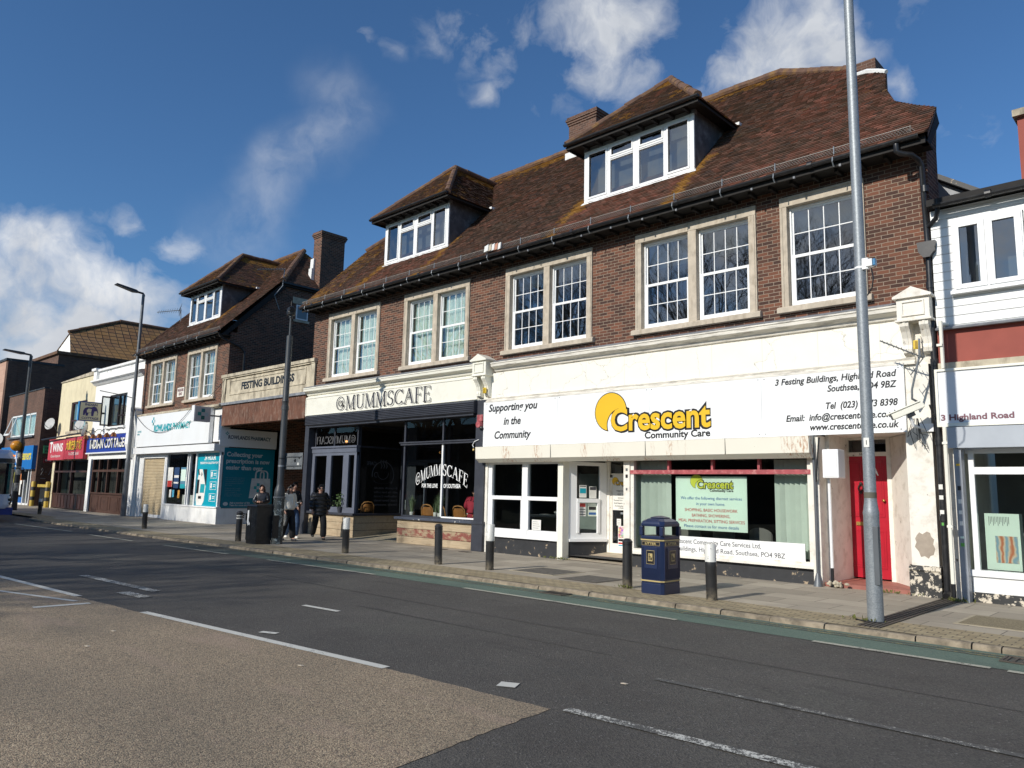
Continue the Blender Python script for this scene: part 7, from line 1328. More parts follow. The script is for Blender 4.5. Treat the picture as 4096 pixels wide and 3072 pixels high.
yagi('spiky tv aerial bracketed to the corner pilaster above the security camera', [(-3.97,14.6,3.36),(-4.0,14.32,3.40),(-3.96,14.2,3.55),(-3.80,14.15,4.12),(-3.79,14.15,4.42)], ((-3.74,14.15,4.08),(-4.40,14.05,4.44)), (.15,-.9,.1), ((.02,-.1,.30),(-.22,.02,-.28)), 9)
yagi('tv aerial on a bent mast at the pharmacy gable', [(-30.98,16.93,9.6),(-30.90,16.6,10.2),(-30.85,16.95,10.7),(-30.85,17.0,11.5)], ((-30.85,17.0,11.5),(-30.9,15.7,11.2)), (1,0,.1), (), 10, r=.02, L=.3)
yagi('small tv aerial on the far left end of the pharmacy roof', [(-39.9,16.2,9.9),(-39.8,16.1,10.75)], ((-39.7,16,10.72),(-42.2,15.8,10.95)), (0,.3,1), ((.1,0,.18),(.1,0,-.18)), 10, r=.02, L=.3)
AB = thing('siren_box', 'round red fire alarm siren on the slate pilaster beside the cafe window', 'alarm', (-15.15, 14.6, 3.5)); bx('plate', M['redpaint'], AB, -15.26,-15.04,14.56,14.62,3.55,3.74, bevel=.01); MB().tube([(-15.13,14.60,3.46),(-15.13,14.48,3.46)], .09, 14).build('bell', M['redpaint'], AB, smooth=False); MB().ball((-15.05,14.54,3.36), .05, 8).build('horn', M['black'], AB, smooth=True)
fl = thing('festoon_bulb', 'small warm bulb on white cord hanging at the cafe window corner', 'bulb', (-15.45, 14.6, 2.9)); tb('cord', M['upvc'], fl, [(-15.2,14.6,3.05),(-15.35,14.58,3.0),(-15.45,14.6,2.9),(-15.4,14.6,2.84)], .012, 5); MB().ball((-15.4,14.6,2.77), .035, 10).build('bulb', pm('warm_bulb_glass', (.75,.55,.2), .2), fl, smooth=True)
# sticker dots on posts, door bits and rubbish that catch the eye
M['leaf_sticker'] = pm('green_sticker', (.10,.36,.06), .5)
def stickers(pts, label, y):
    t = thing('sticker_cluster', label, 'stickers', (pts[0][0], y, pts[0][1]))
    for i, (x, z, w, h, m) in enumerate(pts): bx('sticker', M[m], t, x-w*.35,x+w*.35,y-.002,y,z-h*.35,z+h*.35)
stickers([(-3.69,1.88,.09,.12,'paper'),(-3.69,1.70,.09,.10,'paper'),(-3.69,1.44,.09,.13,'paper'),(-3.69,1.25,.05,.07,'leaf_sticker')], 'row of small stickers on the black corner downpipe', 14.562)
stickers([(-3.375,2.25,.08,.05,'yellow'),(-3.375,1.86,.07,.10,'black'),(-3.375,1.64,.07,.10,'paper'),(-3.375,1.46,.07,.09,'paper'),(-3.375,1.28,.07,.10,'paper'),(-3.375,1.05,.08,.05,'mint'),(-3.375,.93,.08,.08,'leaf_sticker')], 'row of small stickers down the grey shutter post at right', 14.417)
stickers([(-5.88,1.93,.06,.09,'black'),(-5.88,1.58,.07,.09,'black'),(-5.88,1.77,.05,.12,'paper')], 'small black stickers on the white post left of the meter box', 14.638)
stickers([(-10.27,2.2,.08,.09,'lampgrey'),(-10.27,2.05,.09,.11,'black'),(-10.27,1.75,.06,.08,'lampgrey')], 'grey and black scribbled stickers on the white post by the office door', 14.657)
# ------------------------------------------------------------------ pendant lamps and office furniture seen through the glass
pl_ = NT('warm_filament'); pl_.b.inputs['Emission Color'].default_value = (1,.42,.12,1); pl_.b.inputs['Emission Strength'].default_value = 6; pl_.done((.8,.5,.2), .3)
for i, (x, y, z) in enumerate(((-24.0,16.2,3.35),(-22.9,16.0,3.25),(-20.9,17.6,3.2),(-17.4,17.2,3.3),(-16.4,18.2,3.0))):
    t = thing('pendant_lamp', ['warm pendant bulb behind the upper left cafe pane','warm pendant bulb behind the second upper cafe pane','warm pendant bulb deep in the cafe lobby','warm pendant bulb above the lettered cafe window','small warm pendant bulb at the back of the cafe on the right'][i], 'lamp', (x, y, z)); tb('cord', M['black'], t, [(x,y,3.78),(x,y,z+.05)], .008, 5); MB().ball((x,y,z), (.035,.035,.05), 10).build('bulb', pl_.mat, t, smooth=True)
ds_ = thing('office_desk', 'dark desk behind the left sash windows with a white bowl on it', 'desk', (-13.2, 15.8, .1)); bx('top', M['lampgrey'], ds_, -14.3,-12.9,15.5,16.1,.98,1.02); [tb('leg', M['black'], ds_, [(x,15.6,.1),(x,15.6,.98)], .02) for x in (-14.2,-13.0)]
tag(MB().lathe(-13.1,15.6,[(.05,1.02),(.10,1.05),(.13,1.13),(.12,1.13)],16).build('bowl', M['inkwhite'], None, smooth=True), 'white bowl on the office desk behind the second sash window', 'bowl')
tag(bx('paper_stack', M['paper'], None, -13.75,-13.4,15.55,15.8,1.021,1.05), 'stack of papers on the office desk left of the bowl', 'papers')
pt_ = thing('office_partition', 'grey green partition panel standing in the office behind the second sash window', 'partition', (-12.6, 16.2, .1)); bx('panel', pm('grey_green_panel', (.16,.20,.185), .7), pt_, -12.9,-12.2,16.2,16.26,.1,2.15); bx('edge', M['lampgrey'], pt_, -12.93,-12.9,16.19,16.27,.1,2.17)
# ------------------------------------------------------------------ bus
BU = thing('single_deck_bus', 'white and blue single deck bus entering at the left edge of the road', 'bus', (-42.5, 7.9, -.065)); BUSX = -37.3; buswhite = pm('pale_bus_paint', (.55,.57,.68), .25, .03, 2); bz = -.11
bb = MB(); sec = []
for (x, y0, y1, z0, z1) in ((BUSX-11,6.0,8.5,.42,2.88),(BUSX-.55,6.0,8.5,.42,2.88),(BUSX-.25,6.06,8.44,.42,2.84),(BUSX-.06,6.2,8.30,.42,2.70),(BUSX,6.4,8.1,.45,2.5)): sec.append([(x,y0+.12,z0),(x,y1-.12,z0),(x,y1,z0+.15),(x,y1,1.1),(x,y1-.06,z1-.2),(x,y1-.22,z1),(x,y0+.22,z1),(x,y0+.06,z1-.2),(x,y0,1.1),(x,y0,z0+.15)])
loft(bb, sec).build('body', buswhite, BU, bevel=.02)
bd = MB(); bd.prism([(6.0,.16),(8.5,.16),(8.5,.46),(6.0,.46)], 'x', BUSX-11, BUSX-.12); bd.build('skirt', pm('bus_blue', (.01,.03,.2), .3), BU)
wsn = MB()
def fx(y):
    t = abs(y-7.25); T = ((0,.02),(.85,.02),(1.05,-.04),(1.19,-.23),(1.25,-.53))
    for (a_, b_), (c_1, d_1) in zip(T, T[1:]):
        if t <= c_1+1e-6: return BUSX+b_+(d_1-b_)*(t-a_)/(c_1-a_)
ys = [6.02+2.46*i/24 for i in range(25)]
for p, q in zip(ys, ys[1:]): wsn.quad((fx(p),p,1.02),(fx(q),q,1.02),(fx(q),q,2.30),(fx(p),p,2.30))
wsn.build('windscreen', pm('bus_windscreen', (.01,.012,.016), .05), BU, smooth=True)
ds = MB()
for p, q in zip(ys, ys[1:]): ds.quad((fx(p)+.004,p,2.32),(fx(q)+.004,q,2.32),(fx(q)-.02,q,2.50),(fx(p)-.02,p,2.50))
ds.build('destination_panel', M['black'], BU); em = NT('amber_display'); em.b.inputs['Emission Color'].default_value = (1,.25,.02,1); em.b.inputs['Emission Strength'].default_value = 1.5; em.done((.3,.08,.01), .5); MB().box(BUSX-.30,BUSX-.20,8.20,8.40,2.60,2.66).build('marker_lamp', em.mat, BU)
for s in (-1, 1):
    yc = 7.25+s*1.08; hl = MB(); hl.ball((BUSX-.20,yc,.80), (.17,.14,.26), 12); hl.build('headlight', M['black'], BU, smooth=True); MB().ball((BUSX-.06,yc-.02*s,.88), (.05,.06,.06), 10).build('lens', M['upvc'], BU, smooth=True); MB().ball((BUSX-.07,yc-.02*s,.70), (.05,.05,.04), 10).build('lens', M['upvc'], BU, smooth=True)
for xw in (BUSX-2.6, BUSX-8.2):
    for yw_ in (6.02, 8.30): w_ = MB().tube([(xw,yw_,.37),(xw,yw_+.18,.37)], .48, 20).build('wheel', M['black'], BU); MB().tube([(xw,yw_-.01,.37),(xw,yw_+.19,.37)], .25, 16).build('rim', M['lampgrey'], w_)
sw = MB(); sw.box(BUSX-10.8,BUSX-1.9,8.495,8.51,1.3,2.45); sw.box(BUSX-1.6,BUSX-.7,8.495,8.51,.5,2.45); sw.box(BUSX-10.8,BUSX-.9,5.99,6.005,1.3,2.45); sw.build('side_window', pm('bus_side_glass', (.01,.012,.015), .05), BU)
mr_ = MB(); mr_.tube([(BUSX-.2,8.46,2.1),(BUSX+.1,8.68,2.12),(BUSX+.12,8.72,1.95)], .02, 6); mr_.box(BUSX+.05,BUSX+.14,8.64,8.84,1.62,1.98); mr_.build('mirror', M['black'], BU)
for o_ in BU.children: o_.location.y += .38; o_.location.z += .045
# ------------------------------------------------------------------ cafe interior things
TAN = pm('tan_leather', (.34,.14,.035), .5, .15, 8)
def chair(x, y, rz, label, grp='chairs behind the cafe glass'):
    t = thing('cafe_chair', label, 'chair', (x, y, .27), grp); Mx = Matrix.Translation((x,y,.27)) @ Matrix.Rotation(rz, 4, 'Z')
    fp_ = [(-.20,-.18,.44),(-.22,-.22,.60),(-.21,-.26,.80),(-.13,-.29,.89),(0,-.30,.91),(.13,-.29,.89),(.21,-.26,.80),(.22,-.22,.60),(.20,-.18,.44)]
    MB().tube(fp_, .020, 8).xf(Mx).build('back_frame', M['woodchair'], t, smooth=True)
    ba = MB(); rows = [(.58,.185,-.235),(.66,.19,-.245),(.76,.185,-.26),(.84,.13,-.275)]
    for (z0, w0_, y0_), (z1, w1_, y1_) in zip(rows, rows[1:]):
        for q in range(6):
            u0, u1 = -1+q/3, -1+(q+1)/3; cv = lambda u: .05*(1-u*u)
            ba.quad((u0*w0_,y0_-cv(u0),z0),(u1*w0_,y0_-cv(u1),z0),(u1*w1_,y1_-cv(u1),z1),(u0*w1_,y1_-cv(u0),z1))
    ba.xf(Mx).build('backrest', TAN if 'dark' not in label else M['clothblack'], t, smooth=True)
    MB().box(-.22,.22,-.2,.22,.44,.48).xf(Mx).build('seat', M['clothblack'], t)
    for sx in (-.2,.2):
        for sy in (-.2,.2): MB().tube([(sx,sy,.44),(sx*1.1,sy*1.1,0)], .016, 6).xf(Mx).build('leg', M['woodchair'], t)
chair(-18.2,15.55,0.2,'oak cafe chair behind the left pane next to the grass pot'); chair(-17.45,15.6,-.3,'dark backed cafe chair just right of the white mullion'); chair(-16.72,15.5,.25,'oak cafe chair in front of the person in crimson'); chair(-21.75,15.6,1.2,'oak cafe chair seen through the side pane of the folding window bay')
for i, x_ in enumerate((-9.0,-8.2,-7.35)):
    t = thing('office_chair', ['dark office chair behind the address strip, left of three','dark office chair behind the address strip, middle of three','dark office chair behind the address strip, nearest the right hand blind'][i], 'chair', (x_, 15.5, .1)); gy = M['lampgrey']; MB().lathe(x_,15.5,[(.23,.50),(.26,.53),(.23,.57)],14).build('seat', M['clothblack'], t); ba_ = MB()
    for j in range(8): a0_, a1_ = math.pi*j/8, math.pi*(j+1)/8; ba_.add([(x_-.26*math.cos(a0_),15.36-.08*math.sin(a0_),.62+.0),(x_-.26*math.cos(a1_),15.36-.08*math.sin(a1_),.62),(x_-.26*math.cos(a1_),15.36-.08*math.sin(a1_),.86+.14*math.sin(a1_)),(x_-.26*math.cos(a0_),15.36-.08*math.sin(a0_),.86+.14*math.sin(a0_))], [(0,1,2,3)])
    ba_.build('backrest', M['room'], t)
    for sx in (-.2,.2): tb('leg', gy, t, [(x_+sx,15.4,.12),(x_+sx,15.4,.62)], .015); tb('leg', gy, t, [(x_+sx,15.65,.12),(x_+sx,15.65,.52)], .015)
def table(x, y, label):
    t = thing('cafe_table', label, 'table', (x, y, .14)); bx('top', M['woodchair'], t, x-.38,x+.38,y-.33,y+.33,.86,.895); tb('leg', M['black'], t, [(x,y,.86),(x,y,.16)], .03); bx('foot', M['black'], t, x-.2,x+.2,y-.2,y+.2,.145,.17)
table(-17.15,16.35,'oak cafe table behind the lettered window'); table(-22.6,15.7,'oak cafe table inside the folding window bay')
for i, x in enumerate((-17.25,-17.08,-16.9)): tag(MB().lathe(x,16.2,[(.03,.90),(.045,.92),(.045,1.0),(.03,1.04)],10).build('salt_jar', [M['inkwhite'],M['inkwhite'],M['black']][i], None, smooth=True), ['small white jar at the left on the cafe table','small white jar in the middle of the cafe table','small black jar at the right on the cafe table'][i], 'jar')
leafm = pm('leaf_green', (.06,.11,.025), .6, .3, 20); grassm = pm('grey_green_blades', (.17,.24,.13), .6, .3, 15)
def tuft(x, y, z, h, n, label, m=None, spread=.22, potm=None, seed=1, name='potted_grass'):
    rn = random.Random(seed); t = thing(name, label, 'plant', (x, y, z)); b_ = MB()
    for i in range(n):
        a_ = rn.uniform(0, 6.28); s = rn.uniform(.1, 1)*spread; hh = h*rn.uniform(.6, 1); w = .006; p0 = Vector((x+.03*math.cos(a_), y+.03*math.sin(a_), z+.13)); p1 = p0+Vector((s*.35*math.cos(a_), s*.35*math.sin(a_), hh*.6)); p2 = p0+Vector((s*math.cos(a_), s*math.sin(a_), hh*(1-.3*s/spread))); q = Vector((-math.sin(a_), math.cos(a_), 0))*w
        b_.add([p0-q, p0+q, p1+q, p1-q, p2], [(0,1,2,3),(3,2,4)])
    b_.build('leaves', m or grassm, t); MB().lathe(x,y,[(.05,z),(.065,z+.02),(.075,z+.15),(.06,z+.15)],14).build('pot', potm or M['inkwhite'], t, smooth=True)
tuft(-18.5,15.0,.80,.62,110,'grass plant in white pot at left end of the cafe window sill',seed=2,spread=.2); tuft(-17.2,15.0,.80,.70,150,'bushy grass plant beside the white mullion inside the cafe',seed=3,spread=.3); tuft(-17.85,15.4,.80,.5,60,'thin dark grass plant behind the glass left of the mullion',seed=4); tuft(-21.62,15.05,.80,.4,50,'spiky pale plant behind the last folding window',seed=5)
def bush(x, y, z, label):
    rn = random.Random(3); t = thing('potted_bush', label, 'plant', (x, y, z)); b_ = MB()
    for i in range(150):
        p = Vector((rn.gauss(0,.10), rn.gauss(0,.08), rn.gauss(.2,.11))); u = Vector((rn.uniform(-1,1), rn.uniform(-1,1), rn.uniform(-.3,1))).normalized(); v = u.orthogonal()*.016; c = Vector((x,y,z+.2))+p; b_.add([c-u*.035, c+v, c+u*.035, c-v], [(0,1,2,3)])
    b_.build('leaves', leafm, t); MB().lathe(x,y,[(.07,z),(.10,z+.2),(.085,z+.2)],14).build('pot', M['slate'], t, smooth=True)
bush(-22.08,14.78,.80,'leafy green bush in slate pot standing on the folding window sill')
def weeds(x, y, n, label, seed, sp=.12):
    rn = random.Random(seed); b_ = MB()
    for i in range(n): c = Vector((x+rn.gauss(0,sp), y+rn.gauss(0,.03), .01)); u = Vector((rn.gauss(0,.4), rn.gauss(0,.4), 1)).normalized()*rn.uniform(.03,.09); v = Vector((rn.uniform(-1,1), rn.uniform(-1,1), 0))*.014; b_.add([c, c+u*.6+v, c+u, c+u*.6-v], [(0,1,2,3)])
    tag(b_.build('weeds', pm('weed_green', (.12,.13,.03), .7, .3, 20)), label, 'weeds')
weeds(-12.3,14.6,60,'small weeds at the foot of the cream post by the splayed window',1,.18); weeds(-3.45,14.3,50,'green weeds at the foot of the white pipe by the shutter post',2,.1); weeds(-4.6,14.55,60,'dry weeds along the red step of the side entrance',3,.25); weeds(-3.85,11.0,30,'weeds around the galvanised lamp column foot',4,.12); weeds(-7.9,11.25,30,'weeds at the foot of the black bollard left of the bin',5,.1); weeds(-3.55,14.36,14,'yellow weed sprouting from behind the white waste pipe',9,.03)
rub = MB(); rn = random.Random(11)
for i in range(14): c = (-5.58+rn.gauss(0,.07), 14.62+rn.gauss(0,.04), .04+rn.uniform(0,.05)); rub.ball(c, (rn.uniform(.02,.06), rn.uniform(.02,.05), rn.uniform(.02,.05)), 6)
tag(rub.build('rubble_heap', M['stone_w']), 'little heap of rubble below the white waste pipe', 'rubble')
for i, (x, y) in enumerate(((-16.3,13.6),(-9.0,13.2),(-13.7,12.1),(-20.9,9.4),(-6.7,4.1),(-8.9,2.9),(-4.2,5.9),(-9.6,3.4))): tag(MB().prism([(x,y),(x+.05,y+.01),(x+.06,y+.035),(x+.01,y+.03)], 'z', .004 if y > 10.5 else -.058, .010 if y > 10.5 else -.052).build('litter_scrap', M['stone']), ['pale scrap on the paving below the cafe window','pale scrap on the paving before the display window','pale scrap on paving by the white topped bollard','pale scrap on the green lane near the cabinet','pale fleck on the buff surface near its right end','pale fleck in the lower middle of the buff surface','pale fleck on asphalt between the worn white lines','second pale fleck on the buff surface, left of the lowest'][i], 'litter')
bd_ = thing('roof_debris', 'pile of broken pale tile lying in the gutter guard', 'debris', (-14.0, 14.2, 8.2)); rn = random.Random(2)
for i in range(5): x = -14.65+i*.1; MB().prism([(x,8.2),(x+.16,8.22),(x+.18,8.40),(x+.03,8.36)], 'y', 14.06+i*.02, 14.10+i*.02).build('tile_piece', [M['flash_white'],M['stone'],M['flash_white'],pm('pink_tile', (.5,.25,.17), .8),M['flash_white']][i], bd_)
# ------------------------------------------------------------------ people
import bmesh
def skin(name, vr, edges, m, parent, sub=1, roots=(0,)):
    o0 = org(parent); bm = bmesh.new(); lay = bm.verts.layers.skin.verify(); vs = []
    for i, (p, r) in enumerate(vr):
        v = bm.verts.new(Vector(p)-o0); rr = r if isinstance(r, tuple) else (r, r); v[lay].radius = rr; v[lay].use_root = i in roots; vs.append(v)
    for a_, b_ in edges: bm.edges.new((vs[a_], vs[b_]))
    me = bpy.data.meshes.new(name); bm.to_mesh(me); bm.free(); me.materials.append(m)
    o = bpy.data.objects.new(name, me); COL.objects.link(o); o.parent = parent; ORG[o.name] = o0
    s = o.modifiers.new('skin', 'SKIN'); s.use_smooth_shade = True; b = o.modifiers.new('sub', 'SUBSURF'); b.levels = sub; b.render_levels = sub+1
    return o
def person(label, x, y, head, J, top, trousers, shoes, hair, H=1.7, hairlen=.0, coat_hem=.80, coat_r=1.0, z0=0, collar=None, trou_r=1.0, legs=True, shirt=None):
    t = thing('person', label, 'person', (x, y, z0)); k = H/1.7; Rz = Matrix.Rotation(head, 4, 'Z')
    W_ = lambda p: Matrix.Translation((x,y,z0)) @ Rz @ (Vector(p)*k)
    P = dict(pel=(0,0,.93), wst=(0,0,1.08), che=(0,.01,1.27), nck=(0,0,1.43), hb=(0,.015,1.49), hc=(0,.03,1.585), ht=(0,.02,1.67), chin=(0,.085,1.515), nose=(0,.135,1.575),
        lsh=(-.17,0,1.385), rsh=(.17,0,1.385), lel=(-.23,-.02,1.13), rel=(.23,-.02,1.13), lwr=(-.23,.06,.90), rwr=(.23,.06,.90), lhip=(-.09,0,.90), rhip=(.09,0,.90), lkn=(-.10,.02,.49), rkn=(.10,.02,.49), lan=(-.10,-.02,.08), ran=(.10,-.02,.08)); P.update(J)
    V = {n: Vector(p) for n, p in P.items()}; names = list(P); hand = {}
    for s in 'lr':
        w = V[s+'wr']; d = (w-V[s+'el']).normalized(); V[s+'pa'] = w+d*.06; V[s+'pb'] = w+d*.10; V[s+'to'] = V[s+'an']+Matrix.Rotation(0, 3, 'Z') @ Vector((0,.15,-.045))
    R0 = dict(pel=.115, wst=.105, che=.12, nck=.052, hb=.055, hc=(.082,.092), ht=.055, chin=.038, nose=.016, lsh=.055, rsh=.055, lel=.04, rel=.04, lwr=.027, rwr=.027, lpa=(.038,.02), rpa=(.038,.02), lpb=.02, rpb=.02, lhip=.085, rhip=.085, lkn=.055, rkn=.055, lan=.04, ran=.04, lto=.03, rto=.03)
    E_ = [('pel','wst'),('wst','che'),('che','nck'),('nck','hb'),('hb','hc'),('hc','ht'),('hb','chin'),('hc','nose')]
    for s in 'lr': E_ += [('che',s+'sh'),(s+'sh',s+'el'),(s+'el',s+'wr'),(s+'wr',s+'pa'),(s+'pa',s+'pb'),('pel',s+'hip'),(s+'hip',s+'kn'),(s+'kn',s+'an'),(s+'an',s+'to')]
    if not legs: E_ = [e for e in E_ if not (e[1][1:] in ('an','to'))]
    use = []; [use.append(n) for e in E_ for n in e if n not in use]
    vr = [(W_(V[n]), tuple(q*k for q in R0[n]) if isinstance(R0[n], tuple) else R0[n]*k) for n in use]; ed = [(use.index(a_), use.index(b_)) for a_, b_ in E_]; roots = [0]
    for s in 'lr':   # five fingers rooted in the palm, curled
        w = V[s+'pa']; d = (V[s+'pa']-V[s+'wr']).normalized(); side = d.cross(Vector((0,1,0))); side = (side if side.length > .2 else Vector((1,0,0))).normalized(); cv = d.cross(side).normalized()
        for i, (o_, L) in enumerate(((-.028,.062),(-.010,.074),(.009,.070),(.027,.054),(-.04,.05))):
            b0 = w+side*o_*.8+(d*.01 if i < 4 else -d*.02); dd_ = d if i < 4 else (d*.6-side*.7).normalized(); n0 = len(vr)
            vr += [(W_(b0), .0095*k), (W_(b0+dd_*L*.55+cv*.006), .0085*k), (W_(b0+dd_*L*.9+cv*.028), .0065*k)]; ed += [(n0,n0+1),(n0+1,n0+2)]; roots.append(n0)
    body = skin('body', vr, ed, M['skin'], t, 1, roots)
    # face
    f = MB()
    hcv = V['hc']; fwd = (V['nose']-hcv); fwd.z = 0; fwd.normalize(); rt = fwd.cross(Vector((0,0,1)))
    for s in (-1, 1): f.ball(tuple(W_(hcv+fwd*.083+rt*.033*s+Vector((0,0,.008)))), .0105*k, 8)
    f.build('eyes', M['hairblack'], t, smooth=True)
    mo = MB(); c = W_(hcv+fwd*.086+Vector((0,0,-.058))); mo.ball(tuple(c), (.018*k,.012*k,.006*k), 8); mo.build('mouth', pm('lip', (.38,.12,.10), .5), t, smooth=True)
    for s in (-1, 1): pass
    ear = MB(); [ear.ball(tuple(W_(hcv+rt*.083*s+Vector((0,0,-.005)))), (.014*k,.02*k,.028*k), 8) for s in (-1, 1)]; ear.build('ears', M['skin'], t, smooth=True)
    # hair
    h = [(W_(hcv+fwd*.035+Vector((0,0,.075))), .052*k), (W_(hcv-fwd*.01+Vector((0,0,.075))), .075*k), (W_(hcv-fwd*.035+Vector((0,0,.02))), (.09*k,.085*k))]; he = [(0,1),(1,2)]
    if hairlen:
        h.append((W_(hcv-fwd*.06+Vector((0,0,-.09))), .07*k)); he.append((2,3))
        for s in (-1, 1): h += [(W_(hcv+rt*.07*s-fwd*.01+Vector((0,0,.03))), .030*k), (W_(hcv+rt*.085*s-fwd*.02+Vector((0,0,-.10))), .034*k), (W_(hcv+rt*.09*s+fwd*.02+Vector((0,0,-.10-hairlen*.8))), .028*k)]; n0 = len(h)-3; he += [(2,n0),(n0,n0+1),(n0+1,n0+2)]
    else:
        for s in (-1, 1): h.append((W_(hcv+rt*.066*s+fwd*.045+Vector((0,0,.055))), .03*k)); he.append((0,len(h)-1))
    skin('hair', h, he, hair, t, 1, (1,))
    # top
    cr = coat_r; cp = [(W_(V['nck']-Vector((0,0,.01))), .075*k), (W_(V['che']), (.155*k*cr,.125*k*cr)), (W_(V['wst']), (.15*k*cr,.125*k*cr)), (W_(Vector((V['pel'].x,V['pel'].y,coat_hem+.06))), (.165*k*cr,.135*k*cr)), (W_(Vector((V['pel'].x,V['pel'].y,coat_hem))), (.165*k*cr,.135*k*cr))]; ce = [(0,1),(1,2),(2,3),(3,4)]
    for s in 'lr':
        n0 = len(cp); w = V[s+'wr']; e = V[s+'el']; cp += [(W_(V[s+'sh']-Vector((0,0,.01))), .078*k*cr), (W_(V[s+'sh'].lerp(e, .5)), .074*k*cr), (W_(e), .068*k*cr), (W_(e.lerp(w, .55)), .062*k*cr), (W_(w-(w-e).normalized()*.015), .050*k*cr)]; ce += [(1,n0),(n0,n0+1),(n0+1,n0+2),(n0+2,n0+3),(n0+3,n0+4)]
    skin('jacket', cp, ce, top, t, 1, (1,))
    if shirt:
        a_ = V['che']+fwd*.10; skin('shirt_front', [(W_(V['nck']+fwd*.05-Vector((0,0,.05))), .035*k), (W_(a_-Vector((0,0,.03))), (.05*k,.045*k)), (W_(V['wst']+fwd*.105-Vector((0,0,.12))), (.05*k,.04*k))], [(0,1),(1,2)], shirt, t, 1, (1,))
    if collar:
        cl = [(W_(V['nck']+rt*.08*s*1.0+fwd*f_+Vector((0,0,z_))), .035*k) for s, f_, z_ in ((-1,.05,-.03),(-1,-.05,.03),(1,-.05,.03),(1,.05,-.03))]; skin('collar', cl, [(0,1),(1,2),(2,3)], collar, t, 1, (0,))
    # trousers and shoes
    tr_ = trou_r; tp = [(W_(V['pel']+Vector((0,0,.04))), (.135*k,.115*k)), (W_(V['pel']-Vector((0,0,.03))), (.14*k,.12*k))]; te = [(0,1)]
    for s in 'lr':
        n0 = len(tp); tp += [(W_(V[s+'hip']-Vector((0,0,.09))), .098*k*tr_), (W_(V[s+'kn']), .078*k*tr_)]; te += [(1,n0),(n0,n0+1)]
        if legs: tp += [(W_(V[s+'kn'].lerp(V[s+'an'],.6)), .078*k*tr_), (W_(V[s+'an']+Vector((0,0,-.02))), .082*k*tr_)]; te += [(n0+1,n0+2),(n0+2,n0+3)]
    skin('trousers', tp, te, trousers, t, 1, (1,))
    if legs:
        for s in 'lr':
            a_ = V[s+'an']; to = V[s+'to']; skin('shoe', [(W_(a_+Vector((0,-.05,-.035))), .042*k), (W_(a_+Vector((0,.05,-.04))), .045*k), (W_(to+Vector((0,-.01,.0))), .040*k), (W_(to+Vector((0,.035,-.003))), .030*k)], [(0,1),(1,2),(2,3)], shoes, t, 1, (1,))
    return t, W_
PI = math.pi
# heading 0 faces +Y; -PI/2 faces +X (to the right of the photograph)
p1, W1 = person('person in black puffer coat and sunglasses striding right past the cafe', -21.06, 13.35, -PI/2-.35, dict(lkn=(-.10,.20,.52), lan=(-.10,.24,.09), rkn=(.10,-.12,.50), ran=(.10,-.44,.15), lel=(-.27,-.10,1.13), lwr=(-.26,-.04,.90), rel=(.27,.06,1.13), rwr=(.26,.14,.92)), M['puffer'], M['clothblack'], M['black'], M['hairblack'], H=1.70, coat_hem=.72, coat_r=1.55, trou_r=1.35, collar=M['puffer'])
g_ = MB(); g_.box(-.075,.075,.108,.125,1.582,1.612); g_.v = [tuple(W1(v)) for v in g_.v]; g_.build('sunglasses', M['inkblack'], p1)
p2, W2_ = person('young person in cropped cream jacket and flared jeans carrying a patterned bag', -21.12, 12.30, -PI/2+.15, dict(lkn=(-.09,.10,.50), lan=(-.09,.14,.08), rkn=(.09,-.02,.50), ran=(.09,-.22,.09), rel=(.23,-.03,1.13), rwr=(.22,.10,.90), lel=(-.21,-.02,1.14), lwr=(-.18,.18,1.02), nose=(-.03,.13,1.575)), M['cream'], M['clothblack'], M['slate'], M['hairblack'], H=1.68, hairlen=.26, coat_hem=.93, coat_r=1.3, trou_r=1.35, shirt=M['paper'])
jn = MB()
bgm = NT('black_white_weave'); wv = bgm.node('ShaderNodeTexWave', {'Vector': bgm.pos(), 'Scale': 14., 'Distortion': 1.5}, bands_direction='DIAGONAL').outputs['Fac']; bgm.done(bgm.mix(bgm.ramp(wv, .72, .8), (.01,.01,.01), (.5,.5,.48)), .8)
bagp = thing('patterned_bag', 'black and white patterned bag hanging from the hand of the cream jacketed person', 'bag', tuple(W2_((.24,.14,.45)))); bo = MB(); bo.prism([(.02,.80),(.10,.84),(.20,.78),(.22,.62),(.16,.46),(.04,.48),(-.02,.60)], 'x', .20, .27); bo.v = [tuple(W2_(v)) for v in bo.v]; bo.build('body', bgm.mat, bagp, bevel=.02); hb_ = MB(); hb_.tube([tuple(W2_(q)) for q in ((.235,.04,.79),(.225,.11,.90),(.235,.18,.78))], .008, 5); hb_.build('handle', M['black'], bagp)
p3, W3__ = person('person in dark coat and blue jeans holding a phone, walking behind the cream jacket', -22.0, 12.95, -PI/2, dict(lkn=(-.10,.12,.50), lan=(-.10,.05,.08), rkn=(.10,.06,.50), ran=(.10,-.25,.10), lel=(-.22,.0,1.14), lwr=(-.14,.24,1.08), rel=(.22,0,1.14), rwr=(.12,.26,1.07)), M['clothblack'], M['denim'], M['paper'], M['hairblack'], H=1.76, coat_hem=.88, coat_r=1.3, trou_r=1.4)
ph3 = thing('mobile_phone', 'pale phone held out by the person in dark coat', 'phone', tuple(W3__((0,.33,1.08)))); q_ = MB(); q_.box(-.08,.05,.31,.38,1.10,1.112); q_.v = [tuple(W3__(v)) for v in q_.v]; q_.build('handset', M['paper'], ph3, bevel=.002)
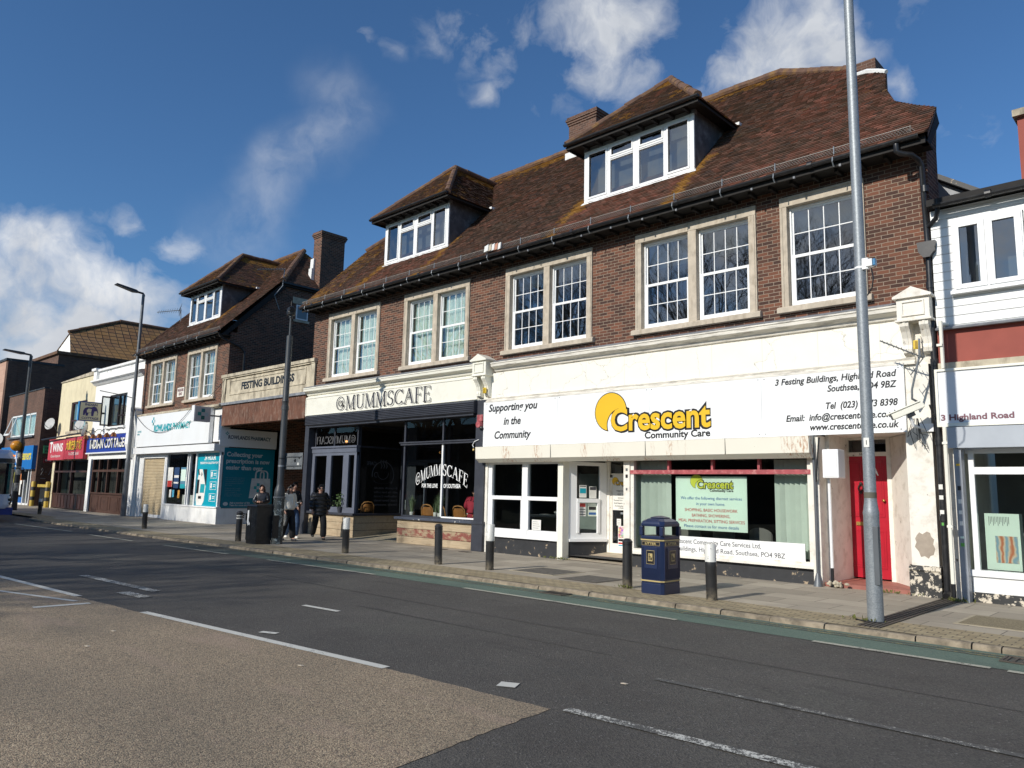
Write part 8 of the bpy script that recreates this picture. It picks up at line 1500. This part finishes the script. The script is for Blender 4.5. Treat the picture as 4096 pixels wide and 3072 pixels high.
p4, W4__ = person('person in black leather jacket looking down at a phone behind the street cabinet', -24.1, 13.0, -PI/2-.75, dict(lel=(-.24,.06,1.13), lwr=(-.06,.26,1.14), rel=(.24,.06,1.13), rwr=(.07,.26,1.13), hc=(0,.05,1.58), nose=(0,.15,1.55), chin=(0,.09,1.495), ht=(0,.03,1.665)), M['leather'], M['clothblack'], M['black'], M['hairbrown'], H=1.66, hairlen=.24, coat_hem=.86, coat_r=1.3, collar=M['lampgrey'])
ph4 = thing('mobile_phone', 'black phone held by the person in leather jacket', 'phone', tuple(W4__((0,.33,1.16)))); q_ = MB(); q_.box(-.035,.035,.325,.335,1.10,1.24); q_.v = [tuple(W4__(v)) for v in q_.v]; q_.build('handset', M['inkblack'], ph4, bevel=.002)
p5, W5__ = person('person in crimson top seated in the cafe with their back to the window', -16.95, 16.1, .5, dict(lkn=(-.12,.42,.90), rkn=(.12,.42,.90), lel=(-.26,.10,1.12), lwr=(-.16,.30,1.08), rel=(.26,.10,1.12), rwr=(.16,.30,1.08), che=(0,.10,1.24), nck=(0,.16,1.40), hb=(0,.20,1.45), hc=(0,.22,1.55), ht=(0,.20,1.64), chin=(0,.28,1.49), nose=(0,.32,1.54), lsh=(-.18,.13,1.36), rsh=(.18,.13,1.36)), M['redtop'], M['redtop'], M['black'], M['hairblack'], H=1.72, hairlen=0, coat_hem=.92, coat_r=1.25, z0=.0, legs=False)
# ------------------------------------------------------------------ bare trees and added houses across the road, seen in the window reflections and by their shadows
bark = pm('bare_bark', (.07,.055,.042), .9, .3, 6)
def tree(x, y, h, seed, label, depth=7, r0=.24, q_=.70):
    rn = random.Random(seed); t = thing('bare_tree', label, 'tree', (x, y, 0), 'bare trees across the road'); tk = MB(); tw = MB()
    def grow(p, d, L, r, k):
        q = p+d*L; mid = p.lerp(q, .5)+Vector((rn.gauss(0,.04), rn.gauss(0,.04), 0))*L; (tk if k > depth-3 else tw).tube([p, mid, q], [r, r*.86, r*.72], 7 if k > depth-3 else 3, cap=False)
        if k == 0: return
        n = 3 if rn.random() < .55 else 2
        for i in range(n):
            a_ = rn.uniform(0, 6.28); s = rn.uniform(.32, .75); o = d.orthogonal().normalized(); o = Matrix.Rotation(a_, 3, d) @ o; nd = (d+o*s+Vector((0,0,.12))).normalized(); grow(q, nd, L*rn.uniform(.66, .86), r*q_, k-1)
        if rn.random() < .5: grow(p.lerp(q,.6), (d+Vector((rn.gauss(0,.6), rn.gauss(0,.6), .1))).normalized(), L*.55, r*.4, max(0, k-2))
    grow(Vector((x,y,-.1)), Vector((rn.gauss(0,.03), rn.gauss(0,.03), 1)).normalized(), h*.24, r0, depth)
    tk.build('trunk', bark, t); tw.build('crown', bark, t)
TL = ['bare tree across the road, tall and forked low','bare tree across the road, wide with drooping twigs','bare tree across the road, slim and straight','bare tree across the road, leaning a little','bare tree across the road, dense and round','bare tree across the road, oldest with the thickest trunk',]
TB = ['huge bare tree in the back row across the road, leftmost','huge bare tree in the back row across the road, second from left','huge bare tree in the middle of the back row across the road','huge bare tree in the back row across the road, fourth from left','smallest bare tree of the back row across the road']
for i, (x, y, h) in enumerate(((-32.5,-3.5,11.5),(-36,-5,13),(-40,-3,12.5),(-44,-5,13),(-48.5,-3,12.5),(-54,-4,13))): tree(x, y, h, 20+i, TL[i], 6, .26, .73)
for i, (x, y, h) in enumerate(((-52,-20,24),(-43,-21,25),(-34,-20,23),(-27,-20.5,24),(-18,-20,21))): tree(x, y, h, 40+i, TB[i], 8, .36, .62)
for i in range(6):  # unseen row, added so the shop windows reflect something dark
    x0 = -66+i*14; t = thing('terraced_house', ['far left','second','third','fourth','fifth','rightmost'][i]+' brick house of the row across the road, added to darken the shop glass', 'house', (x0+6, -32, 0)); bx('wall', M['brick_far'], t, x0,x0+12.5,-44,-32,0,6.0+.4*(i%3)); MB().prism([(-45,5.9+.4*(i%3)),(-31.4,5.9+.4*(i%3)),(-38,10+.4*(i%2))], 'x', x0-.2,x0+12.7).build('roof', M['ridge'], t)
    for a_ in (2,8.5):
        for z_ in (1.0,3.7): bx('window', M['glass_dk'], t, x0+a_,x0+a_+1.8,-31.99,-31.95,z_,z_+1.5)
t = thing('terraced_house', 'long unbroken brick terrace across the road further left, added to darken the restaurant glass', 'house', (-130, -32, 0)); bx('wall', M['brick_far'], t, -260,-67,-44,-32,0,6.4); MB().prism([(-45,6.3),(-31.4,6.3),(-38,10.2)], 'x', -260.2,-66.8).build('roof', M['ridge'], t)  # unseen block, added to keep pale sky out of the restaurant panes
struct(MB().quad((-300,-60,-.10),(60,-60,-.10),(60,-1.2,-.10),(-130,-1.2,-.10)).build('verge', pm('verge_grass', (.06,.075,.03), .9, .3, 3)))
